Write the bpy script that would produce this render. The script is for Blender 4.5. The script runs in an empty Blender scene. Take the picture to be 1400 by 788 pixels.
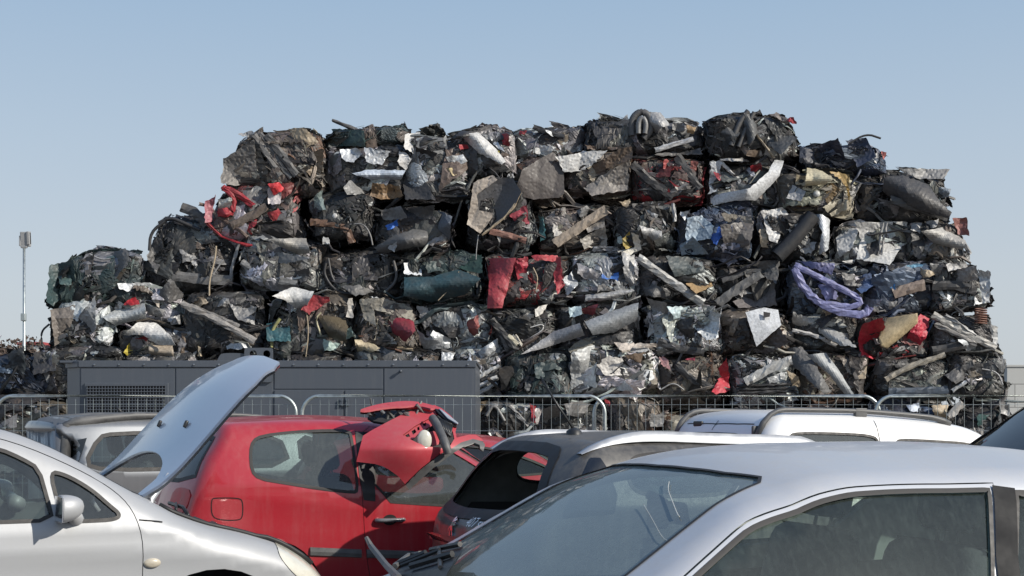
import bpy, math, random
import numpy as np
from mathutils import Vector, Matrix, geometry
rng = np.random.default_rng(11)
random.seed(5)
SC = bpy.context.scene
COL = SC.collection
EYE = 1.52            # camera height
FPX = 1800.0          # focal length measured in photograph pixels
HZ = 572.0            # horizon row in the photograph

# ------------------------------------------------------------------ objects
def mesh_obj(name, V, Fc, mat, parent=None, smooth=True, normals=None, loc=None):
    me = bpy.data.meshes.new(name)
    me.from_pydata([tuple(map(float, v)) for v in V], [], [tuple(int(i) for i in f) for f in Fc])
    me.update()
    if smooth:
        me.polygons.foreach_set('use_smooth', [True] * len(me.polygons))
    if normals is not None and len(normals) == len(me.vertices):
        me.normals_split_custom_set_from_vertices([tuple(map(float, n)) for n in normals])
    if mat is not None:
        me.materials.append(mat)
    o = bpy.data.objects.new(name, me)
    COL.objects.link(o)
    if parent is not None:
        o.parent = parent
    if loc is not None:
        o.location = loc
    return o

def empty(name, label, cat, loc=(0, 0, 0), rotz=0.0, group=None):
    o = bpy.data.objects.new(name, None)
    COL.objects.link(o)
    o.location = loc
    o.rotation_euler = (0, 0, rotz)
    o.empty_display_size = 0.2
    o['label'] = label
    o['category'] = cat
    if group:
        o['group'] = group
    return o

def tag(o, label, cat, group=None):
    o['label'] = label
    o['category'] = cat
    if group:
        o['group'] = group
    return o

class MB:
    """collects simple solids into one mesh"""
    def __init__(s):
        s.V = []; s.F = []
    def add(s, V, Fc):
        n = len(s.V)
        s.V += [tuple(map(float, v)) for v in V]
        s.F += [tuple(int(i) + n for i in f) for f in Fc]
    def box(s, c, size, R=None, bev=0.0):
        hx, hy, hz = [q / 2 for q in size]
        if bev <= 0:
            P = np.array([(-hx, -hy, -hz), (hx, -hy, -hz), (hx, hy, -hz), (-hx, hy, -hz),
                          (-hx, -hy, hz), (hx, -hy, hz), (hx, hy, hz), (-hx, hy, hz)])
            Fc = [(0, 3, 2, 1), (4, 5, 6, 7), (0, 1, 5, 4), (1, 2, 6, 5), (2, 3, 7, 6), (3, 0, 4, 7)]
        else:
            b = min(bev, hx * .9, hy * .9, hz * .9)
            ring = []
            def rr(x, y, z, n=3):
                out = []
                for (sx, sy, a0) in ((1, 1, 0), (-1, 1, 90), (-1, -1, 180), (1, -1, 270)):
                    for k in range(n + 1):
                        a = math.radians(a0 + 90 * k / n)
                        out.append((sx * (x - b) + b * math.cos(a), sy * (y - b) + b * math.sin(a), z))
                return out
            lay = []
            for k in range(4):
                a = math.radians(90 * k / 3)
                ins = b * (1 - math.sin(a)); zz = -hz + b * (1 - math.cos(a))
                lay.append((ins, zz))
            lay = lay + [(i, -z) for i, z in reversed(lay)]
            P = []; n = 16
            for ins, zz in lay:
                for (x, y, z) in rr(hx, hy, zz):
                    d = math.hypot(x, y)
                    P.append((x - ins * np.sign(x) * .7, y - ins * np.sign(y) * .7, z))
            P = np.array(P); Fc = []
            for l in range(len(lay) - 1):
                for k in range(n):
                    k2 = (k + 1) % n
                    Fc.append((l * n + k, l * n + k2, (l + 1) * n + k2, (l + 1) * n + k))
            Fc.append(tuple(reversed(range(n)))); Fc.append(tuple((len(lay) - 1) * n + k for k in range(n)))
        if R is not None:
            P = P @ np.array(R).T
        s.add(P + np.array(c), Fc)
    def tube(s, pts, r, n=8, cap=True):
        P = np.array(pts, float); m = len(P)
        rr = np.broadcast_to(np.asarray(r, float), (m,))
        T = np.gradient(P, axis=0); T /= np.linalg.norm(T, axis=1)[:, None] + 1e-9
        up = np.array([0, 0, 1.]) if abs(T[0][2]) < .9 else np.array([1., 0, 0])
        V = []
        for i in range(m):
            a = np.cross(T[i], up); a /= np.linalg.norm(a) + 1e-9
            b = np.cross(T[i], a); up = -b if False else up
            for k in range(n):
                t = 2 * math.pi * k / n
                V.append(P[i] + rr[i] * (a * math.cos(t) + b * math.sin(t)))
        Fc = []
        for i in range(m - 1):
            for k in range(n):
                k2 = (k + 1) % n
                Fc.append((i * n + k, i * n + k2, (i + 1) * n + k2, (i + 1) * n + k))
        if cap:
            Fc.append(tuple(reversed(range(n)))); Fc.append(tuple((m - 1) * n + k for k in range(n)))
        s.add(V, Fc)
    def lathe(s, prof, axis='z', c=(0, 0, 0), n=24, R=None):
        V = []; m = len(prof)
        for r, h in prof:
            for k in range(n):
                t = 2 * math.pi * k / n
                V.append((r * math.cos(t), r * math.sin(t), h))
        V = np.array(V)
        if axis == 'y':
            V = V[:, [0, 2, 1]] * np.array([1, 1, -1])
        if axis == 'x':
            V = V[:, [2, 1, 0]] * np.array([1, 1, -1])
        if R is not None:
            V = V @ np.array(R).T
        Fc = []
        for i in range(m - 1):
            for k in range(n):
                k2 = (k + 1) % n
                Fc.append((i * n + k, i * n + k2, (i + 1) * n + k2, (i + 1) * n + k))
        s.add(V + np.array(c), Fc)
    def build(s, name, mat, parent=None, smooth=False):
        return mesh_obj(name, s.V, s.F, mat, parent, smooth)

def at(px, py, d):
    """a photograph pixel at depth d, as a world point"""
    return np.array([(px - 700) / FPX * d, d, EYE - (py - HZ) / FPX * d])

def rotz(a):
    c, s_ = math.cos(a), math.sin(a)
    return np.array([[c, -s_, 0], [s_, c, 0], [0, 0, 1]])
def rotx(a):
    c, s_ = math.cos(a), math.sin(a)
    return np.array([[1, 0, 0], [0, c, -s_], [0, s_, c]])
def roty(a):
    c, s_ = math.cos(a), math.sin(a)
    return np.array([[c, 0, s_], [0, 1, 0], [-s_, 0, c]])

# ------------------------------------------------------------------ 2-D outlines
def chaikin(P, n=2, closed=True):
    P = np.array(P, float)
    for _ in range(n):
        Q = np.roll(P, -1, 0) if closed else P[1:]
        A = P if closed else P[:-1]
        N = np.empty((2 * len(A), P.shape[1]))
        N[0::2] = .75 * A + .25 * Q
        N[1::2] = .25 * A + .75 * Q
        if not closed:
            N = np.vstack([P[:1], N, P[-1:]])
        P = N
    return P
def resample(P, h, closed=True):
    P = np.array(P, float)
    if closed:
        P = np.vstack([P, P[:1]])
    out = []
    for a, b in zip(P[:-1], P[1:]):
        n = max(1, int(math.ceil(np.linalg.norm(b - a) / h)))
        for k in range(n):
            out.append(a + (b - a) * k / n)
    if not closed:
        out.append(P[-1])
    out = np.array(out)
    keep = [0]
    for i in range(1, len(out)):
        if np.linalg.norm(out[i] - out[keep[-1]]) > h * .22 or (not closed and i == len(out) - 1):
            keep.append(i)
    if closed and len(keep) > 3 and np.linalg.norm(out[keep[-1]] - out[0]) < h * .2:
        keep.pop()
    return out[keep]
def area(P):
    x, y = P[:, 0], P[:, 1]
    return .5 * np.sum(x * np.roll(y, -1) - np.roll(x, -1) * y)
def grow(P, d):
    """offset a closed outline outwards by d (inwards when negative)"""
    P = np.array(P, float)
    if area(P) < 0:
        P = P[::-1]
    T = np.roll(P, -1, 0) - np.roll(P, 1, 0)
    T /= np.linalg.norm(T, axis=1)[:, None] + 1e-9
    return P + d * np.stack([T[:, 1], -T[:, 0]], 1)
def inside(Q, P):
    x, y = Q[:, 0], Q[:, 1]
    r = np.zeros(len(Q), bool)
    x1, y1 = P[:, 0], P[:, 1]
    x2, y2 = np.roll(x1, -1), np.roll(y1, -1)
    for a, b, c, d in zip(x1, y1, x2, y2):
        if b == d:
            continue
        m = ((b > y) != (d > y)) & (x < (c - a) * (y - b) / (d - b) + a)
        r ^= m
    return r
def fill(outer, holes=(), h=.05):
    """triangulate an outline with holes; returns 2-D points and triangles"""
    outer = np.array(outer, float)
    loops = [outer] + [np.array(q, float) for q in holes]
    pts = np.vstack(loops)
    edges = []; n = 0
    for l in loops:
        m = len(l)
        edges += [(n + i, n + (i + 1) % m) for i in range(m)]
        n += m
    lo, hi = outer.min(0), outer.max(0)
    gx = np.arange(lo[0], hi[0], h); gy = np.arange(lo[1], hi[1], h * .87)
    if len(gx) and len(gy):
        G = np.stack(np.meshgrid(gx, gy), -1)
        G[1::2, :, 0] += h / 2
        G = G.reshape(-1, 2)
        k = inside(G, outer)
        for q in loops[1:]:
            k &= ~inside(G, q)
        G = G[k]
        if len(G):
            dmin = np.full(len(G), 9.)
            for p in pts:
                dmin = np.minimum(dmin, np.hypot(G[:, 0] - p[0], G[:, 1] - p[1]))
            G = G[dmin > h * .45]
            pts = np.vstack([pts, G])
    r = geometry.delaunay_2d_cdt([Vector((float(p[0]), float(p[1]))) for p in pts], edges, [], 0, 1e-6)
    V = np.array([(v[0], v[1]) for v in r[0]]); T = np.array([tuple(f) for f in r[2]])
    a = V[T[:, 0]]; b = V[T[:, 1]]; c_ = V[T[:, 2]]
    cen = (a + b + c_) / 3
    k = inside(cen, outer)
    for q in loops[1:]:
        k &= ~inside(cen, q)
    ar = (b[:, 0] - a[:, 0]) * (c_[:, 1] - a[:, 1]) - (b[:, 1] - a[:, 1]) * (c_[:, 0] - a[:, 0])
    k &= np.abs(ar) > 1e-9
    T = T[k]; ar = ar[k]
    T[ar < 0] = T[ar < 0][:, ::-1]
    used = np.unique(T); mp = -np.ones(len(V), int); mp[used] = np.arange(len(used))
    return V[used], mp[T]

# ------------------------------------------------------------------ materials
def new_mat(name):
    m = bpy.data.materials.new(name)
    m.use_nodes = True
    nt = m.node_tree
    b = nt.nodes['Principled BSDF']
    return m, nt, b
def node(nt, t, **kw):
    n = nt.nodes.new(t)
    for k, v in kw.items():
        setattr(n, k, v)
    return n
def noise(nt, scale, detail=4, rough=.55, vec=None, dist=0.0):
    n = node(nt, 'ShaderNodeTexNoise')
    n.inputs['Scale'].default_value = scale
    n.inputs['Detail'].default_value = detail
    n.inputs['Roughness'].default_value = rough
    n.inputs['Distortion'].default_value = dist
    if vec is not None:
        nt.links.new(vec, n.inputs['Vector'])
    return n
def ramp(nt, src, p0, p1, v0=0., v1=1.):
    n = node(nt, 'ShaderNodeMapRange')
    n.inputs[1].default_value = p0; n.inputs[2].default_value = p1
    n.inputs[3].default_value = v0; n.inputs[4].default_value = v1
    nt.links.new(src, n.inputs[0])
    return n.outputs[0]
def mixc(nt, fac, a, b):
    n = node(nt, 'ShaderNodeMix', data_type='RGBA')
    for sock, v in ((n.inputs[0], fac), (n.inputs[6], a), (n.inputs[7], b)):
        if hasattr(v, 'is_linked'):
            nt.links.new(v, sock)
        elif isinstance(v, (tuple, list)):
            sock.default_value = (*v[:3], 1)
        else:
            sock.default_value = v
    return n.outputs[2]
def mul(nt, a, b, op='MULTIPLY'):
    n = node(nt, 'ShaderNodeMath', operation=op)
    for sock, v in ((n.inputs[0], a), (n.inputs[1], b)):
        if hasattr(v, 'is_linked'):
            nt.links.new(v, sock)
        else:
            sock.default_value = v
    return n.outputs[0]
def bump(nt, b, h, strength, dist=.01):
    n = node(nt, 'ShaderNodeBump')
    n.inputs['Strength'].default_value = strength
    n.inputs['Distance'].default_value = dist
    nt.links.new(h, n.inputs['Height'])
    nt.links.new(n.outputs[0], b.inputs['Normal'])

DUST = (.275, .258, .235)
def plain(name, col, rough=.5, metal=0., var=.15, scale=9., coat=0., bmp=0.):
    m, nt, b = new_mat(name)
    tc = node(nt, 'ShaderNodeTexCoord')
    nz = noise(nt, scale, 5, .6, tc.outputs['Object'])
    f = ramp(nt, nz.outputs[0], .3, .7, 1 - var, 1 + var)
    v = node(nt, 'ShaderNodeVectorMath', operation='SCALE')
    v.inputs[0].default_value = col
    nt.links.new(f, v.inputs['Scale'])
    nt.links.new(v.outputs[0], b.inputs['Base Color'])
    nt.links.new(ramp(nt, nz.outputs[0], .3, .7, max(.03, rough - .1), min(1, rough + .1)), b.inputs['Roughness'])
    b.inputs['Metallic'].default_value = metal
    b.inputs['Coat Weight'].default_value = coat
    if bmp > 0:
        n2 = noise(nt, scale * 6, 4, .6, tc.outputs['Object'])
        bump(nt, b, n2.outputs[0], bmp)
    return m
def paint(name, col, metal=0., rough=.3, dust=.3, streak=.3, coat=.6, scuff=0.0, side=.25):
    """weathered car paint: clear-coated colour, settled dust, run marks"""
    m, nt, b = new_mat(name)
    tc = node(nt, 'ShaderNodeTexCoord'); P = tc.outputs['Object']
    big = noise(nt, 1.7, 5, .6, P); fine = noise(nt, 34, 5, .7, P)
    mp = node(nt, 'ShaderNodeMapping'); mp.inputs['Scale'].default_value = (22, 22, 1.6)
    nt.links.new(P, mp.inputs['Vector'])
    run = noise(nt, 1.0, 4, .6, mp.outputs[0])
    speck = node(nt, 'ShaderNodeTexVoronoi'); speck.inputs['Scale'].default_value = 55
    nt.links.new(P, speck.inputs['Vector'])
    geo = node(nt, 'ShaderNodeNewGeometry'); sp = node(nt, 'ShaderNodeSeparateXYZ')
    nt.links.new(geo.outputs['Normal'], sp.inputs[0])
    up = ramp(nt, sp.outputs[2], .25, .95, side, 1.)          # dust settles on what faces up
    d = mul(nt, ramp(nt, big.outputs[0], .3, .72, .35, 1.), up)
    d = mul(nt, d, ramp(nt, fine.outputs[0], .25, .75, .55, 1.15))
    d = mul(nt, d, dust)
    st = mul(nt, ramp(nt, run.outputs[0], .48, .75, 0., 1.), streak * .35)
    d = mul(nt, d, st, 'ADD')
    sk = mul(nt, ramp(nt, speck.outputs['Distance'], .06, .16, 1., 0.), ramp(nt, fine.outputs[0], .52, .62, 0., .5))
    d = mul(nt, d, mul(nt, sk, min(1, dust * 1.5)), 'ADD')
    cl = node(nt, 'ShaderNodeClamp'); nt.links.new(d, cl.inputs[0]); d = cl.outputs[0]
    base = col
    if scuff > 0:
        sc = noise(nt, 5.5, 8, .75, P, 1.2)
        base = mixc(nt, mul(nt, ramp(nt, sc.outputs[0], .60, .68, 0., 1.), scuff), col, tuple(min(1, c * .45 + .1) for c in col))
    nt.links.new(mixc(nt, d, base, DUST), b.inputs['Base Color'])
    nt.links.new(ramp(nt, d, 0, .6, rough, .75), b.inputs['Roughness'])
    nt.links.new(ramp(nt, d, 0, .7, metal, 0.), b.inputs['Metallic'])
    nt.links.new(ramp(nt, d, 0, .5, coat, 0.), b.inputs['Coat Weight'])
    b.inputs['Coat Roughness'].default_value = .06
    orange = noise(nt, 60, 2, .5, P)
    bump(nt, b, orange.outputs[0], .015, .004)
    return m
def glass(name, tint, dust=.15, refl=.06, runs=.0, dcol=(.30, .30, .27)):
    m = bpy.data.materials.new(name); m.use_nodes = True
    nt = m.node_tree; nt.nodes.clear()
    out = node(nt, 'ShaderNodeOutputMaterial')
    tr = node(nt, 'ShaderNodeBsdfTransparent'); tr.inputs[0].default_value = (*tint, 1)
    gl = node(nt, 'ShaderNodeBsdfGlossy'); gl.inputs['Roughness'].default_value = .03
    gl.inputs[0].default_value = (.95, .97, 1, 1)
    df = node(nt, 'ShaderNodeBsdfDiffuse'); df.inputs[0].default_value = (*dcol, 1)
    lw = node(nt, 'ShaderNodeLayerWeight'); lw.inputs[0].default_value = .5
    p = mul(nt, lw.outputs['Facing'], 4.5, 'POWER')
    fr = ramp(nt, p, 0, 1, refl, .8)
    mx = node(nt, 'ShaderNodeMixShader'); nt.links.new(fr, mx.inputs[0])
    nt.links.new(tr.outputs[0], mx.inputs[1]); nt.links.new(gl.outputs[0], mx.inputs[2])
    tc = node(nt, 'ShaderNodeTexCoord'); P = tc.outputs['Object']
    big = noise(nt, 2.3, 6, .65, P); fine = noise(nt, 60, 4, .7, P)
    d = mul(nt, ramp(nt, big.outputs[0], .3, .7, .6, 1.1), ramp(nt, fine.outputs[0], .3, .7, .85, 1.15))
    d = mul(nt, d, dust)
    if runs > 0:
        mp = node(nt, 'ShaderNodeMapping'); mp.inputs['Scale'].default_value = (52, 52, 2.6)
        nt.links.new(P, mp.inputs['Vector'])
        rn = noise(nt, 1.0, 3, .55, mp.outputs[0], .8)
        d = mul(nt, d, mul(nt, ramp(nt, rn.outputs[0], .45, .75, 0., 1.), runs), 'ADD')
        vo = node(nt, 'ShaderNodeTexVoronoi'); vo.inputs['Scale'].default_value = 48
        nt.links.new(P, vo.inputs['Vector'])
        d = mul(nt, d, mul(nt, ramp(nt, vo.outputs['Distance'], .08, .14, 1., 0.), mul(nt, ramp(nt, fine.outputs[0], .55, .62, 0., 1.), runs * 1.5)), 'ADD')
    m2 = node(nt, 'ShaderNodeMixShader'); nt.links.new(d, m2.inputs[0])
    nt.links.new(mx.outputs[0], m2.inputs[1]); nt.links.new(df.outputs[0], m2.inputs[2])
    nt.links.new(m2.outputs[0], out.inputs[0])
    return m

M = {}
M['rubber'] = plain('black_rubber', (.018, .018, .019), .6, 0, .3)
M['seal'] = plain('window_seal', (.028, .026, .025), .6, 0, .35, 30)
M['plastic'] = plain('black_plastic', (.02, .021, .023), .42, 0, .3, 12)
M['greyplastic'] = plain('grey_plastic', (.10, .10, .10), .5, 0, .3, 12)
M['sunlit_trim'] = plain('sunlit_door_trim', (.32, .35, .34), .8, 0, .12, 10)  # lighter, greener trim: sunlight in the cabin put into the colour
M['dark'] = plain('dark_interior', (.03, .03, .032), .8, 0, .3, 10)
M['seat'] = plain('seat_cloth', (.045, .047, .052), .9, 0, .25, 20, 0, .3)
M['liner'] = plain('head_lining', (.22, .22, .21), .9, 0, .1, 10)
M['trim'] = plain('interior_trim', (.14, .148, .146), .7, 0, .2, 10)
M['gap'] = plain('shut_line', (.008, .008, .009), .8, 0, .1)
M['steel'] = plain('bare_steel', (.42, .42, .42), .35, 1., .2, 25)
M['rim'] = plain('alloy_rim', (.45, .45, .46), .35, .9, .2, 12)
M['chrome'] = plain('chrome', (.75, .75, .76), .14, 1., .06, 12)
M['white_mark'] = plain('silver_lettering', (.72, .73, .75), .3, .5, .05)
M['dashgrey'] = plain('dashboard', (.04, .041, .043), .7, 0, .2, 12)
M['red_lens'] = plain('red_lens', (.50, .012, .02), .35, 0, .25, 10, .0)
M['lamp_lens'] = plain('headlamp_lens', (.62, .60, .52), .16, 0, .12, 8, .9)
M['amber'] = plain('side_repeater', (.5, .45, .36), .2, 0, .15, 20, .6)
# ------------------------------------------------------------------ cars
def curve(pts):
    """smooth monotone-ish interpolation through control points -> function"""
    P = np.array(sorted(pts), float); x, y = P[:, 0], P[:, 1]
    d = np.diff(y) / np.diff(x)
    mm = np.empty(len(x)); mm[0] = d[0]; mm[-1] = d[-1]
    for i in range(1, len(x) - 1):
        mm[i] = 0 if d[i - 1] * d[i] <= 0 else 2 * d[i - 1] * d[i] / (d[i - 1] + d[i])
    xs = []; ys = []
    for i in range(len(x) - 1):
        t = np.linspace(0, 1, 30, endpoint=False); hh = x[i + 1] - x[i]
        xs.append(x[i] + t * hh)
        ys.append((2 * t**3 - 3 * t**2 + 1) * y[i] + (t**3 - 2 * t**2 + t) * hh * mm[i] + (-2 * t**3 + 3 * t**2) * y[i + 1] + (t**3 - t**2) * hh * mm[i + 1])
    xs = np.append(np.concatenate(xs), x[-1]); ys = np.append(np.concatenate(ys), y[-1])
    return lambda q: np.interp(q, xs, ys)
def smax(a, b, k):
    hh = np.maximum(k - np.abs(a - b), 0) / k
    return np.maximum(a, b) + hh * hh * k / 4

class Car:
    def __init__(s, name, label, cat, P, local, deg, top, plan, belt, rear, front, tumble=(.28, .25), crown=.09,
                 bow=.22, rearc=.16, frontc=.22, k=(.09, .10, .14), z0=0., group=None, vis=-1, crease=0.0, sill=.22):
        s.vis = vis; s.z0 = z0
        a = math.radians(deg); s.a = a
        hx = np.array([math.cos(a), math.sin(a)]); hy = np.array([-math.sin(a), math.cos(a)])
        O = np.array([(P[0] - 700) / FPX * P[1], P[1]]) - local[0] * hx - local[1] * hy
        s.O = np.array([O[0], O[1], z0]); s.R = rotz(a)
        s.root = empty(name, label, cat, s.O, a, group)
        s.Zc = curve(top); s.W = curve(plan); s.B = curve(belt); s.Xr = curve(rear); s.Xf = curve(front)
        s.t = tumble; s.crown = curve(crown) if isinstance(crown, list) else (lambda q: crown); s.bow = bow; s.rc = rearc; s.fc = frontc; s.k = k; s.crease = crease
        s.x0 = min(p[1] for p in rear) - .02; s.x1 = max(p[1] for p in front) + .02; s.sill = sill
    # implicit body
    def ys(s, x, z):
        b = s.B(x); u = np.maximum(0, z - b); l = np.maximum(0, b - z)
        y = s.W(x) - s.t[0] * u - s.t[1] * u * u
        y = y - .10 * np.maximum(0, .42 - z)**1.2 * 2 - .035 * (l / .5)**2 * 0.6
        if s.crease:
            y = y + s.crease * np.exp(-((z - (b - .10)) / .05)**2) - s.crease * .8 * np.exp(-((z - (b - .24)) / .09)**2)
        return y
    def zt(s, x, y):
        return s.Zc(x + s.bow * y * y) - s.crown(x) * (y / .7)**2
    def parts(s, p):
        x, y, z = p[..., 0], np.abs(p[..., 1]), p[..., 2]
        a = y - s.ys(x, z); b = z - s.zt(x, y)
        c = (s.Xr(z) + s.rc * y * y) - x; d = x - (s.Xf(z) - s.fc * y * y)
        return a, b, c, d
    def Fn(s, p):
        a, b, c, d = s.parts(p)
        return smax(smax(smax(a, b, s.k[0]), c, s.k[1]), d, s.k[2])
    def grad(s, p):
        g = np.zeros_like(p); e = 2e-3
        for i in range(3):
            q = p.copy(); q[:, i] += e; r = p.copy(); r[:, i] -= e
            g[:, i] = s.Fn(q) - s.Fn(r)
        return g / (np.linalg.norm(g, axis=1)[:, None] + 1e-12)
    def solve(s, f, lo, hi, n=34):
        lo = np.array(lo, float); hi = np.array(hi, float)      # F<0 at lo, F>0 at hi
        for _ in range(n):
            m = (lo + hi) / 2; v = s.Fn(f(m)) < 0
            lo = np.where(v, m, lo); hi = np.where(v, hi, m)
        return f((lo + hi) / 2)
    def proj(s, chart, Q):
        Q = np.array(Q, float); u, v = Q[:, 0], Q[:, 1]; n = len(Q)
        if chart == 'side':
            return s.solve(lambda m: np.stack([u, m, v], 1), np.zeros(n), np.full(n, 1.3))
        if chart == 'top':
            return s.solve(lambda m: np.stack([u, v, m], 1), np.full(n, .3), np.full(n, 2.4))
        if chart == 'rear':
            return s.solve(lambda m: np.stack([m, u, v], 1), np.full(n, s.x0 + 1.4), np.full(n, s.x0 - .3))
        return s.solve(lambda m: np.stack([m, u, v], 1), np.full(n, s.x1 - 1.4), np.full(n, s.x1 + .3))
    # pixels -> body surface
    def ray(s, px, py):
        d = np.stack([(px - 700) / FPX, np.ones_like(px), -(py - HZ) / FPX], 1)
        o = np.array([0, 0, EYE]) - s.O
        return s.R.T @ o, d @ s.R
    def trace(s, pix, chart):
        pix = np.array(pix, float); o, d = s.ray(pix[:, 0], pix[:, 1])
        ts = np.linspace(2.0, 16, 1500)
        out = []
        for i in range(len(pix)):
            p = o + ts[:, None] * d[i]; v = s.Fn(p)
            j = np.argmax(v < 0)
            if v[j] >= 0:
                j = np.argmin(v); q = p[j]
            else:
                a, b = ts[max(j - 1, 0)], ts[j]
                for _ in range(30):
                    m = (a + b) / 2
                    if s.Fn((o + m * d[i])[None])[0] < 0: b = m
                    else: a = m
                q = o + b * d[i]
            out.append(q)
        q = np.array(out); q[:, 1] *= s.vis
        if chart == 'side': return q[:, [0, 2]]
        if chart == 'top': return q[:, [0, 1]]
        return q[:, [1, 2]]
    # seams between the charts, on the positive side
    def seam_st(s, xs):
        y = np.full(len(xs), .6); z = s.Zc(xs)
        for _ in range(60):
            z = s.zt(xs, y) - s.k[0] / 4; y = s.ys(xs, z) - s.k[0] / 4
        return y, z
    def seam_corner(s):
        z = s.Zc(s.x0 + .3); y = .5; x = s.x0 + .2
        k0, k1 = s.k[0], s.k[1]
        for _ in range(200):
            x = .5 * x + .5 * float(s.Xr(z) + s.rc * y * y + k1 / 4)
            z = .5 * z + .5 * float(s.zt(x, y) - k0 / 4 - k1 / 8)
            y = .5 * y + .5 * float(s.ys(x, z) - k0 / 4 - k1 / 8)
        return np.array([x, y, z])
    def seam_corner_front(s):
        z = s.Zc(s.x1 - .3); y = .5; x = s.x1 - .2
        k0, k1 = s.k[0], s.k[2]
        for _ in range(200):
            x = .5 * x + .5 * float(s.Xf(z) - s.fc * y * y - k1 / 4)
            z = .5 * z + .5 * float(s.zt(x, y) - k0 / 4 - k1 / 8)
            y = .5 * y + .5 * float(s.ys(x, z) - k0 / 4 - k1 / 8)
        return np.array([x, y, z])
    def seams(s, h=.05):
        if hasattr(s, 'S'): return s.S
        A = s.seam_corner(); Bq = s.seam_corner_front()
        xs = np.linspace(A[0], Bq[0], int((Bq[0] - A[0]) / h) + 2)
        y, z = s.seam_st(xs)
        # ease the ends into the corners
        for end, C in ((0, A), (-1, Bq)):
            w = np.exp(-((xs - xs[end]) / .12)**2)
            y = y + w * (C[1] - y[end]); z = z + w * (C[2] - z[end])
        st = np.stack([xs, y, z], 1)
        zr = np.linspace(A[2], s.sill, 20); yy = np.full(20, .7); xx = np.full(20, s.x0)
        for _ in range(80):
            xx = s.Xr(zr) + s.rc * yy * yy + s.k[1] / 4; yy = s.ys(xx, zr) - s.k[1] / 4
        w = np.exp(-((zr - zr[0]) / .12)**2); yy = yy + w * (A[1] - yy[0]); xx = xx + w * (A[0] - xx[0])
        sr = np.stack([xx, yy, zr], 1)
        zf = np.linspace(Bq[2], s.sill, 14); yf = np.full(14, .7); xf = np.full(14, s.x1)
        for _ in range(80):
            xf = s.Xf(zf) - s.fc * yf * yf - s.k[2] / 4; yf = s.ys(xf, zf) - s.k[2] / 4
        w = np.exp(-((zf - zf[0]) / .12)**2); yf = yf + w * (Bq[1] - yf[0]); xf = xf + w * (Bq[0] - xf[0])
        sf = np.stack([xf, yf, zf], 1)
        yt = np.linspace(A[1], 0, 14); xt = np.full(14, A[0]); zt = np.full(14, A[2])
        for _ in range(80):
            xt = s.Xr(zt) + s.rc * yt * yt + s.k[1] / 4; zt = s.zt(xt, yt) - s.k[1] / 4
        w = np.exp(-((yt - yt[0]) / .12)**2); xt = xt + w * (A[0] - xt[0]); zt = zt + w * (A[2] - zt[0])
        tr = np.stack([xt, yt, zt], 1)
        yb = np.linspace(Bq[1], 0, 14); xb = np.full(14, Bq[0]); zb = np.full(14, Bq[2])
        for _ in range(80):
            xb = s.Xf(zb) - s.fc * yb * yb - s.k[2] / 4; zb = s.zt(xb, yb) - s.k[2] / 4
        w = np.exp(-((yb - yb[0]) / .12)**2); xb = xb + w * (Bq[0] - xb[0]); zb = zb + w * (Bq[2] - zb[0])
        tf = np.stack([xb, yb, zb], 1)
        def snap(P):                                        # onto F along the gradient
            for _ in range(12):
                P = P - s.grad(P) * s.Fn(P)[:, None] * .8
            return P
        fixed = {}
        s.S = {}
        for n_, P in (('st', st), ('sr', sr), ('sf', sf), ('tr', tr), ('tf', tf)):
            Q = snap(P)
            if n_ in ('tr', 'tf'): Q[-1, 1] = 0
            s.S[n_] = Q
        for n_, e, o_ in (('sr', 0, s.S['st'][0]), ('tr', 0, s.S['st'][0]), ('sf', 0, s.S['st'][-1]), ('tf', 0, s.S['st'][-1])):
            s.S[n_][e] = o_
        return s.S
    def outline(s, chart):
        S = s.seams()
        if chart == 'side':
            low = np.array([(x, 0, s.sill) for x in np.linspace(S['sr'][-1][0], S['sf'][-1][0], 60)[1:-1]])
            P = np.vstack([S['st'], S['sf'][1:], low[::-1], S['sr'][1:][::-1]])
            return P[:, [0, 2]], P, np.array([True] * (len(S['st']) + len(S['sf']) - 1) + [False] * len(low) + [True] * (len(S['sr']) - 1))
        if chart == 'top':
            cl = np.linspace(S['tf'][-1][0], S['tr'][-1][0], int((S['tf'][-1][0] - S['tr'][-1][0]) / .05) + 2)[1:-1]
            c3 = np.stack([cl, cl * 0, cl * 0], 1)
            P = np.vstack([S['st'], S['tf'][1:], c3, S['tr'][1:][::-1]])
            return P[:, [0, 1]], P, np.array([True] * (len(S['st']) + len(S['tf']) - 1) + [False] * len(c3) + [True] * (len(S['tr']) - 1))
        e, t = (S['sr'], S['tr']) if chart == 'rear' else (S['sf'], S['tf'])
        zc = np.linspace(t[-1][2], s.sill, 20)[1:]
        c3 = np.stack([zc * 0, zc * 0, zc], 1)
        lo = np.array([(0, y, s.sill) for y in np.linspace(0, e[-1][1], 14)[1:-1]])
        P = np.vstack([t, c3, lo, e[1:][::-1]])
        return P[:, [1, 2]], P, np.array([True] * len(t) + [False] * (len(c3) + len(lo)) + [True] * (len(e) - 1))
    def panel(s, chart, outer=None, holes=(), off=0., h=.05, fixed=None):
        """surface piece: outline (in a chart) filled and laid on the body; positive side only"""
        if outer is None:
            outer, P3, fx = s.outline(chart)
        else:
            outer = resample(outer, h); P3 = None
        holes = [resample(q, h) for q in holes]
        V, T = fill(outer, holes, h)
        X = s.proj(chart, V)
        if P3 is not None:
            for q2, q3, f in zip(outer, P3, fx):
                if f:
                    j = np.argmin(((V - q2)**2).sum(1))
                    if ((V[j] - q2)**2).sum() < 1e-8: X[j] = q3
        N = s.grad(X)
        X = X + N * off
        # wind outward
        a = np.cross(X[T[:, 1]] - X[T[:, 0]], X[T[:, 2]] - X[T[:, 0]])
        fl = (a * N[T[:, 0]]).sum(1) < 0
        T[fl] = T[fl][:, ::-1]
        return X, T, N
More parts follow.
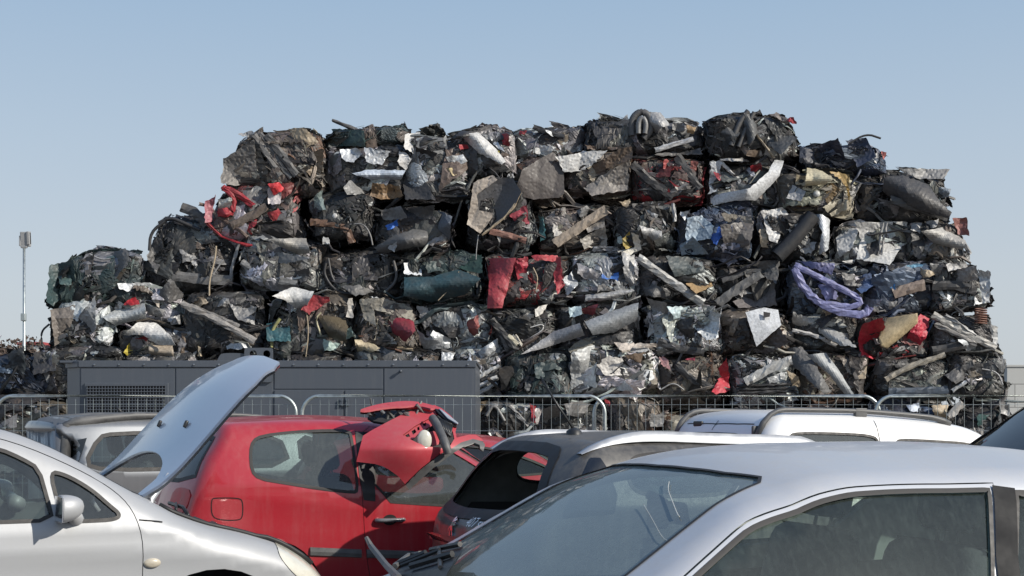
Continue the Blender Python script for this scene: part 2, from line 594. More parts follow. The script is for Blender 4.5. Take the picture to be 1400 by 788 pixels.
    def both(s, pcs, sides=(1, -1)):
        V = []; Fc = []; N = []; n = 0
        for X, T, G in pcs:
            for sg in sides:
                m = np.array([1, sg, 1])
                V.append(X * m); N.append(G * m)
                Fc.append((T if sg > 0 else T[:, ::-1]) + n); n += len(X)
        V = np.vstack(V); Fc = np.vstack(Fc); N = np.vstack(N)
        key = np.round(V / 2e-4).astype(np.int64)                   # weld the seams
        _, first, inv = np.unique(key, axis=0, return_index=True, return_inverse=True)
        inv = inv.reshape(-1)
        Fc = inv[Fc]; ok = (Fc[:, 0] != Fc[:, 1]) & (Fc[:, 1] != Fc[:, 2]) & (Fc[:, 0] != Fc[:, 2])
        return V[first], Fc[ok], N[first]
    def add(s, name, pcs, mat, sides=(1, -1), parent=None):
        V, Fc, N = s.both(pcs, sides)
        return mesh_obj(name, V, Fc, mat, parent or s.root, True, N)
    def strip(s, chart, line, w, off=.0012, closed=False, h=.04):
        L = resample(line, h, closed)
        T = (np.roll(L, -1, 0) - np.roll(L, 1, 0)) if closed else np.gradient(L, axis=0)
        T /= np.linalg.norm(T, axis=1)[:, None] + 1e-9
        Nn = np.stack([-T[:, 1], T[:, 0]], 1)
        V2 = np.vstack([L - Nn * w / 2, L + Nn * w / 2]); n = len(L)
        X = s.proj(chart, V2); N = s.grad(X)
        m = n if closed else n - 1
        Fc = np.array([(i, (i + 1) % n, n + (i + 1) % n) for i in range(m)] + [(i, n + (i + 1) % n, n + i) for i in range(m)])
        X = X + N * off
        a = np.cross(X[Fc[:, 1]] - X[Fc[:, 0]], X[Fc[:, 2]] - X[Fc[:, 0]])
        fl = (a * N[Fc[:, 0]]).sum(1) < 0
        Fc[fl] = Fc[fl][:, ::-1]
        return X, Fc, N
    def window(s, chart, outl, gmat, sides=(1, -1), seal=.016, name='window', smat=None, proud=.003):
        """a pane with its rubber, for every side asked for"""
        outl = resample(outl, .03)
        for sg in sides:
            if chart == 'side' or (outl[:, 1 if chart == 'top' else 0].min() > .02):
                pane = [s.panel(chart, outl, (), -.006, .06)]; sg_ = (sg,)
            else:
                pane = [s.panel(chart, outl, (), -.006, .06)]; sg_ = (sg,)
            o = s.add(name, pane, gmat, sg_)
            if seal:
                inn = grow(outl, -seal); outr = grow(outl, .004)
                s.add('window_seal', [s.panel(chart, outr, [inn], proud, .03)], smat or M['seal'], sg_, o)
    def half(s, outl):
        """top/rear outlines given for the positive side and closed on the centre line"""
        return np.array(outl, float)
    def midpane(s, chart, halfline, gmat, name, seal=.025, smat=None):
        """a pane that crosses the centre line: halfline runs from the centre line out and back to it"""
        hl = np.array(halfline, float)
        i = 1 if chart == 'top' else 0
        m = hl.copy(); m[:, i] *= -1
        full = np.vstack([hl, m[::-1][1:-1]]) if abs(hl[0, i]) < 1e-6 and abs(hl[-1, i]) < 1e-6 else np.vstack([hl, m[::-1]])
        full = resample(full, .04)
        P = s.panel(chart, full, (), -.006, .07)
        o = s.add(name, [P], gmat, (1,))
        if seal:
            s.add('window_seal', [s.panel(chart, grow(full, .004), [grow(full, -seal)], .002, .03)], smat or M['seal'], (1,), o)
        return o
    def wheels(s, xs, r=.31, y=.70):
        for x in xs:
            for sg in (1, -1):
                t = MB(); w = .19
                t.lathe([(r * .66, -w / 2), (r * .9, -w / 2 - .01), (r * .985, -w / 2 + .025), (r, -w / 4), (r, w / 4), (r * .985, w / 2 - .025), (r * .9, w / 2 + .01), (r * .66, w / 2)], 'y', (x, sg * y, r), 40)
                ty = t.build('wheel', M['rubber'], s.root, True)
                q = MB()
                q.lathe([(.0, sg * -.06), (r * .2, sg * -.065), (r * .25, sg * -.05), (r * .62, sg * -.07), (r * .68, sg * -.085), (r * .66, sg * .08)], 'y', (x, sg * y, r), 40)
                for k in range(5):
                    a = 2 * math.pi * k / 5
                    q.box((x + math.cos(a) * r * .42, sg * (y + .074), r + math.sin(a) * r * .42), (r * .5, .02, r * .16), roty(-a), .006)
                q.build('rim', M['rim'], ty, True)
    def cabin(s, x_dash, x_front, x_rear, zfloor=.28, zseat=.55, wid=.26, ysep=.36, head=True, back=.62, wheel=-1, liner=True):
        """floor tub, seats, dashboard and steering wheel"""
        P = [s.panel('side', [(s.x0 + .25, .3), (s.x1 - .35, .3), (s.x1 - .35, .62), (x_dash + .2, .70), (x_dash + .1, float(s.B(x_dash)) - .06), (s.x0 + .45, float(s.B(s.x0 + .6)) - .06), (s.x0 + .25, .75)], (), -.06, .12)]
        s.add('inner_lining', P, M['dark'])
        f = MB(); f.box(((s.x0 + s.x1) / 2, 0, zfloor - .02), (s.x1 - s.x0 - .5, 1.5, .04)); f.build('floor_pan', M['dark'], s.root)
        f = MB(); zb = float(s.B(x_dash)) - .08
        f.box((x_dash + .1, 0, zb - .14), (.42, 1.34, .28), None, .08)
        f.box((x_dash - .06, -.36 * -wheel * -1, zb + .02), (.2, .36, .1), None, .05)
        f.build('dashboard', M['dashgrey'], s.root, True)
        w = MB(); c = np.array([x_dash - .3, wheel * .36, zb + .01]); a = math.radians(62)
        pts = [c + np.array([.19 * math.cos(t) * math.cos(a) * 1., .19 * math.sin(t), .19 * math.cos(t) * math.sin(a)]) for t in np.linspace(0, 2 * math.pi, 29)]
        w.tube(pts, .015, 8, False)
        for t in (0.4, math.pi - .4, -math.pi / 2):
            w.tube([c, c + np.array([.19 * math.sin(t) * math.cos(a), .19 * math.cos(t), .19 * math.sin(t) * math.sin(a)])], .012, 6)
        w.tube([c, c + np.array([.3, 0, -.14])], .03, 8)
        w.build('steering_wheel', M['plastic'], s.root, True)
        rows = [(x_front, ysep, wid)] + ([(x_rear, ysep, wid + .02)] if x_rear is not None else [])
        for (xx, ys_, ww) in rows:
            for sg in (1, -1):
                q = MB()
                q.box((xx + .22, sg * ys_, zseat - .06), (.52, ww * 2 - .02, .18), None, .07)
                q.box((xx - .10, sg * ys_, zseat + back / 2 - .02), (.15, ww * 2 - .04, back), roty(-.30), .07)
                se = q.build('seat', M['seat'], s.root, True)
                if head:
                    q = MB(); hx = xx - .10 - math.sin(.30) * (back / 2 + .13); hz = zseat + back / 2 + math.cos(.3) * (back / 2 + .12)
                    q.box((hx, sg * ys_, hz), (.11, .27, .19), roty(-.22), .055)
                    q.tube([(hx, sg * ys_ - .05, hz - .05), (hx + .03, sg * ys_ - .05, hz - .17)], .007, 6)
                    q.tube([(hx, sg * ys_ + .05, hz - .05), (hx + .03, sg * ys_ + .05, hz - .17)], .007, 6)
                    q.build('headrest', M['seat'], se, True)
    def lining(s, x0, x1, yfrac=.86, off=-.045):
        xs = np.linspace(x0, x1, 14); y, z = s.seam_st(xs)
        o = np.vstack([np.stack([xs, y * yfrac], 1), [[x1, 0]], [[x0, 0]]])
        s.add('head_lining', [s.panel('top', o, (), off, .1)], M['liner'])
    def world(s, p):
        return s.R @ np.array(p, float) + s.O
    def loc(s, p):
        return s.R.T @ (np.array(p, float) - s.O)

def arch(x, r, zc=.31, sill=.215, n=18):
    a = np.linspace(math.radians(-8), math.radians(188), n)
    P = [(x + r * math.cos(t), zc + r * math.sin(t)) for t in a]
    return np.array(P + [(P[-1][0], sill + .012), (P[0][0], sill + .012)])
g = mesh_obj('ground', [(-900, -900, 0), (900, -900, 0), (900, 900, 0), (-900, 900, 0)], [(0, 1, 2, 3)], plain('packed_earth', (.16, .14, .12), .95, 0, .3, .6), None, False)
g['kind'] = 'structure'
# ------------------------------------------------------------------ the cars
M['silver'] = paint('silver_paint', (.41, .42, .435), .25, .50, .28, .18, .12)
M['silver_old'] = paint('dusty_silver_paint', (.60, .62, .655), .5, .38, .42, .18)
M['red'] = paint('red_paint', (.42, .012, .026), .1, .26, .26, .25, .8, 0., .4)
M['red_matt'] = paint('faded_red_paint', (.46, .022, .042), .05, .45, .34, .2, .2, .8, .5)
M['black_paint'] = paint('dusty_black_paint', (.012, .014, .018), .2, .18, .58, .45, .6, 0., .75)
M['black_gloss'] = paint('glossy_black_paint', (.012, .014, .018), .2, .10, .06, .1, 1.)
M['white'] = paint('white_paint', (.80, .80, .80), 0, .35, .18, .12)
M['navy'] = paint('dark_blue_paint', (.02, .035, .07), .4, .25, .2, .1, 1.)
M['rail_silver'] = plain('silver_roof_rail', (.46, .475, .50), .48, .5, .08)
M['glass_grey'] = glass('dusty_window_glass', (.50, .58, .56), .20, .09, .06, (.27, .30, .29))
M['glass_clear'] = glass('clear_window_glass', (.60, .68, .66), .10, .09, .03, (.24, .27, .26))
M['glass_screen'] = glass('dust_and_sky_windscreen', (.50, .58, .57), .44, .18, .05, (.28, .335, .34))  # dust film whose teal-grey colour also stands in for reflected sky
M['glass_dark'] = glass('dark_tinted_glass', (.10, .12, .13), .06, .07, .0)
M['glass_runs'] = glass('rain_streaked_glass', (.86, .98, .93), .10, .06, .055, (.24, .30, .28))

M['handle'] = plain('door_handle_grey', (.24, .24, .25), .28, .5, .1)
def door_parts(c, outl, wins, pmat, gmat, sides=(1, -1), handle=None, seal=.013, inner='trim'):
    """door skin with its own panes, on both sides; returns the body hole"""
    D = resample(outl, .05)
    for sg in sides:
        pn = c.panel('side', grow(D, -.002), wins)
        d = c.add('door', [pn], pmat, (sg,))
        c.add('inner_skin', [(pn[0] - pn[2] * .022, pn[1][:, ::-1], -pn[2])], M[inner], (sg,), d)
        for w in wins:
            wr = resample(w, .03)
            g = c.add('window', [c.panel('side', wr, (), -.006, .06)], gmat, (sg,), d)
            sl = c.add('window_seal', [c.panel('side', grow(wr, .004), [grow(wr, -seal)], .003, .03)], M['seal'], (sg,), d)
        if handle is not None:
            hx, hz = handle
            q = MB(); X = c.proj('side', [(hx - .10, hz), (hx, hz), (hx + .10, hz)])
            pts = np.vstack([X[0] + [0, .006, 0], X[0] + [.02, .035, 0], X[1] + [0, .045, .002], X[2] + [-.02, .035, 0], X[2] + [0, .006, 0]])
            pts = chaikin(pts, 2, False) * [1, sg, 1]
            q.tube(pts, .015, 10); q.build('door_handle', M['handle'], d, True)
            hol = np.array([(hx + .05 * math.cos(t), hz + .038 * math.sin(t)) for t in np.linspace(0, 2 * math.pi, 24, endpoint=False)])
            c.add('handle_recess_shade', [c.panel('side', hol, (), .0015, .03)], M['gap'], (sg,), d)  # flat black patch: the shade of the handle recess, painted on the skin
    return grow(D, .002)

def mirror(c, base, sg, mat, yaw=0.):
    """wing mirror: rounded shell on a short foot"""
    q = MB(); b = np.array(base, float) * [1, sg, 1]
    o = b + np.array([-.02, sg * .15, .06])
    n = 14; V = []; rings = 10
    for i in range(rings + 1):
        u = i / rings; r = math.sin(math.pi * min(1, .08 + u * .5) ) if u < 1 else 1
        r = math.sqrt(max(0, 1 - (1 - u)**2.2))
        for k in range(n):
            t = 2 * math.pi * k / n
            cx, cz = math.copysign(abs(math.cos(t))**.75, math.cos(t)), math.copysign(abs(math.sin(t))**.75, math.sin(t))
            V.append(o + np.array([.055 - u * .11, cx * r * .080, cz * r * .064 + .01 * (1 - u)]))
    Fc = []
    for i in range(rings):
        for k in range(n):
            k2 = (k + 1) % n
            Fc.append((i * n + k, i * n + k2, (i + 1) * n + k2, (i + 1) * n + k))
    Fc.append(tuple(rings * n + k for k in range(n)))
    q.add(V, Fc)
    q.tube([b + np.array([.03, -sg * .02, -.02]), b + np.array([.02, sg * .04, .0]), b + np.array([0, sg * .12, .03])], [.05, .038, .03], 10)
    m = q.build('wing_mirror', mat, c.root, True)
    g = MB(); g.box(o + np.array([-.057, 0, 0]), (.006, .17, .115), None, .002)
    g.build('mirror_glass', M['chrome'], m)

# ---- silver hatchback at the left, bonnet up
A = Car('silver_car', 'silver hatchback with its bonnet propped wide open, beside the red car', 'car', (440, 6.8), (4.0, -.8), 30,
        top=[(0, 1.0), (.15, 1.2), (.5, 1.44), (1.0, 1.525), (1.6, 1.56), (2.1, 1.545), (2.5, 1.485), (2.69, 1.415), (2.83, 1.345), (3.0, 1.245), (3.23, 1.12), (3.32, 1.075), (3.7, .98), (4.0, .86), (4.2, .68), (4.3, .55)],
        plan=[(0, .80), (.6, .86), (1.5, .88), (2.8, .88), (3.5, .86), (4.2, .78)], belt=[(0, 1.06), (2.0, 1.02), (3.0, .99), (4.2, .80)],
        rear=[(.2, .08), (.5, .0), (.9, .04), (1.2, .2), (1.6, .6)], front=[(.2, 4.12), (.45, 4.24), (.65, 4.22), (.9, 4.05), (1.3, 3.8)],
        tumble=(.30, .22), crown=[(0, .07), (1.9, .06), (2.4, .025), (3.2, .03), (3.5, .06), (4.2, .07)], bow=.10, frontc=.30, k=(.10, .10, .16), vis=-1, crease=.006)
c = A
door_w = chaikin(np.vstack([[(2.02, 1.425), (2.3, 1.41)], c.trace([(0, 613), (30, 626), (54, 640), (66, 682), (74, 713)], 'side'), [(2.4, 1.045), (1.85, 1.05), (1.80, 1.25)]]), 1)
quart = c.trace([(66, 643), (90, 648), (125, 668), (150, 690), (166, 703), (160, 712), (120, 714), (85, 715), (78, 690)], 'side')
quart = chaikin(quart, 2)
c.door = [(1.75, .32), (3.04, .32), (3.07, .86), (3.04, 1.05), (2.96, 1.17), (2.78, 1.285), (2.5, 1.415), (2.25, 1.47), (1.95, 1.475), (1.72, 1.25)]
c.door = chaikin(c.door, 2)
hole = door_parts(c, c.door, [door_w, quart], M['silver'], M['glass_clear'], handle=(1.95, .88))
rw = chaikin([(.55, 1.34), (1.0, 1.43), (1.62, 1.44), (1.64, 1.07), (.9, 1.07), (.5, 1.12)], 2)
lampA = chaikin([(3.70, .895), (3.86, .865), (4.0, .79), (4.09, .70), (4.08, .655), (3.98, .665), (3.84, .77)], 2)
lampA = chaikin(c.trace([(369, 735), (392, 740), (413, 752), (432, 772), (444, 794), (416, 796), (396, 780), (378, 757)], 'side'), 2)
bon = [(3.30, 0), (3.285, .3), (3.22, .52), (3.16, .66), (3.24, .685), (3.6, .66), (3.95, .58), (4.1, .40), (4.17, .2), (4.18, 0)]
def halfpoly(p):
    p = resample(p, .05, False); p[0, 1] = 0; p[-1, 1] = 0
    return p
ws = [(2.52, 0), (2.48, .3), (2.38, .52), (2.45, .58), (3.06, .69), (3.20, .52), (3.27, .3), (3.29, 0)]
# the roof skin is cut open on the centre line, so windscreen and bonnet openings are notches of the outline
def notched(c, *cuts):
    P2, P3, fx = c.outline('top')
    i0 = len(c.S['st']) + len(c.S['tf']) - 1
    ie = len(P2) - len(c.S['tr'][1:])
    pre2, post2 = P2[:i0], P2[ie:]
    x_a, x_b = P2[i0 - 1][0], P2[ie][0]
    line = [] ; x = x_a
    for cut in sorted(cuts, key=lambda q: -max(p[0] for p in q)):
        q = resample(cut, .045, False)
        if q[0][0] < q[-1][0]: q = q[::-1]
        n = max(1, int((x - q[0][0]) / .05))
        line += [(x - (x - q[0][0]) * k / n, 0) for k in range(1, n)]
        line += [tuple(p) for p in q]; x = q[-1][0]
    n = max(1, int((x - x_b) / .05))
    line += [(x - (x - x_b) * k / n, 0) for k in range(1, n)]
    P = np.vstack([pre2, np.array(line), post2])
    fixed3 = np.vstack([P3[:i0], np.zeros((len(line), 3)), P3[ie:]])
    f = np.array([True] * i0 + [False] * len(line) + [True] * len(post2))
    V, T = fill(P, [], .05)
    X = c.proj('top', V)
    for q2, q3, ff in zip(P, fixed3, f):
        if ff:
            j = np.argmin(((V - q2)**2).sum(1))
            if ((V[j] - q2)**2).sum() < 1e-8: X[j] = q3
    N = c.grad(X); a = np.cross(X[T[:, 1]] - X[T[:, 0]], X[T[:, 2]] - X[T[:, 0]])
    fl = (a * N[T[:, 0]]).sum(1) < 0; T[fl] = T[fl][:, ::-1]
    return X, T, N
def notched_end(c, chart, cut):
    """tailgate skin with the window opening notched from the centre line"""
    P2, P3, fx = c.outline(chart)
    t = c.S['tr'] if chart == 'rear' else c.S['tf']; nt_ = len(t)
    q = resample(cut, .045, False)
    if q[0][1] < q[-1][1]: q = q[::-1]
    zt_ = P2[nt_ - 1][1]
    rest = P2[nt_:]
    keep = [i for i in range(len(rest)) if not (abs(rest[i][0]) < 1e-6 and rest[i][1] > q[-1][1] - .01)]
    P = np.vstack([P2[:nt_], q, rest[keep]])
    f3 = np.vstack([P3[:nt_], np.zeros((len(q), 3)), P3[nt_:][keep]])
    f = np.concatenate([fx[:nt_], np.zeros(len(q), bool), fx[nt_:][keep]])
    V, T = fill(P, [], .05); X = c.proj(chart, V)
    for q2, q3, ff in zip(P, f3, f):
        if ff:
            j = np.argmin(((V - q2)**2).sum(1))
            if ((V[j] - q2)**2).sum() < 1e-8: X[j] = q3
    N = c.grad(X); a = np.cross(X[T[:, 1]] - X[T[:, 0]], X[T[:, 2]] - X[T[:, 0]])
    fl = (a * N[T[:, 0]]).sum(1) < 0; T[fl] = T[fl][:, ::-1]
    return X, T, N
def rear_screen(c, z0, z1, w0, w1):
    return [(0, z1), (w1 * .6, z1 - .005), (w1, z1 - .03), (w0, z0 + .04), (w0 * .7, z0), (0, z0 - .005)]
def body(c, mat, sideholes, cuts, rear=None, inner='trim'):
    P = [c.panel('side', None, sideholes), notched(c, *cuts)]
    P.append(notched_end(c, 'rear', rear) if rear is not None else c.panel('rear'))
    P.append(c.panel('front'))
    b = c.add('body', P, mat)
    c.add('inner_skin', [(X - N * .022, T[:, ::-1], -N) for X, T, N in P[:3]], M[inner], (1, -1), b)
    return b

rsA = rear_screen(c, 1.08, 1.40, .58, .5)
b_ = body(c, M['silver'], [hole, rw, lampA, arch(3.42, .44, .34), arch(.75, .37, .33)], [ws, bon], None)
c.window('side', rw, M['glass_clear'])
for sg in (1, -1):
    c.add('headlight', [c.panel('side', lampA, (), .004, .03)], M['lamp_lens'], (sg,))
c.midpane('top', ws, M['glass_clear'], 'windscreen')
c.wheels((.75, 3.42)); c.cabin(3.0, 1.75, .8)
c.lining(.7, 2.3)
mirror(c, c.loc(A.world([0, 0, 0])) * 0 + np.array([2.74, .80, 1.045]), -1, M['silver']); mirror(c, np.array([2.74, .80, 1.045]), 1, M['silver'])
c.add('shut_line', [c.strip('side', c.trace([(190, 711), (215, 713), (222, 714)], 'side'), .006)], M['gap'])
# side repeater
sp_ = c.trace([(208, 770)], 'side')[0]
for sg in (1, -1):
    q = MB(); X = c.proj('side', [sp_])[0] * [1, sg, 1]
    q.lathe([(0, .012), (.6, .011), (.9, .007), (1., 0)], 'z', (0, 0, 0), 20)
    V = np.array(q.V) * [.042, .024, 1.2]; V = V[:, [0, 2, 1]] * [1, sg, 1] + X
    mesh_obj('side_repeater', V, q.F, M['amber'], c.root, True)
# bonnet, opened
hb = np.array([(3.32, 0), (3.305, .3), (3.24, .52), (3.17, .655), (3.25, .672), (3.6, .648), (3.94, .568), (4.09, .39), (4.15, .2), (4.16, 0)])
m2 = hb.copy(); m2[:, 1] *= -1
full = np.vstack([hb, m2[::-1][1:-1]])
ya = np.linspace(-.60, .60, 25)
full = np.vstack([[(3.165, .60), (3.17, .655), (3.25, .672), (3.6, .665), (3.92, .635), (4.04, .59), (4.10, .50), (4.14, .25), (4.15, 0), (4.14, -.25), (4.10, -.50), (4.04, -.59), (3.92, -.635), (3.6, -.665), (3.25, -.672), (3.17, -.655), (3.165, -.60)], np.stack([3.17 + .27 * np.sqrt(1 - (ya / .601)**2), ya], 1)[1:-1]])     # the deep curve that clears the windscreen foot
X, T, N = c.panel('top', full, (), 0., .05)
def flatter(X):
    X = X.copy(); X[:, 2] += .62 * np.clip((1.06 - (X[:, 0] - 3.17) / .99 * .36) - X[:, 2], -.3, 0) * np.clip((X[:, 0] - 3.17) / .2, 0, 1)
    return X
X = flatter(X)
under = X - N * .028 * np.clip(1, 0, 1)
n = len(X); edges = {}
for t in T:
    for a, b in ((t[0], t[1]), (t[1], t[2]), (t[2], t[0])):
        edges[(a, b)] = 1
rim_f = [(a, b, b + n) for (a, b) in edges if (b, a) not in edges] + [(a, b + n, a + n) for (a, b) in edges if (b, a) not in edges]
V = np.vstack([X, under]); Fb = np.vstack([T, T[:, ::-1] + n, np.array([(f[1], f[0], f[2]) for f in rim_f])])
piv = np.array([3.17, 0, 1.075]); ang = math.radians(-66)
Rb = roty(ang)
V = (V - piv) @ Rb.T + piv + np.array([-.03, 0, .055])
M['silver_sky_tint'] = paint('sky_tinted_bonnet_paint', (.58, .62, .68), .6, .36, .10, .08)  # bluer copy of the car's silver, reflected sky put into the base colour
nb = mesh_obj('bonnet', V, Fb, M['silver_sky_tint'], c.root, True, np.vstack([N @ Rb.T, -N @ Rb.T]))
for sg in (1, -1):
    q = MB()
    X0 = c.proj('top', [(3.62, sg * .26)]); N0 = c.grad(X0)
    p = (flatter(X0)[0] + N0[0] * .010 - piv) @ Rb.T + piv + np.array([-.03, 0, .055])
    q.box(p, (.04, .022, .018), Rb, .006); q.build('washer_jet', M['plastic'], nb, True)
    q = MB(); q.tube([(3.2, sg * .66, .98), (3.16, sg * .655, 1.04), (3.17, sg * .64, 1.12), (3.26, sg * .62, 1.24)], .014, 8)
    q.build('bonnet_hinge', M['silver_old'], c.root, True)
# engine bay
q = MB(); q.box((3.58, 0, .50), (.66, 1.2, .04)); q.box((3.27, 0, .74), (.04, 1.24, .46)); q.box((3.90, 0, .62), (.04, .9, .2)); q.box((3.54, .60, .68), (.5, .03, .3)); q.box((3.54, -.60, .68), (.5, .03, .3))
q.build('engine_bay', M['dark'], c.root)
q = MB(); q.box((3.62, .05, .70), (.5, .62, .26), None, .05); q.box((3.5, -.36, .76), (.24, .2, .24), None, .03); q.box((3.7, .42, .74), (.3, .24, .24), None, .03)
q.tube([(3.4, -.5, .9), (3.55, -.3, .93), (3.7, .1, .92), (3.9, .3, .8)], .022, 8)
q.tube([(3.36, -.58, .98), (3.42, -.5, 1.0), (3.52, -.44, .96), (3.62, -.43, .9)], .016, 8)
q.build('engine', M['plastic'], c.root, True)
q = MB(); q.box((3.33, 0, 1.015), (.10, 1.2, .03), roty(.25), .01)
q.tube([(3.36, -.6, 1.03), (3.42, -.3, 1.05), (3.43, 0, 1.055)], .011, 6); q.tube([(3.34, -.45, 1.05), (3.44, -.1, 1.06)], .008, 6)
q.build('cowl_panel', M['plastic'], c.root, True)
q = MB(); xs = np.linspace(3.2, 4.0, 14)
q.tube([np.array([x, -.66 + .0 * x, float(c.proj('top', [(x, .665 if x < 3.7 else .62)])[0][2]) + .006]) for x in xs], .012, 8)
q.build('bonnet_seal', M['rubber'], c.root, True)

# ---- red hatchback
Cc = Car('red_car', 'red three-door hatchback under a torn red bumper, beside the black estate', 'car', (240, 8.8), (.1, -.8), 19,
         top=[(-.1, 1.38), (.1, 1.45), (.35, 1.505), (.6, 1.53), (1.1, 1.545), (1.5, 1.53), (1.85, 1.475), (2.05, 1.40), (2.4, 1.215), (2.75, 1.00), (3.1, .95), (3.6, .84), (3.9, .66), (4.1, .5)],
         plan=[(-.1, .78), (.5, .845), (1.4, .86), (2.6, .86), (3.4, .84), (4.0, .74)], belt=[(0, 1.10), (.6, 1.08), (1.3, 1.0), (2.2, .94), (3.2, .88), (4.0, .7)],
         rear=[(.2, .06), (.45, -.02), (.7, -.02), (1.0, .04), (1.2, .13), (1.42, .28), (1.7, .4)], front=[(.2, 3.9), (.5, 4.0), (.7, 3.97), (1.0, 3.7)],
         tumble=(.26, .28), crown=.05, bow=.2, rearc=.28, k=(.09, .06, .14), vis=-1, crease=.004)
c = Cc
rq = chaikin(c.trace([(341, 618), (345, 602), (358, 595), (400, 590), (440, 588), (478, 588), (482, 600), (487, 640), (490, 672), (484, 675), (440, 670), (390, 662), (354, 656), (343, 645)], 'side'), 1)
dw = c.trace([(506, 592), (560, 592), (610, 597), (648, 622), (690, 662), (700, 690), (670, 696), (600, 692), (512, 686)], 'side')
dw = chaikin(dw, 1)
dr = c.trace([(484, 582), (560, 583), (612, 587), (655, 615), (700, 655), (718, 690)], 'side')
lowc = [(2.5, .80), (2.42, .35), (2.25, .28)]
e1 = c.trace([(505, 787), (499, 740), (497, 700), (491, 650)], 'side')
dr = np.vstack([dr, lowc, [(1.45, .28)], e1])
hole = door_parts(c, chaikin(dr, 1), [dw], M['red'], M['glass_grey'], handle=tuple(c.trace([(533, 711)], 'side')[0]))
rsC = rear_screen(c, 1.08, 1.42, .735, .64)
wsC = [(1.98, 0), (1.94, .3), (1.86, .50), (1.93, .56), (2.60, .70), (2.66, .5), (2.70, .25), (2.71, 0)]
tl = chaikin(c.trace([(262, 648), (283, 655), (280, 672), (268, 697), (245, 692), (243, 668)], 'side'), 1)
body(c, M['red'], [hole, rq, arch(.72, .36, .33), arch(3.25, .36, .33)], [wsC], rsC)
c.window('side', rq, M['glass_grey']); c.midpane('top', wsC, M['glass_grey'], 'windscreen'); c.midpane('rear', rsC, M['glass_dark'], 'rear_window')
for sg in (1, -1): c.add('tail_light', [c.panel('rear', chaikin([(.48, .93), (.70, .86), (.765, .92), (.76, 1.03), (.62, 1.05), (.5, 1.03)], 1), (), .004, .03)], M['red_lens'], (sg,))
pil = c.trace([(481, 589), (503, 589), (511, 688), (495, 686)], 'side')
for sg in (1, -1): c.add('pillar_trim', [c.panel('side', c.trace([(485, 590), (506, 592), (513, 686), (497, 684), (491, 650)], 'side'), (), .004, .05)], M['plastic'], (sg,))
ff = c.trace([(289, 683), (294, 681), (327, 681), (332, 686), (332, 706), (327, 712), (297, 711), (289, 704)], 'side')
c.add('fuel_flap', [c.strip('side', chaikin(ff, 2), .007, .0015, True, .02)], M['gap'], (-1,))
c.wheels((.72, 3.25)); c.cabin(2.45, 1.45, .62, zseat=.52); c.lining(.45, 1.85)
for seg in ([(424, 754), (494, 757)], [(501, 757), (566, 759)]):
    for sg in (1, -1):
        L = c.trace(seg, 'side'); L = resample(L, .06, False)
        q = MB(); X = c.proj('side', L) * [1, sg, 1]
        V = []
        prof = [(-.001, .03), (.012, .026), (.016, 0), (.012, -.026), (-.001, -.03)]
        for p in X:
            V += [p + np.array([0, sg * a, b]) for a, b in prof]
        Fq = [(i * 5 + k, i * 5 + k + 1, (i + 1) * 5 + k + 1, (i + 1) * 5 + k) for i in range(len(X) - 1) for k in range(4)]
        Fq += [(4, 3, 2, 1, 0), tuple((len(X) - 1) * 5 + k for k in range(5))]
        mesh_obj('side_moulding', V, Fq, M['greyplastic'], c.root, False)
# ---- second red car, only its roof shows
D = Car('red_car', 'low red car of which only the faded roof shows beyond the torn bumper', 'car', (735, 12.2), (2.3, -.6), 12,
        top=[(-.1, 1.0), (.2, 1.22), (.7, 1.345), (1.2, 1.385), (1.7, 1.375), (2.1, 1.33), (2.9, .95), (3.5, .85), (3.9, .6)],
        plan=[(-.1, .76), (.6, .83), (2.6, .84), (4.0, .72)], belt=[(0, .98), (2, .92), (4, .65)],
        rear=[(.2, .06), (.6, 0), (.95, .05), (1.3, .3)], front=[(.2, 3.85), (.5, 3.95), (.9, 3.6)], crown=.05, vis=-1)
c = D
wsD = [(2.16, 0), (2.05, .48), (2.12, .54), (2.8, .68), (2.92, .4), (2.95, 0)]
sw = chaikin([(.55, 1.22), (1.0, 1.275), (1.75, 1.28), (2.2, 1.15), (2.5, 1.0), (1.5, .99), (.6, 1.02)], 2)
rsD = rear_screen(c, .98, 1.22, .6, .5)
body(c, M['red'], [sw, arch(.7, .35, .31), arch(3.2, .35, .31)], [wsD], rsD)
c.window('side', sw, M['glass_dark']); c.midpane('top', wsD, M['glass_grey'], 'windscreen'); c.midpane('rear', rsD, M['glass_dark'], 'rear_window')
c.wheels((.7, 3.2))

# ---- black estate with its tailgate glass gone
E = Car('black_estate_car', 'dusty black estate car with its tailgate glass gone and silver roof rails', 'estate car', (742, 7.1), (.15, -.8), 22,
        top=[(-.1, 1.26), (.2, 1.37), (.5, 1.42), (1.0, 1.44), (1.7, 1.425), (2.3, 1.375), (2.6, 1.30), (3.3, 1.0), (3.7, .94), (4.3, .82), (4.7, .62)],
        plan=[(-.2, .80), (.4, .87), (1.6, .90), (3.4, .90), (4.6, .78)], belt=[(0, 1.04), (1.0, 1.02), (3, .96), (4.6, .72)],
        rear=[(.2, .04), (.5, -.08), (.72, -.10), (.88, -.08), (.95, -.03), (1.02, .05), (1.2, .19), (1.40, .40)], front=[(.2, 4.6), (.5, 4.7), (.9, 4.4)],
        tumble=(.30, .35), crown=.05, rearc=.26, k=(.10, .07, .16), vis=-1)
c = E
qw = chaikin([(.64, 1.20), (.69, 1.30), (.80, 1.325), (1.35, 1.345), (1.37, 1.09), (.9, 1.075), (.68, 1.10)], 2)
fw = chaikin([(1.44, 1.345), (2.0, 1.335), (2.45, 1.22), (2.85, 1.03), (2.2, 1.045), (1.44, 1.07)], 2)
wsE = [(2.55, 0), (2.45, .48), (2.52, .55), (3.12, .72), (3.28, .4), (3.33, 0)]
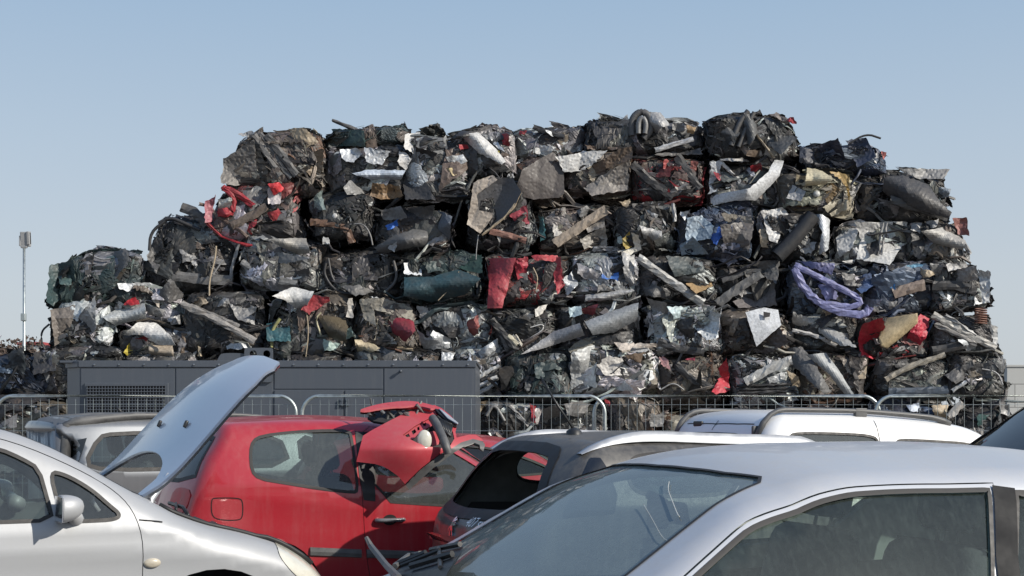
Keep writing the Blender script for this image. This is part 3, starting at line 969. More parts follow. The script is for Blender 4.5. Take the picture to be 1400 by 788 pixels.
rsE = [(0, 1.335), (.28, 1.33), (.45, 1.31), (.50, 1.27), (.59, 1.13), (.62, 1.05), (.58, 1.005), (.4, .985), (0, .975)]
body(c, M['black_paint'], [qw, fw, arch(.95, .37, .33), arch(3.75, .37, .33)], [wsE], rsE)
c.window('side', qw, M['glass_runs']); c.window('side', fw, M['glass_grey']); c.midpane('top', wsE, M['glass_grey'], 'windscreen')
hl = np.array(rsE); m = hl.copy(); m[:, 0] *= -1; full = resample(np.vstack([hl, m[::-1][1:-1]]), .03)
c.add('tailgate_seal', [c.panel('rear', grow(full, .045), [grow(full, -.012)], .006, .03)], M['rubber'], (1,))
for sg in (1, -1):
    wrap = np.array([(.655, 1.02), (.63, 1.15), (.575, 1.30), (.56, 1.345), (.60, 1.345), (.70, 1.2), (.78, 1.05), (.76, 1.0)])
    wrap = np.array([(.26, 1.02), (.35, 1.16), (.46, 1.30), (.51, 1.30), (.54, 1.24), (.57, 1.10), (.54, 1.0), (.3, .985), (.25, .985)])
    c.add('tailgate_glass', [c.panel('side', wrap, (), .004, .03)], M['glass_dark'] if False else M['black_gloss'], (sg,))
c.wheels((.95, 3.75)); c.cabin(3.0, 2.0, 1.1); c.lining(.35, 2.4)
for sg in (1, -1):
    xs = np.linspace(.42, 2.05, 26); V = []; Fq = []
    y, z = c.seam_st(xs)
    q = MB()
    X = c.proj('top', np.stack([xs, y * .95], 1))
    for a_ in (1, 2): X[:, a_] = np.polyval(np.polyfit(xs, X[:, a_], 4), xs)
    t = np.linspace(0, 1, 26); lift = .055 * np.clip(np.minimum(t / .22, (1 - t) / .12), 0, 1)**.7
    for p, l, tt in zip(X, lift, t):
        w = .020 + .016 * max(0, 1 - tt / .25)
        for dy, dz in ((-w, -.004), (-w * .8, l), (w * .8, l), (w, -.004)):
            V.append((p + np.array([0, dy, dz + .004 - .10 * dy * 0])) * [1, sg, 1])
    for i in range(25):
        for k in range(3):
            Fq.append((i * 4 + k, i * 4 + k + 1, (i + 1) * 4 + k + 1, (i + 1) * 4 + k) if sg < 0 else (i * 4 + k, (i + 1) * 4 + k, (i + 1) * 4 + k + 1, i * 4 + k + 1))
    mesh_obj('roof_rail', V, Fq, M['rail_silver'], c.root, True)
q = MB(); b0 = c.proj('top', [(.62, -.18)])[0]
q.lathe([(.05, -.01), (.045, .02), (.02, .035), (.006, .04)], 'z', b0, 16)
q.tube([b0 + [0, 0, .03], b0 + [-.09, .035, .17], b0 + [-.185, .075, .345]], [.010, .008, .006], 6)
q.build('roof_aerial', M['plastic'], c.root, True)
def on_rear(c, yz, off=.0):
    X = c.proj('rear', yz); return X + c.grad(X) * off
# number plate ledge on the tailgate
led = [(-.52, .80), (-.35, .815), (.35, .815), (.52, .80), (.52, .775), (.35, .78), (-.35, .78), (-.52, .775)]
V = np.vstack([on_rear(c, led, 0), on_rear(c, led, .045)]); n = len(led)
mesh_obj('tailgate_ledge', V, [(i, (i + 1) % n, n + (i + 1) % n, n + i) for i in range(n)] + [tuple(range(n, 2 * n))], M['black_gloss'], c.root, False)
c.add('plate_recess', [c.panel('rear', [(-.3, .60), (.3, .60), (.32, .76), (-.32, .76)], (), .002, .05)], M['plastic'], (1,))
lion = np.array([(.00, 1.0), (.10, .98), (.16, .90), (.12, .84), (.24, .86), (.36, .92), (.40, .86), (.30, .78), (.14, .74), (.14, .66), (.30, .68), (.42, .74), (.46, .67), (.32, .58), (.18, .56), (.16, .44), (.30, .36), (.26, .22), (.34, .14), (.38, .04), (.26, .02), (.20, .14), (.16, .28), (.06, .34), (-.02, .20), (.02, .06), (.08, .0), (-.10, .0), (-.14, .16), (-.10, .34), (-.06, .46), (-.20, .40), (-.30, .28), (-.26, .18), (-.36, .20), (-.38, .32), (-.26, .46), (-.12, .56), (-.08, .70), (-.12, .82), (-.10, .94)])
lion2 = (lion - [0.03, .5]) * .105
LV, LT = fill(lion2 + [0., .88], [], .03)
LX = on_rear(c, LV * [-1, 1], .012)
n = len(LX); LB = on_rear(c, LV * [-1, 1], .001)
ed = {}
for t in LT:
    for a, b in ((t[0], t[1]), (t[1], t[2]), (t[2], t[0])): ed[(a, b)] = 1
bd = [(a, b) for (a, b) in ed if (b, a) not in ed]
mesh_obj('lion_emblem', np.vstack([LX, LB]), [tuple(t) for t in LT] + [(a, a + n, b + n, b) for a, b in bd], M['chrome'], c.root, False)
def lettering(c, text, y0, z0, size, name, mat, shear=.2):
    cu = bpy.data.curves.new(name, 'FONT'); cu.body = text; cu.size = size; cu.shear = shear; cu.extrude = 0; cu.resolution_u = 3
    to = bpy.data.objects.new(name + '_src', cu); COL.objects.link(to)
    dg = bpy.context.evaluated_depsgraph_get(); me = to.evaluated_get(dg).to_mesh()
    V = np.array([v.co[:] for v in me.vertices]); Fq = [tuple(p.vertices) for p in me.polygons]
    to.to_mesh_clear() if hasattr(to, 'to_mesh_clear') else None
    bpy.data.objects.remove(to)
    return V, Fq
V, Fq = lettering(c, '407 sw', 0, 0, .075, 'model_lettering', None)
YZ = np.stack([-.17 - V[:, 0] * 1.0, .895 + V[:, 1]], 1)
mesh_obj('model_lettering', on_rear(c, YZ, .006), Fq, M['white_mark'], c.root, False)
# ---- white van
Fv = Car('white_van', 'white small van with grey roof rails parked in front of the scrap stack', 'van', (1045, 10.3), (.1, -.75), 23,
         top=[(-.2, 1.50), (.08, 1.565), (.4, 1.59), (1.0, 1.585), (1.8, 1.54), (2.2, 1.49), (2.5, 1.38), (3.1, 1.05), (3.6, .98), (4.0, .7)],
         plan=[(-.2, .78), (.3, .82), (2.5, .83), (4.0, .74)], belt=[(0, 1.08), (3, 1.04), (4, .8)],
         rear=[(.2, .02), (.6, -.04), (1.1, 0), (1.35, .06), (1.55, .20), (1.62, .34)], front=[(.2, 3.95), (.6, 4.0), (1.0, 3.8)],
         tumble=(.14, .22), crown=.045, rearc=.10, k=(.11, .12, .16), vis=-1, bow=.15)
c = Fv
w1 = chaikin(c.trace([(1078, 595), (1090, 591), (1150, 592), (1194, 595), (1202, 604), (1204, 620), (1204, 650), (1082, 650), (1074, 620)], 'side'), 2)
w2 = chaikin(c.trace([(1224, 605), (1230, 600), (1270, 602), (1330, 606), (1335, 615), (1335, 655), (1224, 655), (1222, 620)], 'side'), 2)
wsF = [(2.45, 0), (2.38, .5), (2.45, .58), (3.0, .68), (3.1, .4), (3.12, 0)]
rsF = rear_screen(c, 1.06, 1.40, .62, .56)
body(c, M['white'], [w1, w2, arch(.7, .35, .31), arch(3.2, .35, .31)], [wsF], rsF)
for w in (w1, w2): c.window('side', w, M['glass_grey'])
c.midpane('top', wsF, M['glass_grey'], 'windscreen'); c.midpane('rear', rsF, M['glass_dark'], 'rear_window')
c.wheels((.7, 3.2)); c.cabin(2.9, 1.9, 1.0)
c.add('shut_line', [c.strip('side', [(1.19, 1.50), (1.195, 1.3), (1.2, .4)], .007), c.strip('top', [(.13, 0.0), (.14, .3), (.16, .52)], .007)], M['gap'])
c.add('shut_line', [c.strip('rear', [(.012, 1.5), (.012, 1.42)], .008), c.strip('rear', [(.012, 1.04), (.012, .4)], .008)], M['gap'], (1,))
q = MB(); q.box(on_rear(c, [(.30, 1.47)], .004)[0], (.03, .13, .045), None, .01); q.build('door_handle', M['plastic'], c.root, True)
q = MB(); q.box(c.proj('side', [(.13, 1.42)])[0] * [1, -1, 1], (.09, .03, .08), None, .012); q.build('hinge_cover', M['greyplastic'], c.root, True)
for sg in (1, -1):
    xs = np.linspace(.10, 2.0, 30); y, z = c.seam_st(xs); X = c.proj('top', np.stack([xs, y * .93], 1)) * [1, sg, 1]
    t = np.linspace(0, 1, 30); lift = .036 * np.clip(np.minimum(t / .06, (1 - t) / .10), 0, 1)**.6 + .004
    q = MB(); q.tube(X + np.stack([lift * 0, lift * 0, lift], 1), np.interp(t, [0, .06, .5, .9, 1], [.03, .022, .02, .022, .03]), 8)
    for xx in (1.1,):
        p = c.proj('top', [(xx, float(np.interp(xx, xs, y)) * .93)])[0] * [1, sg, 1]
        q.box(p + np.array([0, 0, .03]), (.12, .035, .07), None, .008)
    q.build('roof_rail', M['greyplastic'], c.root, True)

# ---- silver car in the right foreground
G = Car('silver_car', 'dusty silver car nearest of all, with a scratched windscreen and a hanging trinket', 'car', (1040, 4.0), (2.6, .55), 202,
        top=[(-.1, .95), (.1, 1.05), (.5, 1.22), (.9, 1.345), (1.3, 1.415), (1.7, 1.435), (2.1, 1.434), (2.4, 1.42), (2.53, 1.40), (2.67, 1.355), (2.8, 1.292), (2.98, 1.195), (3.15, 1.10), (3.28, 1.03), (3.45, .955), (3.62, .91), (3.9, .885), (4.2, .79), (4.38, .6)],
        plan=[(-.1, .78), (.6, .86), (1.6, .885), (3.0, .885), (3.7, .86), (4.3, .76)], belt=[(0, .96), (1.0, .97), (2.0, .95), (3.0, .93), (3.6, .90), (4.3, .7)],
        rear=[(.2, .06), (.5, 0), (.9, .04), (1.1, .2)], front=[(.2, 4.3), (.45, 4.38), (.65, 4.34), (.9, 4.0)],
        tumble=(.42, .22), crown=[(0, .09), (2.0, .095), (2.3, .085), (2.58, .07), (2.8, .025), (3.5, .02), (4.3, .09)], bow=.10, k=(.07, .10, .16), vis=1, crease=.004)
c = G
gw = c.trace([(800, 870), (855, 815), (915, 775), (1000, 722), (1060, 694), (1120, 677), (1180, 669), (1250, 666), (1352, 669), (1356, 720), (1358, 800), (1360, 880)], 'side')
def under_seam(c, P, gap):
    P = np.array(P, float); return np.stack([P[:, 0], np.minimum(P[:, 1], c.seam_st(P[:, 0])[1] - gap)], 1)
gw = under_seam(c, resample(gw, .04, False), .030)
gwin = resample(gw, .04)
gd = c.trace([(760, 900), (820, 835), (880, 786), (985, 718), (1050, 687), (1115, 668), (1180, 660), (1250, 657), (1357, 660), (1362, 720), (1366, 800), (1370, 900)], 'side')
gd = under_seam(c, resample(gd, .04, False), .012)
x0_, z0_ = gd[-1]; x1_, z1_ = gd[0]
gdoor = np.vstack([gd, [(x0_ - .02, .55), (x0_ + .1, .3), (x1_ - .12, .3), (x1_ + .02, .5)]])
hole = door_parts(c, gdoor, [gwin], M['silver_old'], M['glass_runs'], handle=(1.95, .80), seal=.010, inner='sunlit_trim')
rwin = c.trace([(1386, 672), (1430, 674), (1520, 690), (1600, 715), (1560, 800), (1386, 870)], 'side')
rwin = np.array([(p[0], max(p[1], .98)) for p in rwin])
wsG = c.trace([(1036, 663), (1000, 692), (950, 728), (905, 760), (850, 800), (800, 840)], 'top')
hdr = c.trace([(960, 646), (1005, 653), (1036, 663)], 'top')
mid = [(hdr[0][0] + .05, 0), (hdr[0][0] + .045, .15)]
bot = [(3.45, .5), (3.55, .25), (3.58, 0)]
print('ws', wsG.round(2).tolist(), hdr.round(2).tolist(), 'gw', gw.round(2).tolist(), 'gd', gd.round(2).tolist(), 'rwin', rwin.round(2).tolist())
wsl = [(2.66, 0), (2.65, .2), (2.625, .38), (2.58, .52), (2.61, .56)] + [(3.0, .64), (3.36, .71), (3.44, .66), (3.52, .45), (3.58, .22), (3.60, 0)]
bonG = None
rsG = [(.35, 0), (.34, .3), (.36, .52), (.45, .56), (.80, .52), (.86, .3), (.87, 0)]
body(c, M['silver_old'], [hole, resample(rwin, .05), arch(.75, .36, .33), arch(3.62, .37, .33)], [wsl, rsG], None, 'sunlit_trim')
c.window('side', rwin, M['glass_runs'])
SCREEN = c.midpane('top', wsl, M['glass_screen'], 'windscreen', .008)
c.midpane('top', rsG, M['glass_grey'], 'rear_window')
c.add('pillar_trim', [c.panel('side', c.trace([(1355, 665), (1386, 669), (1390, 760), (1392, 860), (1362, 860), (1360, 760)], 'side'), (), .006, .05)], M['gap'], (1,))
c.wheels((.75, 3.62)); c.cabin(3.15, 1.95, 1.05, zseat=.47, back=.66, wheel=1); c.lining(.95, 2.6)
# interior mirror with its hanging trinket
q = MB(); q.box((2.62, .02, 1.20), (.03, .22, .075), roty(.2), .02); q.box((2.67, .02, 1.245), (.08, .04, .03), roty(-.5), .01)
q.box((2.69, .06, 1.20), (.04, .10, .10), None, .015)
q.build('rear_view_mirror', M['plastic'], c.root, True)
q = MB()
for k, (dz, w, h_) in enumerate(((.10, .03, .03), (.15, .065, .05), (.20, .075, .05), (.25, .06, .05), (.30, .085, .035))):
    q.box((2.72, .05 + .004 * math.sin(k * 2), 1.20 - dz), (.03, w * 1.25, h_ * 1.2), None, .008)
q.tube([(2.72, .05, 1.20), (2.72, .05, .90)], .004, 6)
tag(q.build('hanging_trinket', M['dark'], None, True), 'dark jointed trinket hanging behind the scratched windscreen of the nearest silver car', 'trinket')
tk = bpy.data.objects['hanging_trinket']; tk.location = c.O; tk.rotation_euler = (0, 0, c.a)
# sticker and cracks on the screen
c.add('windscreen_sticker', [c.panel('top', c.trace([(683, 787), (684, 775), (690, 752), (694, 762), (692, 778), (686, 786)], 'top') * [1, -1 if False else 1], (), .002, .02)], M['lamp_lens'], (1,)) if False else None
for pl in ([(915, 659), (913, 670), (919, 685), (926, 703), (929, 707)], [(880, 690), (893, 712), (905, 735), (913, 740)]):
    t3 = []
    o, d = c.ray(*np.array(pl, float).T)
    q = MB(); ts = np.linspace(2.5, 6, 4000)
    for i in range(len(pl)):
        p = o + ts[:, None] * d[i]; j = np.argmax(c.Fn(p) < 0); t3.append(p[j])
    t3 = chaikin(np.array(t3), 2, False); q.tube(t3 + c.grad(t3) * .001, .0016 if pl[0][0] > 900 else .0009, 5)
    q.build('glass_crack', M['lamp_lens'], SCREEN, True)
# torn scuttle plastic and a wiper arm at the far foot of the screen
def cw(px, py, d): return c.loc(at(px, py, d))
def hit(px, py, off):
    o, d = c.ray(np.array([float(px)]), np.array([float(py)])); ts = np.linspace(2.5, 6.5, 6000); p = o + ts[:, None] * d[0]
    v = c.Fn(p); j = np.argmax(v < 0) if (v < 0).any() else np.argmin(v)
    q_ = p[j]; return q_ + c.grad(q_[None])[0] * off
def cw(px, py, off): return hit(px, py, .03 + (4.75 - off) * .25)
q = MB()
V = [cw(*p) for p in ((536, 800, 4.75), (560, 777, 4.75), (596, 768, 4.72), (640, 764, 4.68), (644, 771, 4.64), (628, 800, 4.6))]
Vb = [v + np.array([.02, 0, -.035]) for v in V]
n = len(V)
q.add(V + Vb, [tuple(range(n)), tuple(reversed(range(n, 2 * n)))] + [(i, i + n, (i + 1) % n + n, (i + 1) % n) for i in range(n)])
for (a, b, w) in (((550, 786, 4.7), (590, 772, 4.68), .012), ((598, 770, 4.66), (640, 766, 4.62), .010), ((556, 792, 4.66), (612, 774, 4.62), .008), ((570, 795, 4.64), (630, 782, 4.60), .012), ((610, 769, 4.64), (612, 800, 4.62), .008)):
    q.tube([cw(*a), cw(*b)], w, 6)
q.build('broken_scuttle', M['plastic'], c.root, False)
q = MB(); q.tube([cw(504, 745, 4.75), cw(512, 760, 4.72), cw(534, 790, 4.68), cw(552, 812, 4.65)], [.008, .012, .013, .014], 6)
q.tube([cw(545, 790, 4.7), cw(566, 772, 4.72), cw(580, 768, 4.74)], .012, 6)
q.build('wiper_arm', M['greyplastic'], c.root, False)

# ---- silver people carrier behind, left
B = Car('silver_people_carrier', 'silver people carrier with dark roof rails, seen beyond the raised bonnet', 'car', (92, 11.2), (.1, -.8), 30,
        top=[(-.3, 1.47), (-.1, 1.50), (.2, 1.54), (.8, 1.565), (1.6, 1.575), (2.3, 1.52), (2.8, 1.30), (3.5, 1.0), (4.1, .9), (4.4, .65)],
        plan=[(-.2, .80), (.4, .85), (2.8, .87), (4.3, .76)], belt=[(0, 1.06), (3, 1.0), (4.3, .75)],
        rear=[(.2, .08), (.5, 0), (.9, .02), (1.1, .08), (1.28, .11), (1.36, .04), (1.42, -.06), (1.5, -.04), (1.6, .1)], front=[(.2, 4.3), (.5, 4.4), (.9, 4.2)],
        tumble=(.22, .2), crown=.05, rearc=.14, k=(.07, .05, .16), vis=-1)
c = B
w1 = chaikin([(.22, 1.12), (.36, 1.37), (.50, 1.40), (1.2, 1.41), (1.24, 1.06), (.4, 1.06)], 1)
w2 = chaikin([(1.3, 1.40), (2.0, 1.39), (2.1, 1.07), (1.3, 1.07)], 1); w3 = chaikin([(2.17, 1.385), (2.5, 1.28), (3.0, 1.07), (2.17, 1.07)], 1)
wsB = [(2.55, 0), (2.45, .5), (2.52, .58), (3.3, .7), (3.45, .4), (3.5, 0)]
rsB = rear_screen(c, 1.02, 1.30, .70, .66)
M['silver_grey'] = paint('grey_silver_paint', (.20, .212, .23), .6, .36, .25, .1)
body(c, M['silver_grey'], [w1, w2, w3, arch(.85, .36, .32), arch(3.5, .36, .32)], [wsB], rsB)
for w in (w1, w2, w3): c.window('side', w, M['glass_clear'], seal=.03)
c.midpane('top', wsB, M['glass_grey'], 'windscreen'); c.midpane('rear', rsB, M['glass_dark'], 'rear_window')
for sg in (1, -1): c.add('quarter_glass', [c.panel('side', [(.10, 1.08), (.12, 1.32), (.27, 1.35), (.17, 1.08)], (), .004, .04)], M['glass_dark'], (sg,))
c.add('shut_line', [c.strip('top', [(.16, .0), (.17, .3), (.2, .56)], .008)], M['gap'])
c.wheels((.85, 3.5)); c.cabin(3.1, 2.0, 1.0)
for sg in (1, -1):
    xs = np.linspace(.06, 2.2, 34); y, z = c.seam_st(xs); t = np.linspace(0, 1, 34)
    X = c.proj('top', np.stack([xs, y * .97], 1)) * [1, sg, 1]
    w = np.interp(t, [0, .12, .3, .45, 1], [.05, .05, .036, .022, .020]); lift = np.interp(t, [0, .1, .3, .9, 1], [-.03, .0, .03, .03, .0])
    q = MB(); q.tube(X + np.stack([lift * 0, lift * 0, lift], 1), w, 8); q.build('roof_rail', M['greyplastic'], c.root, True)
q = MB(); p = c.proj('top', [(.75, 0)])[0]
q.tube([p, p + [-.02, 0, .03], p + [-.06, 0, .07]], [.02, .014, .006], 8); q.build('roof_aerial', M['plastic'], c.root, True)

# ---- dark blue car at the right edge
Hc = Car('dark_blue_car', 'tall dark blue car of which only the sloping windscreen shows, beside the white van', 'car', (1310, 7.55), (2.95, -.55), 203,
         top=[(0, 1.3), (.3, 1.6), (1.0, 1.86), (1.7, 1.86), (2.0, 1.82), (2.35, 1.69), (2.7, 1.50), (3.1, 1.27), (3.3, 1.15), (3.6, 1.03), (3.9, .8), (4.0, .6)],
         plan=[(0, .74), (.5, .79), (2.6, .80), (3.4, .76), (4.0, .68)], belt=[(0, 1.1), (3, 1.08), (4, .8)],
         rear=[(.2, .05), (.8, 0), (1.3, .1), (1.6, .3)], front=[(.2, 3.85), (.5, 3.95), (1.0, 3.7)], tumble=(.22, .1), crown=.06, bow=.16, vis=1)
c = Hc
wsH = [(2.15, 0), (2.08, .3), (2.02, .53), (2.12, .60), (3.0, .70), (3.25, .5), (3.32, .25), (3.34, 0)]
sH = chaikin([(.5, 1.5), (1.2, 1.56), (1.9, 1.53), (2.5, 1.35), (2.9, 1.14), (1.5, 1.14), (.5, 1.18)], 2)
rsH = rear_screen(c, 1.15, 1.45, .6, .5)
body(c, M['navy'], [sH, arch(.75, .36, .33), arch(3.3, .36, .33)], [wsH], rsH)
c.window('side', sH, M['glass_dark']); c.midpane('top', wsH, M['glass_dark'], 'windscreen', .03, M['rubber']); c.midpane('rear', rsH, M['glass_dark'], 'rear_window')
c.wheels((.75, 3.3))
# ------------------------------------------------------------------ crushed-car bales
def scrap_material():
    m, nt, b = new_mat('crushed_scrap')
    at_ = node(nt, 'ShaderNodeAttribute'); at_.attribute_name = 'tint'
    tc = node(nt, 'ShaderNodeTexCoord'); P = tc.outputs['Object']
    n1 = noise(nt, 5, 6, .65, P); n2 = noise(nt, 28, 5, .7, P); n3 = noise(nt, 2.2, 3, .6, P)
    v = node(nt, 'ShaderNodeVectorMath', operation='SCALE')
    nt.links.new(at_.outputs['Color'], v.inputs[0])
    nt.links.new(ramp(nt, n2.outputs[0], .25, .75, .6, 1.4), v.inputs['Scale'])
    d = mul(nt, ramp(nt, n1.outputs[0], .42, .72, 0., .52), ramp(nt, n3.outputs[0], .3, .7, .3, 1.))
    c1 = mixc(nt, d, v.outputs[0], (.095, .080, .066))
    rust = mul(nt, ramp(nt, n2.outputs[0], .60, .72, 0., .5), ramp(nt, n1.outputs[0], .5, .6, 0., 1.))
    c2 = mixc(nt, rust, c1, (.10, .05, .028))
    nt.links.new(c2, b.inputs['Base Color'])
    nt.links.new(mul(nt, at_.outputs['Alpha'], ramp(nt, d, 0, .5, .75, .05)), b.inputs['Metallic'])
    nt.links.new(ramp(nt, n2.outputs[0], .3, .7, .40, .70), b.inputs['Roughness'])
    bump(nt, b, n2.outputs[0], .12, .01)
    return m
M['scrap'] = scrap_material()

def tint(o, cols):
    me = o.data
    a = me.color_attributes.new('tint', 'FLOAT_COLOR', 'POINT')
    a.data.foreach_set('color', np.ascontiguousarray(cols, np.float32).ravel())

PAL = {
    'dk': [((.018, .019, .021), .1, 5), ((.035, .036, .038), .3, 4), ((.07, .07, .072), .4, 3), ((.16, .16, .16), .7, 1.6), ((.42, .43, .44), .8, .7), ((.10, .08, .065), .1, 1), ((.60, .60, .58), .2, .3)],
    'gy': [((.02, .021, .023), .1, 3), ((.06, .06, .06), .3, 3), ((.14, .14, .14), .6, 3), ((.26, .26, .255), .7, 2.5), ((.46, .47, .48), .8, 1.4), ((.15, .12, .10), .1, 1), ((.6, .6, .6), .2, .5)],
    'sv': [((.025, .026, .028), .1, 2.6), ((.12, .12, .125), .6, 2), ((.34, .35, .36), .8, 3), ((.55, .57, .58), .8, 3), ((.62, .64, .65), .2, 1.4), ((.14, .11, .09), .1, .8)],
    'wh': [((.03, .03, .03), .1, 2), ((.15, .145, .14), .4, 1.5), ((.5, .5, .5), .4, 2), ((.70, .70, .69), .05, 4), ((.30, .27, .23), .1, 1)],
    'br': [((.03, .028, .027), .1, 3), ((.09, .075, .065), .1, 3), ((.17, .14, .12), .2, 3), ((.28, .24, .20), .2, 2), ((.40, .37, .33), .4, 1.2), ((.12, .06, .035), .1, 1)],
    'rd': [((.022, .022, .023), .1, 3.4), ((.06, .055, .055), .3, 2.6), ((.20, .19, .19), .6, 1.3), ((.34, .025, .035), .2, 1.3), ((.16, .03, .03), .2, 1), ((.42, .42, .42), .7, .8), ((.13, .09, .08), .1, 1)],
    'bl': [((.015, .018, .026), .2, 4), ((.03, .042, .07), .4, 4), ((.07, .10, .16), .5, 2), ((.2, .23, .28), .7, 1.3), ((.45, .47, .5), .7, .5)],
    'tl': [((.016, .022, .024), .2, 4), ((.03, .05, .052), .4, 3), ((.07, .10, .10), .4, 2), ((.2, .22, .22), .7, 1), ((.09, .075, .065), .1, 1)],
    'tn': [((.03, .028, .025), .1, 2.4), ((.12, .11, .095), .2, 2.4), ((.28, .26, .21), .3, 2.4), ((.45, .41, .31), .2, 2), ((.40, .40, .38), .6, 1.4), ((.24, .16, .06), .2, .6)],
}
def pick(pal, n, g):
    p = PAL[pal]; w = np.array([q[2] for q in p], float); w /= w.sum()
    i = g.choice(len(p), n, p=w)
    c = np.array([(*q[0], q[1]) for q in p])[i]
    c[:, :3] *= g.uniform(.45, 1.08, (n, 1)) * g.uniform(.94, 1.06, (n, 3))
    return np.clip(c, 0, .85)

def shell_frames(n, h, g, wts):
    """random places and frames on the faces of a box (front, top, left, right, bottom, back)"""
    f = g.choice(6, n, p=np.array(wts) / sum(wts))
    nrm = np.array([(0, -1, 0), (0, 0, 1), (-1, 0, 0), (1, 0, 0), (0, 0, -1), (0, 1, 0)], float)[f]
    t1 = np.array([(1, 0, 0), (1, 0, 0), (0, 1, 0), (0, 1, 0), (1, 0, 0), (1, 0, 0)], float)[f]
    t2 = np.cross(nrm, t1)
    u = g.uniform(-1, 1, (n, 3)) * h
    p = u * (1 - np.abs(nrm)) + nrm * h
    return p, nrm, t1, t2

def sheets(n, h, g, size, pal, wts, res=(6, 5), crump=.35, asp=(.4, 1.), tilt=.45, deep=.10, out=.02, nf=5):
    """n crumpled sheets pressed onto a box's shell: vertices, quads, tints"""
    p, nr, t1, t2 = shell_frames(n, h, g, wts)
    a = np.exp(g.uniform(np.log(size[0]), np.log(size[1]), n)); b = a * g.uniform(asp[0], asp[1], n)
    p = p - nr * (g.exponential(deep, n) - out)[:, None]
    th = g.uniform(0, 2 * np.pi, n) if asp[0] > .2 else g.normal(0, .55, n) + (g.random(n) < .3) * g.uniform(0, 3, n)
    e1 = t1 * np.cos(th)[:, None] + t2 * np.sin(th)[:, None]
    e1 = e1 + nr * g.normal(0, tilt, n)[:, None]; e1 /= np.linalg.norm(e1, axis=1)[:, None]
    n2 = nr + t1 * g.normal(0, tilt, n)[:, None] + t2 * g.normal(0, tilt, n)[:, None]
    e2 = np.cross(n2, e1); e2 /= np.linalg.norm(e2, axis=1)[:, None]
    e3 = np.cross(e1, e2)
    ru, rv = res
    U, V = np.meshgrid(np.linspace(-1, 1, ru), np.linspace(-1, 1, rv), indexing='ij')
    U = np.broadcast_to(U, (n, ru, rv)).copy(); V = np.broadcast_to(V, (n, ru, rv)).copy()
    U0, V0 = U.copy(), V.copy()
    k = g.normal(0, .28, (n, 8, 1, 1))
    U += k[:, 0] * V0 + k[:, 1] * U0 * V0 + .35 * k[:, 2] * (V0**2 - .5)
    V += k[:, 3] * U0 + k[:, 4] * U0 * V0 + .5 * k[:, 5] * (U0**2 - .5)
    edge = np.maximum(np.abs(U0), np.abs(V0)) > .99
    U += g.normal(0, .5 / ru, U.shape) * np.where(edge, 1.5, .8); V += g.normal(0, .5 / rv, V.shape) * np.where(edge, 1.5, .8)
    Wd = np.zeros_like(U)
    for _ in range(nf):
        t = g.uniform(0, np.pi, (n, 1, 1)); c = g.normal(0, .55, (n, 1, 1)); am = g.normal(0, crump, (n, 1, 1))
        Wd += am * np.abs(U0 * np.cos(t) + V0 * np.sin(t) * (b / a)[:, None, None] - c)
    Wd -= Wd.mean((1, 2), keepdims=True)
    Wd += g.normal(0, .06, Wd.shape)
    X = p[:, None, None] + e1[:, None, None] * (U * a[:, None, None])[..., None] + e2[:, None, None] * (V * b[:, None, None])[..., None] + e3[:, None, None] * (Wd * np.minimum(a, b * 1.6)[:, None, None])[..., None]
    idx = np.arange(n * ru * rv).reshape(n, ru, rv)
    Fq = np.stack([idx[:, :-1, :-1], idx[:, 1:, :-1], idx[:, 1:, 1:], idx[:, :-1, 1:]], -1).reshape(-1, 4)
    col = np.repeat(pick(pal, n, g), ru * rv, 0)
    return X.reshape(-1, 3), Fq, col

def press(X, h, g, spring=(.24, .24, .26)):
    """the baler's press: whatever sticks out of the box is squeezed back"""
    ph = g.uniform(0, 6, 6)
    Y = X.copy()
    wob = .035 * np.sin(X[:, [1, 2, 0]] * 4.3 + ph[:3]) + .025 * np.sin(X[:, [2, 0, 1]] * 9.1 + ph[3:])
    lim = h + wob
    ex = np.abs(X) - lim
    Y = np.where(ex > 0, np.sign(X) * (lim + ex * np.array(spring)), X)
    q = np.abs(Y) / h
    edge = np.clip(np.maximum(q[:, 0], q[:, 2]), 0, 1.05)**6
    Y[:, 1] += np.where(Y[:, 1] < 0, .13, -.05) * edge * np.clip(q[:, 1], 0, 1)      # bulging faces, edges squeezed back
    cz = np.clip(q[:, 0], 0, 1.05)**7
    Y[:, 2] -= np.sign(Y[:, 2]) * .05 * cz * np.clip(q[:, 2], 0, 1)
    return Y + warp(Y, h, g)

def warp(X, h, g):
    """no bale is square: pull its corners about"""
    gg = np.random.default_rng(int(h[0] * 1e6) % 99991)
    K = gg.normal(0, .045, (2, 2, 2, 3)); u = np.clip(X / h, -1.3, 1.3) * .5 + .5
    D = np.zeros_like(X)
    for i in (0, 1):
        for j in (0, 1):
            for k in (0, 1):
                w = (u[:, 0] if i else 1 - u[:, 0]) * (u[:, 1] if j else 1 - u[:, 1]) * (u[:, 2] if k else 1 - u[:, 2])
                D += w[:, None] * K[i, j, k]
    return D

def slump(X, h, lean):
    """the loose upper corner of an end bale has slid inwards"""
    if lean:
        side = np.clip(X[:, 0] * np.sign(lean) / h[0], 0, 1.1); up = np.clip(X[:, 2] / h[2] * .5 + .5, 0, 1.1)
        X = X.copy(); X[:, 0] -= lean * h[0] * side**1.5 * up**1.6
        X[:, 2] -= abs(lean) * .5 * h[2] * side**2.5 * up
    return X

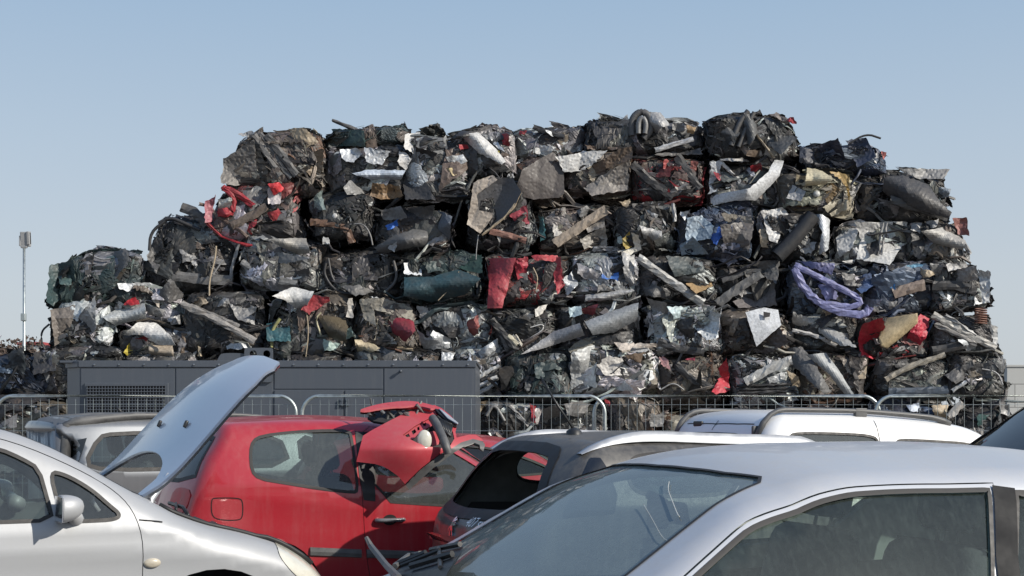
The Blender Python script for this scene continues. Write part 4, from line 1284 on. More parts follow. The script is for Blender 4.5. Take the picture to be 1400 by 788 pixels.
def core(h, g, res=(12, 9)):
    V = []; Fq = []; n = 0
    faces = [((0, -1, 0), (1, 0, 0), (0, 0, 1)), ((0, 0, 1), (1, 0, 0), (0, 1, 0)), ((-1, 0, 0), (0, -1, 0), (0, 0, 1)), ((1, 0, 0), (0, 1, 0), (0, 0, 1)), ((0, 0, -1), (1, 0, 0), (0, -1, 0)), ((0, 1, 0), (-1, 0, 0), (0, 0, 1))]
    hh = h - .09
    for nr, a, b in faces:
        nr, a, b = (np.array(q, float) for q in (nr, a, b))
        U, W_ = np.meshgrid(np.linspace(-1, 1, res[0]), np.linspace(-1, 1, res[1]), indexing='ij')
        P = (nr + U[..., None] * a + W_[..., None] * b) * hh
        P = P + g.normal(0, .03, P.shape) * (np.maximum(np.abs(U), np.abs(W_)) < .99)[..., None]
        idx = np.arange(U.size).reshape(U.shape) + n
        Fq.append(np.stack([idx[:-1, :-1], idx[1:, :-1], idx[1:, 1:], idx[:-1, 1:]], -1).reshape(-1, 4))
        V.append(P.reshape(-1, 3)); n += U.size
    V = np.vstack(V); c = np.zeros((len(V), 4)); c[:, :3] = .014  # near-black core colour, deepens the shade in the gaps
    return V, np.vstack(Fq), c

def wires(n, h, g, pal, wts, r=(.004, .009), length=(.25, .9), sides=4, seg=9):
    p, nr, t1, t2 = shell_frames(n, h, g, wts)
    Vs = []; Fs = []; C = []; k = 0
    cols = pick(pal, n, g)
    for i in range(n):
        L = g.uniform(*length); th = g.uniform(0, 6.28); d = t1[i] * math.cos(th) + t2[i] * math.sin(th) + nr[i] * g.normal(.0, .3)
        pts = [p[i] + nr[i] * .01]
        for _ in range(seg - 1):
            d = d + g.normal(0, .26, 3); d -= nr[i] * max(0, (pts[-1] - p[i]) @ nr[i] - .05) * 3; d /= np.linalg.norm(d)
            pts.append(pts[-1] + d * L / seg)
        q = MB(); q.tube(pts, g.uniform(*r), sides, False)
        Vs.append(np.array(q.V)); Fs.append(np.array(q.F) + k); k += len(q.V); C.append(np.repeat(cols[i:i + 1], len(q.V), 0))
    return np.vstack(Vs), np.vstack(Fs), np.vstack(C)

def gather(parts):
    V = []; Fq = []; C = []; n = 0
    for v, f, c in parts:
        V.append(v); Fq.append(f + n); C.append(c); n += len(v)
    return np.vstack(V), np.vstack(Fq), np.vstack(C)

def quick_mesh(name, V, Fq, C, parent, mat=None, smooth=False):
    me = bpy.data.meshes.new(name)
    k = Fq.shape[1]
    me.vertices.add(len(V)); me.vertices.foreach_set('co', np.ascontiguousarray(V, np.float32).ravel())
    me.loops.add(Fq.size); me.loops.foreach_set('vertex_index', np.ascontiguousarray(Fq, np.int32).ravel())
    me.polygons.add(len(Fq)); me.polygons.foreach_set('loop_start', np.arange(0, Fq.size, k, dtype=np.int32))
    me.polygons.foreach_set('loop_total', np.full(len(Fq), k, np.int32))
    me.update(calc_edges=True); me.validate()
    me.polygons.foreach_set('use_smooth', [smooth] * len(me.polygons))
    me.materials.append(mat or M['scrap'])
    o = bpy.data.objects.new(name, me); COL.objects.link(o)
    if parent is not None: o.parent = parent
    tint(o, C)
    return o

WT = [6, 2.2, 1.1, 1.5, .3, .5]
CROP = {0: (0, 0, 1.), 1: (0, 280, .3143), 2: (280, 150, .3143), 3: (680, 130, .2792), 4: (960, 130, .33), 5: (340, 340, .33), 6: (640, 320, .3553), 7: (980, 320, .3553)}
def crop(k, pts):
    x, y, s_ = CROP[k]
    return np.array([(x + s_ * p[0], y + s_ * p[1]) for p in pts], float)

class Bale:
    def __init__(s, label, box, pal, feats=(), d=None, depth=1.5, seed=0, detail=1.0, lean=0, group='crushed car bales in the stack'):
        g = np.random.default_rng(seed); s.g = g; s.pal = pal
        x0, y0, x1, y1 = box
        s.d = d
        a = at(x0, y1, d); b = at(x1, y0, d)
        h = np.array([(b[0] - a[0]) / 2, depth / 2, (b[2] - a[2]) / 2]) * [.955, 1, .93]
        s.h = h
        c = np.array([(a[0] + b[0]) / 2, d + depth / 2, (a[2] + b[2]) / 2])
        s.root = empty('crushed_bale', label, 'scrap bale', (c[0], c[1], c[2] - h[2]), math.radians(g.normal(0, 3.2)), group)
        s.root.rotation_euler[1] = math.radians(g.normal(0, 1.6))
        s.mid = np.array([0, 0, h[2]])
        V, Fq, C = gather([core(h, g)] + [
            sheets(int(9 * detail), h, g, (.34, .60), pal, WT, (24, 18), .15, (.45, .9), .12, .05, .0, 16),
            sheets(int(34 * detail), h, g, (.15, .36), pal, WT, (14, 10), .22, (.28, .8), .30, .05, .03, 11),
            sheets(int(95 * detail), h, g, (.06, .17), pal, WT, (8, 6), .34, (.3, .9), .50, .05, .04, 7),
            sheets(int(110 * detail), h, g, (.03, .11), pal, WT, (6, 2), .4, (.06, .2), .7, .03, .05),
            sheets(int(150 * detail), h, g, (.02, .06), pal, WT, (4, 3), .45, (.3, 1.), .8, .04, .03),
            sheets(int(90 * detail), h, g, (.10, .40), pal, WT, (10, 3), .34, (.05, .16), .36, .035, .06),
        ])
        V = slump(press(V, h, g), h, lean) + s.mid
        s.mass = quick_mesh('packed_scrap', V, Fq, C, s.root)
        s.mass['kind'] = 'stuff'
        wv = wires(int(9 * detail), h, g, pal, [5, .05, .2, .2, 0.01, 0.01])
        o = quick_mesh('loose_wires', slump(press(wv[0], h, g, (.3, .3, .12)), h, lean) + s.mid, wv[1], wv[2], s.root); o['kind'] = 'stuff'
        for _ in range(int(round(7 * detail))):
            v, f, c4 = sheets(1, h, g, (.15, .36), pal, [6, 2.6, 1, 1, .01, .01], (18, 14), .20, (.35, .85), .30, .02, .07, 12)
            quick_mesh('crumpled_sheet', slump(press(v, h, g, (.32, .32, .38)), h, lean) + s.mid, f, c4, s.root)
        for _ in range(4):
            s.bar_local(g)
        bpy.context.view_layer.update() if False else None
        s.R = np.array(s.root.rotation_euler.to_matrix()); s.O = np.array(s.root.location)
        for ft in feats: s.feature(ft)
    def bar_local(s, g):
        p, nr, t1, t2 = shell_frames(1, s.h * .7, g, [5, 2, .5, .5, .01, .01])
        th = g.normal(0, .5); dr = t1[0] * math.cos(th) + t2[0] * math.sin(th); L = g.uniform(.3, .6)
        p = p[0] + nr[0] * (np.abs(nr[0]) @ (s.h * .3 + .01))
        pts = np.array([p + dr * L * u + nr[0] * .05 * math.sin(3 * u + th) + np.cross(nr[0], dr) * .08 * u * u * g.normal() for u in np.linspace(-1, 1, 7)])
        s.bar(pts, np.broadcast_to(nr[0], pts.shape), g.uniform(.02, .06), g.uniform(.015, .04), pick(s.pal, 1, g)[0], 'bent_bar')
    def bar(s, pts, nr, w, t, col, name):
        """open channel section swept along a bent path"""
        P = np.array(pts, float); T = np.gradient(P, axis=0); T /= np.linalg.norm(T, axis=1)[:, None]
        S = np.cross(nr, T); S /= np.linalg.norm(S, axis=1)[:, None] + 1e-9
        prof = [(-.5, -t), (-.5, 0), (-.18, .012), (.18, .012), (.5, 0), (.5, -t)]
        V = []
        for p, sd, n_ in zip(P, S, nr):
            for u, v in prof: V.append(p + sd * u * w + n_ * v + s.g.normal(0, .006, 3))
        k = len(prof); Fq = np.array([(i * k + j, i * k + j + 1, (i + 1) * k + j + 1, (i + 1) * k + j) for i in range(len(P) - 1) for j in range(k - 1)])
        return quick_mesh(name, np.array(V), Fq, np.repeat([col], len(V), 0), s.root)
    def lift(s, pix, push):
        """pixels on the bale's front, in the bale's own space"""
        W_ = np.array([at(p[0], p[1], s.d - push) for p in pix])
        return (W_ - s.O) @ s.R
    def feature(s, ft):
        kind, k, col, pts = ft[:4]; opt = ft[4] if len(ft) > 4 else {}
        g = s.g; col = np.array((*col[:3], col[3] if len(col) > 3 else .1), float)
        px = crop(k, pts)
        push = opt.get('push', .055) * .8 + g.uniform(-.02, .015)
        sc = s.d / FPX
        if kind == 'p':
            Q = px * sc
            if opt.get('round', 0): Q = chaikin(Q, 1)
            Q = Q + g.normal(0, .012, Q.shape)
            Q = resample(Q, .045); Q = Q + g.normal(0, .008, Q.shape) * min(1, opt.get('crump', 1.))
            V2, T = fill(Q, [], .034)
            cen = Q.mean(0); R = np.sqrt(abs(area(Q)) / np.pi)
            loc = (V2 - cen) / max(R, .02)
            w = np.zeros(len(V2))
            for _ in range(12):
                t = g.uniform(0, np.pi); w += g.normal(0, .20 * opt.get('crump', 1.)) * np.abs(loc @ [math.cos(t), math.sin(t)] - g.normal(0, .6))
            w += loc @ g.normal(0, .22, 2) * opt.get('crump', 1.)
            w = (w - w.mean()) * R + g.normal(0, .0035, len(w)) * opt.get('crump', 1.)
            ev, ew = np.linalg.eigh(np.cov((Q - cen).T)); ax = ew[:, 0]; hw = np.abs((Q - cen) @ ax).max()
            w += opt.get('bulge', .0) * hw * (1 - ((V2 - cen) @ ax / hw)**2 * 1.6)      # bent about its long axis, as trim and bumpers are
            L = s.lift(V2 / sc, 0)
            fr = -s.R.T @ np.array([0, 1., 0])
            # keep the pixel's place while moving along the line of sight
            dep = push + w
            L = np.array([(at(v[0], v[1], s.d - dd) - s.O) @ s.R for v, dd in zip(V2 / sc, dep)])
            n = len(L); ed = set()
            for t in T:
                ed |= {(t[0], t[1]), (t[1], t[2]), (t[2], t[0])}
            rimf = [(a, b) for a, b in ed if (b, a) not in ed]
            back = L - fr * .010
            edge_in = back
            Fq = np.vstack([T[:, ::-1], T + n, np.array([(a, b, b + n) for a, b in rimf]), np.array([(a, b + n, a + n) for a, b in rimf])])
            name = opt.get('name', 'torn_panel')
            o = quick_mesh(name, np.vstack([L, back]), Fq, np.repeat([col], 2 * n, 0), s.root, opt.get('mat'), opt.get('smooth', False))
        elif kind == 'b':
            L = resample(chaikin(px * sc, 1, False), .09, False) / sc
            L = np.array([(at(v[0], v[1], s.d - push - .02) - s.O) @ s.R for v in L])
            fr = np.broadcast_to(-s.R.T @ np.array([0, 1., 0]), L.shape)
            s.bar(L, fr, opt.get('w', 20) * CROP[k][2] * sc, opt.get('t', .04), col, opt.get('name', 'bent_bar'))
        elif kind == 't':
            L = chaikin(px, 2, False)
            L = np.array([(at(v[0], v[1], s.d - push - .02) - s.O) @ s.R for v in L])
            q = MB(); q.tube(L, opt.get('w', 6) * CROP[k][2] * sc / 2, 7)
            V = np.array(q.V); Fq = [f for f in q.F if len(f) == 4]
            quick_mesh(opt.get('name', 'hose'), V, np.array(Fq), np.repeat([col], len(V), 0), s.root, None, True)
        elif kind == 'spring':
            L = []
            for t in np.linspace(0, 7 * 2 * np.pi, 110):
                L.append((at(px[0][0] + 8 * math.cos(t), px[0][1] + (px[1][1] - px[0][1]) * t / 44, s.d - push - .05 + .07 * math.sin(t)) - s.O) @ s.R)
            q = MB(); q.tube(L, .012, 6, False); V = np.array(q.V)
            quick_mesh('coil_spring', V, np.array(q.F), np.repeat([col], len(V), 0), s.root, None, True)
        elif kind == 'disc':
            c_ = (at(px[0][0], px[0][1], s.d - push - .02) - s.O) @ s.R
            q = MB(); r = opt.get('w', 10) * CROP[k][2] * sc
            q.lathe([(0, -.02), (r * .5, -.018), (r, 0), (r * 1.02, .03)], 'y', c_, 18); V = np.array(q.V)
            quick_mesh(opt.get('name', 'lamp'), V, np.array(q.F), np.repeat([col], len(V), 0), s.root, None, True)
RED = (.30, .024, .034, .1); WHT = (.54, .535, .52, .05); SIL = (.50, .52, .54, .6); LGY = (.33, .33, .33, .5); GRY = (.2, .2, .2, .4); DGY = (.09, .09, .092, .2); BLK = (.03, .031, .034, .05); TAN = (.38, .31, .22, .05); BRN = (.13, .095, .07, .05)
BUL = dict(bulge=.8, crump=.6)
LIST = [
 # label, box in photograph pixels, palette, features
 ('grey-brown bale with long folded metal strips at the top left corner of the stack', (298, 178, 448, 262), 'br', [
   ('p', 2, (.16, .15, .14, .2), [(85, 210), (215, 130), (225, 260), (150, 330), (70, 320)]), ('b', 2, (.15, .145, .14, .3), [(215, 110), (330, 290)], dict(w=26)), ('b', 2, (.12, .12, .12, .3), [(240, 105), (375, 300)], dict(w=22)), ('b', 2, (.10, .10, .10, .2), [(268, 108), (400, 285)], dict(w=30)),
   ('p', 2, TAN, [(365, 85), (440, 75), (500, 150), (440, 165), (400, 140)]), ('p', 2, LGY, [(145, 110), (210, 92), (225, 110), (205, 130)]), ('p', 2, (.22, .17, .12), [(480, 175), (525, 165), (515, 260), (470, 300), (445, 280), (490, 240)])]),
 ('low dark green bale with a spike sticking up from the top edge of the stack', (440, 172, 560, 204), 'tl', [
   ('p', 2, (.03, .055, .048, .1), [(550, 85), (690, 90), (700, 160), (560, 150)]), ('b', 2, DGY, [(556, 46), (700, 105)], dict(w=14, push=.0)), ('p', 2, BRN, [(700, 120), (750, 120), (755, 165), (705, 165)])]),
 ('bale with silver scraps over a pale bluish bumper and a brown lump', (446, 198, 558, 275), 'gy', [
   ('p', 2, SIL, [(590, 175), (650, 165), (690, 195), (640, 225), (600, 215)]), ('p', 2, SIL, [(690, 170), (800, 180), (770, 240), (700, 230)]), ('p', 2, (.48, .54, .62, .3), [(635, 285), (700, 262), (880, 262), (860, 300), (740, 305)], BUL), ('p', 2, GRY, [(610, 330), (650, 300), (730, 320), (700, 370), (620, 370)]), ('p', 2, (.22, .14, .075, .0), [(730, 325), (850, 330), (860, 380), (780, 395), (720, 370)], dict(crump=1.6)), ('p', 2, WHT, [(850, 170), (900, 215), (880, 260), (840, 235)])]),
 ('bale with white torn corners and a black cloth hanging on its front', (556, 184, 642, 276), 'gy', [
   ('p', 2, WHT, [(870, 110), (935, 105), (955, 165), (910, 190), (860, 160)], dict(push=-.05)), ('p', 2, WHT, [(1010, 165), (1050, 115), (1055, 170)]), ('p', 2, BLK, [(915, 165), (1010, 190), (960, 240), (915, 210)]), ('p', 2, SIL, [(1045, 210), (1120, 190), (1140, 225), (1090, 250)]), ('p', 2, (.45, .36, .2), [(1020, 265), (1115, 245), (1115, 280), (1040, 300)]), ('p', 2, BLK, [(870, 270), (930, 270), (1010, 390), (870, 390)])]),
 ('bale with a long white curved panel and a yellow patch along the top edge', (612, 180, 706, 246), 'gy', [
   ('p', 2, WHT, [(1120, 110), (1190, 100), (1260, 160), (1305, 230), (1290, 240), (1230, 200), (1180, 180)], BUL), ('p', 2, (.6, .5, .06, 0), [(1245, 195), (1280, 185), (1290, 215), (1260, 225)], dict(push=.14)), ('p', 2, RED, [(1105, 150), (1145, 145), (1145, 172), (1110, 175)]), ('p', 2, BLK, [(1055, 140), (1120, 92), (1200, 95), (1120, 120)], BUL), ('p', 2, RED, [(1290, 110), (1320, 105), (1325, 155), (1295, 150)]), ('p', 2, SIL, [(1200, 105), (1250, 110), (1310, 180), (1270, 170)]), ('p', 2, DGY, [(1200, 170), (1290, 240), (1280, 285), (1205, 240)])]),
 ('low bale of red and white scraps with a dark pipe lying over its top', (700, 176, 800, 222), 'sv', [
   ('p', 3, RED, [(20, 190), (50, 180), (65, 245), (35, 240)]), ('p', 3, WHT, [(190, 240), (275, 260), (250, 300), (180, 280)]), ('b', 3, BLK, [(175, 155), (240, 180), (325, 205)], dict(w=22)), ('p', 3, SIL, [(235, 170), (325, 190), (325, 210), (260, 200)]), ('p', 3, RED, [(100, 175), (140, 170), (140, 195), (105, 195)])]),
 ('bale with a large dark brown felt panel standing upright on its front', (706, 216, 776, 280), 'br', [
   ('p', 3, (.075, .064, .06, 0), [(85, 490), (130, 370), (215, 300), (270, 275), (320, 340), (330, 480), (300, 500), (180, 510)], dict(push=.22, crump=.4)), ('p', 3, WHT, [(150, 345), (175, 335), (190, 355), (165, 372)])]),
 ('bale with white sheet metal folded over a big brown-grey crumpled face', (774, 206, 868, 274), 'br', [
   ('p', 3, WHT, [(285, 300), (360, 290), (420, 275), (540, 265), (480, 330), (420, 370), (330, 380)]), ('p', 3, BRN, [(340, 400), (480, 340), (600, 270), (660, 260), (660, 310), (560, 350), (440, 410), (380, 440)]), ('p', 3, (.25, .23, .21, .2), [(420, 450), (600, 340), (650, 300), (640, 460), (560, 480), (470, 490)]), ('p', 3, (.2, .15, .12), [(430, 240), (540, 255), (650, 260), (500, 275), (440, 265)])]),
 ('topmost bale with a dark ribbed roll and a pale metal rail', (796, 164, 962, 214), 'dk', [
   ('p', 3, SIL, [(575, 150), (640, 95), (650, 180), (590, 170)]), ('t', 3, DGY, [(660, 200), (655, 120), (700, 78), (745, 100), (755, 170), (715, 215)], dict(w=36)), ('t', 3, GRY, [(690, 190), (690, 130), (710, 105), (730, 140), (722, 190)], dict(w=26, push=.12)), ('p', 3, LGY, [(740, 88), (800, 85), (850, 150), (800, 160), (760, 200)], BUL), ('p', 3, (.34, .23, .12), [(920, 150), (970, 160), (965, 190), (930, 185)], BUL), ('p', 3, GRY, [(860, 140), (920, 140), (910, 180), (860, 170)]), ('b', 3, (.5, .5, .5, .6), [(770, 270), (860, 242), (960, 215)], dict(w=24)), ('p', 3, DGY, [(770, 290), (990, 255), (1000, 290), (800, 300)])]),
 ('dark reddish bale crossed by two black bars in the upper middle of the stack', (868, 214, 964, 276), 'rd', [
   ('b', 3, BLK, [(660, 335), (760, 430), (860, 500)], dict(w=40)), ('b', 3, BLK, [(880, 300), (930, 380), (990, 460)], dict(w=40)), ('p', 3, (.35, .12, .10), [(945, 320), (985, 325), (975, 375), (950, 365)]), ('p', 3, (.3, .06, .06), [(820, 320), (870, 330), (850, 370), (815, 360)])]),
 ('heap-like bale of black plastic sheeting with a small red piece at its top right', (964, 158, 1104, 220), 'dk', [
   ('p', 4, (.045, .05, .055), [(80, 150), (150, 80), (170, 120), (130, 210), (60, 230)]), ('p', 4, (.06, .065, .07), [(160, 75), (200, 70), (240, 150), (190, 210)], BUL), ('p', 4, (.05, .055, .06), [(230, 150), (400, 180), (330, 250), (250, 200)]), ('p', 4, (.42, .06, .08), [(345, 95), (390, 95), (390, 120), (360, 120)]), ('b', 4, TAN, [(225, 165), (300, 260)], dict(w=8)), ('p', 4, (.16, .14, .13), [(280, 80), (310, 75), (370, 115), (350, 120)]), ('p', 4, BRN, [(140, 200), (200, 230), (260, 225), (240, 260), (180, 250)]), ('t', 4, DGY, [(120, 210), (150, 120), (190, 66)], dict(w=22)), ('t', 4, DGY, [(150, 215), (185, 130), (215, 72)], dict(w=18))]),
 ('navy blue crushed bale at the right end of the top row', (1098, 192, 1218, 240), 'bl', [
   ('p', 4, (.025, .032, .06, .2), [(480, 210), (560, 180), (600, 260), (520, 290)]), ('p', 4, (.03, .04, .07, .2), [(600, 190), (680, 180), (720, 250), (640, 300)]), ('t', 4, BLK, [(610, 200), (680, 160), (740, 180)], dict(w=9)), ('p', 4, WHT, [(705, 260), (730, 240), (730, 290)]), ('p', 4, (.4, .12, .1), [(735, 235), (760, 240), (750, 270)]), ('p', 4, (.03, .035, .05), [(400, 220), (470, 230), (450, 280), (400, 280)])]),
 ('bale framed by a bent white car bumper with red scraps inside', (966, 220, 1086, 284), 'gy', [
   ('p', 4, (.58, .59, .60, 0), [(30, 410), (120, 402), (200, 390), (270, 320), (300, 265), (335, 280), (325, 340), (230, 430), (120, 440), (35, 455)], dict(bulge=.5, crump=.45, push=.14)), ('p', 4, BLK, [(140, 440), (310, 400), (390, 290), (380, 340), (310, 440), (170, 465)]), ('p', 4, RED, [(195, 295), (240, 290), (245, 320), (200, 320)]), ('p', 4, SIL, [(30, 280), (80, 270), (60, 400), (30, 410)]), ('b', 4, WHT, [(80, 280), (115, 315), (160, 360)], dict(w=14)), ('p', 4, LGY, [(60, 265), (160, 262), (220, 280), (130, 280)]), ('p', 4, (.25, .03, .05), [(50, 325), (85, 335), (80, 360), (55, 350)])]),
 ('bale with a cream coloured panel and gold crumpled edge near the top right', (1070, 236, 1166, 296), 'tn', [
   ('p', 4, (.62, .55, .38, 0), [(430, 300), (500, 310), (550, 345), (500, 375), (430, 380)], BUL), ('p', 4, (.30, .20, .07, .2), [(530, 325), (610, 330), (615, 450), (595, 390), (570, 350)]), ('p', 4, LGY, [(380, 370), (430, 400), (410, 440), (350, 430)]), ('p', 4, (.42, .39, .31), [(500, 460), (560, 430), (600, 430), (600, 480), (530, 500)]), ('disc', 4, (.5, .5, .48, .2), [(475, 410)], dict(w=14)), ('p', 4, (.34, .29, .2), [(390, 330), (440, 330), (430, 375), (390, 375)])]),
 ('dark bale with a broad bent black bumper on its front, upper right', (1168, 234, 1302, 302), 'dk', [
   ('p', 4, (.045, .046, .05, .05), [(745, 400), (755, 345), (830, 330), (940, 370), (990, 440), (1030, 490), (1020, 512), (950, 500), (800, 440)], dict(bulge=.6, crump=.55, push=.16)), ('p', 4, GRY, [(800, 305), (1020, 310), (1000, 350), (900, 350)]), ('p', 4, (.28, .32, .36, .4), [(960, 380), (1030, 385), (1020, 430), (990, 420)]), ('b', 4, (.06, .06, .06), [(780, 432), (900, 470), (1020, 507)], dict(w=30, push=.22)), ('p', 4, BLK, [(850, 390), (940, 400), (930, 415), (870, 410)], dict(push=.28, crump=.3))]),
 ('bale with red painted strips and two broken tail lights at the left edge', (276, 248, 405, 328), 'rd', [
   ('b', 2, RED, [(75, 340), (140, 360), (210, 420)], dict(w=24)), ('b', 2, RED, [(78, 335), (130, 385), (118, 440)], dict(w=22)), ('p', 2, RED, [(45, 430), (125, 430), (125, 460), (50, 465)]), ('p', 2, (.60, .58, .50, 0), [(60, 390), (115, 380), (115, 430), (60, 435)], dict(name='tail_light')), ('p', 2, (.55, .5, .5, 0), [(270, 350), (335, 355), (330, 415), (275, 410)], dict(name='tail_light')), ('p', 2, (.5, .02, .03), [(265, 330), (320, 320), (350, 350), (300, 375)], dict(push=.12)), ('p', 2, RED, [(270, 450), (330, 430), (330, 470), (290, 485)]), ('b', 2, (.14, .11, .09), [(115, 505), (210, 460), (270, 420)], dict(w=34)), ('p', 2, (.38, .12, .15), [(0, 400), (40, 370), (30, 490), (0, 490)]), ('p', 2, RED, [(170, 500), (230, 480), (220, 510), (180, 520)])]),
 ('bale of engine parts with a rusty suspension arm and a round white lamp', (432, 268, 514, 330), 'dk', [
   ('disc', 2, WHT, [(564, 464)], dict(w=14)), ('b', 2, (.15, .085, .055, .1), [(460, 490), (560, 495), (620, 520), (640, 580)], dict(w=30)), ('p', 2, (.2, .25, .24, .1), [(470, 390), (510, 345), (520, 430), (480, 440)]), ('p', 2, WHT, [(515, 555), (540, 555), (540, 590), (515, 585)]), ('t', 2, GRY, [(630, 500), (690, 495), (720, 540), (730, 590)], dict(w=7))]),
 ('dark grey bale with a cracked bumper and a small bright blue scrap', (516, 280, 622, 344), 'dk', [
   ('p', 2, (.03, .14, .5, 0), [(785, 500), (830, 485), (840, 510), (800, 520)]), ('p', 2, (.12, .12, .12), [(740, 600), (830, 545), (960, 510), (980, 590), (900, 600), (760, 630)], BUL), ('p', 2, (.14, .16, .19), [(980, 500), (1030, 440), (1075, 460), (1060, 580), (1010, 530)]), ('p', 2, LGY, [(800, 600), (840, 570), (830, 620)], dict(push=.2)), ('p', 2, GRY, [(760, 440), (860, 425), (880, 470), (780, 480)]), ('p', 2, DGY, [(880, 430), (1000, 420), (990, 480), (900, 490)])]),
 ('bale with a large tan hood lining peeling off beside a red scrap', (634, 250, 724, 342), 'dk', [
   ('p', 2, (.42, .36, .30, 0), [(1165, 320), (1250, 285), (1270, 300), (1180, 370), (1190, 440), (1260, 450), (1200, 540), (1140, 500)], dict(push=.20, crump=.6)), ('p', 2, (.095, .097, .105, 0), [(1250, 290), (1340, 300), (1380, 360), (1330, 450), (1210, 545), (1190, 440), (1180, 370)], dict(push=.16, bulge=-.3, crump=.3)), ('b', 2, TAN, [(1374, 360), (1330, 450), (1205, 545)], dict(w=8, push=.22)), ('p', 2, (.45, .09, .12, 0), [(1330, 460), (1400, 415), (1415, 500), (1360, 500)]), ('b', 2, (.25, .13, .10, 0), [(1240, 527), (1400, 570)], dict(w=26)), ('t', 2, LGY, [(1190, 545), (1180, 620), (1180, 680)], dict(w=4, push=.15))]),
 ('beige-grey bale with a broken wooden plank leaning across its front', (736, 280, 834, 344), 'br', [
   ('b', 3, (.34, .28, .22, 0), [(280, 730), (420, 635), (535, 560)], dict(w=46, push=.14, name='wooden_plank')), ('p', 3, (.40, .38, .35, .1), [(265, 570), (330, 555), (350, 600), (300, 660), (330, 690), (280, 690)]), ('p', 3, (.30, .28, .25, .1), [(400, 700), (530, 640), (540, 740), (420, 755)]), ('p', 3, (.05, .15, .16), [(205, 590), (225, 600), (240, 700), (210, 720)]), ('p', 3, GRY, [(390, 570), (440, 545), (460, 570), (410, 610)]), ('p', 3, (.26, .24, .22), [(420, 610), (530, 590), (530, 650), (440, 680)])]),
 ('dark mixed bale with a cream bumper end lined in yellow foam at its bottom', (838, 278, 922, 344), 'gy', [
   ('p', 6, (.60, .57, .50, 0), [(620, 0), (660, 10), (665, 60), (610, 85), (570, 70), (640, 50)], dict(push=.18)), ('p', 6, (.30, .22, .05, 0), [(590, 20), (620, -10), (630, 45), (600, 60)], dict(push=.14)), ('p', 3, LGY, [(690, 640), (800, 660), (810, 700), (730, 720)], BUL), ('p', 3, SIL, [(720, 570), (780, 580), (770, 620), (720, 620)]), ('p', 3, TAN, [(600, 520), (650, 520), (640, 560)]), ('p', 3, GRY, [(660, 540), (710, 530), (720, 590), (670, 590)]), ('b', 3, LGY, [(860, 530), (872, 620)], dict(w=14))]),
 ('blue-grey crumpled bale with a vivid blue plastic scrap and grey felt', (926, 286, 1034, 354), 'bl', [
   ('p', 3, (.22, .28, .34, .3), [(925, 600), (1000, 580), (1050, 650), (1040, 700), (930, 720)]), ('p', 3, (.04, .12, .45, 0), [(1050, 650), (1085, 635), (1100, 690), (1070, 740), (1045, 710)]), ('p', 3, (.2, .26, .32, .3), [(900, 740), (960, 690), (1030, 780), (900, 785)]), ('p', 3, (.11, .10, .095, 0), [(1090, 640), (1260, 620), (1230, 740), (1120, 760)], dict(push=.12)), ('p', 3, SIL, [(890, 570), (940, 570), (920, 620)]), ('p', 3, (.25, .23, .2), [(1100, 585), (1240, 590), (1250, 630), (1120, 620)])]),
 ('bale with crushed white sheet, black roll and silver strip side by side', (1036, 286, 1136, 354), 'dk', [
   ('p', 4, WHT, [(240, 480), (330, 475), (400, 520), (400, 560), (330, 560), (310, 610), (280, 600)], dict(crump=1.5)), ('p', 4, SIL, [(455, 500), (500, 490), (525, 520), (520, 640), (480, 660), (500, 570)], BUL), ('t', 4, BLK, [(310, 670), (380, 600), (460, 500)], dict(w=66)), ('p', 4, LGY, [(400, 620), (470, 610), (450, 660), (410, 660)]), ('p', 4, TAN, [(235, 560), (265, 560), (270, 630), (245, 630)])]),
 ('nearly square white crumpled bale, the whitest on the right of the stack', (1138, 303, 1240, 364), 'wh', [
   ('p', 4, WHT, [(640, 530), (850, 525), (840, 600), (780, 700), (640, 680), (660, 600)], dict(crump=.9)), ('p', 4, WHT, [(555, 590), (620, 550), (650, 560), (620, 640), (570, 680)]), ('p', 4, WHT, [(580, 690), (740, 670), (800, 700), (650, 715)], BUL), ('b', 4, LGY, [(765, 530), (740, 680)], dict(w=9, push=.16)), ('b', 4, LGY, [(748, 530), (725, 680)], dict(w=7, push=.16)), ('b', 4, BLK, [(690, 582), (850, 555)], dict(w=6, push=.17)), ('p', 4, BLK, [(680, 620), (730, 600), (740, 640), (700, 660)], dict(push=.17)), ('p', 4, (.5, .5, .5), [(580, 640), (640, 635), (650, 660), (590, 670)])]),  # the black piece paints the darkness of a hole in the white sheet
 ('dark grey bale with a brownish red corner at the right edge, beside the white bale', (1241, 300, 1328, 360), 'gy', [
   ('p', 4, (.36, .35, .33, .1), [(905, 560), (1000, 555), (1090, 610), (1080, 640), (960, 620)], BUL), ('p', 4, (.24, .10, .09), [(1035, 510), (1105, 510), (1105, 580), (1060, 570)]), ('p', 4, LGY, [(870, 530), (910, 530), (900, 570), (870, 560)]), ('p', 4, LGY, [(930, 520), (980, 520), (970, 550), (930, 550)]), ('p', 4, BLK, [(870, 570), (920, 600), (900, 680), (870, 660)]), ('b', 4, GRY, [(1085, 610), (1112, 660)], dict(w=16))]),
 ('big spiky black bale with hanging wires on the left shoulder of the stack', (186, 290, 328, 402), 'dk', [
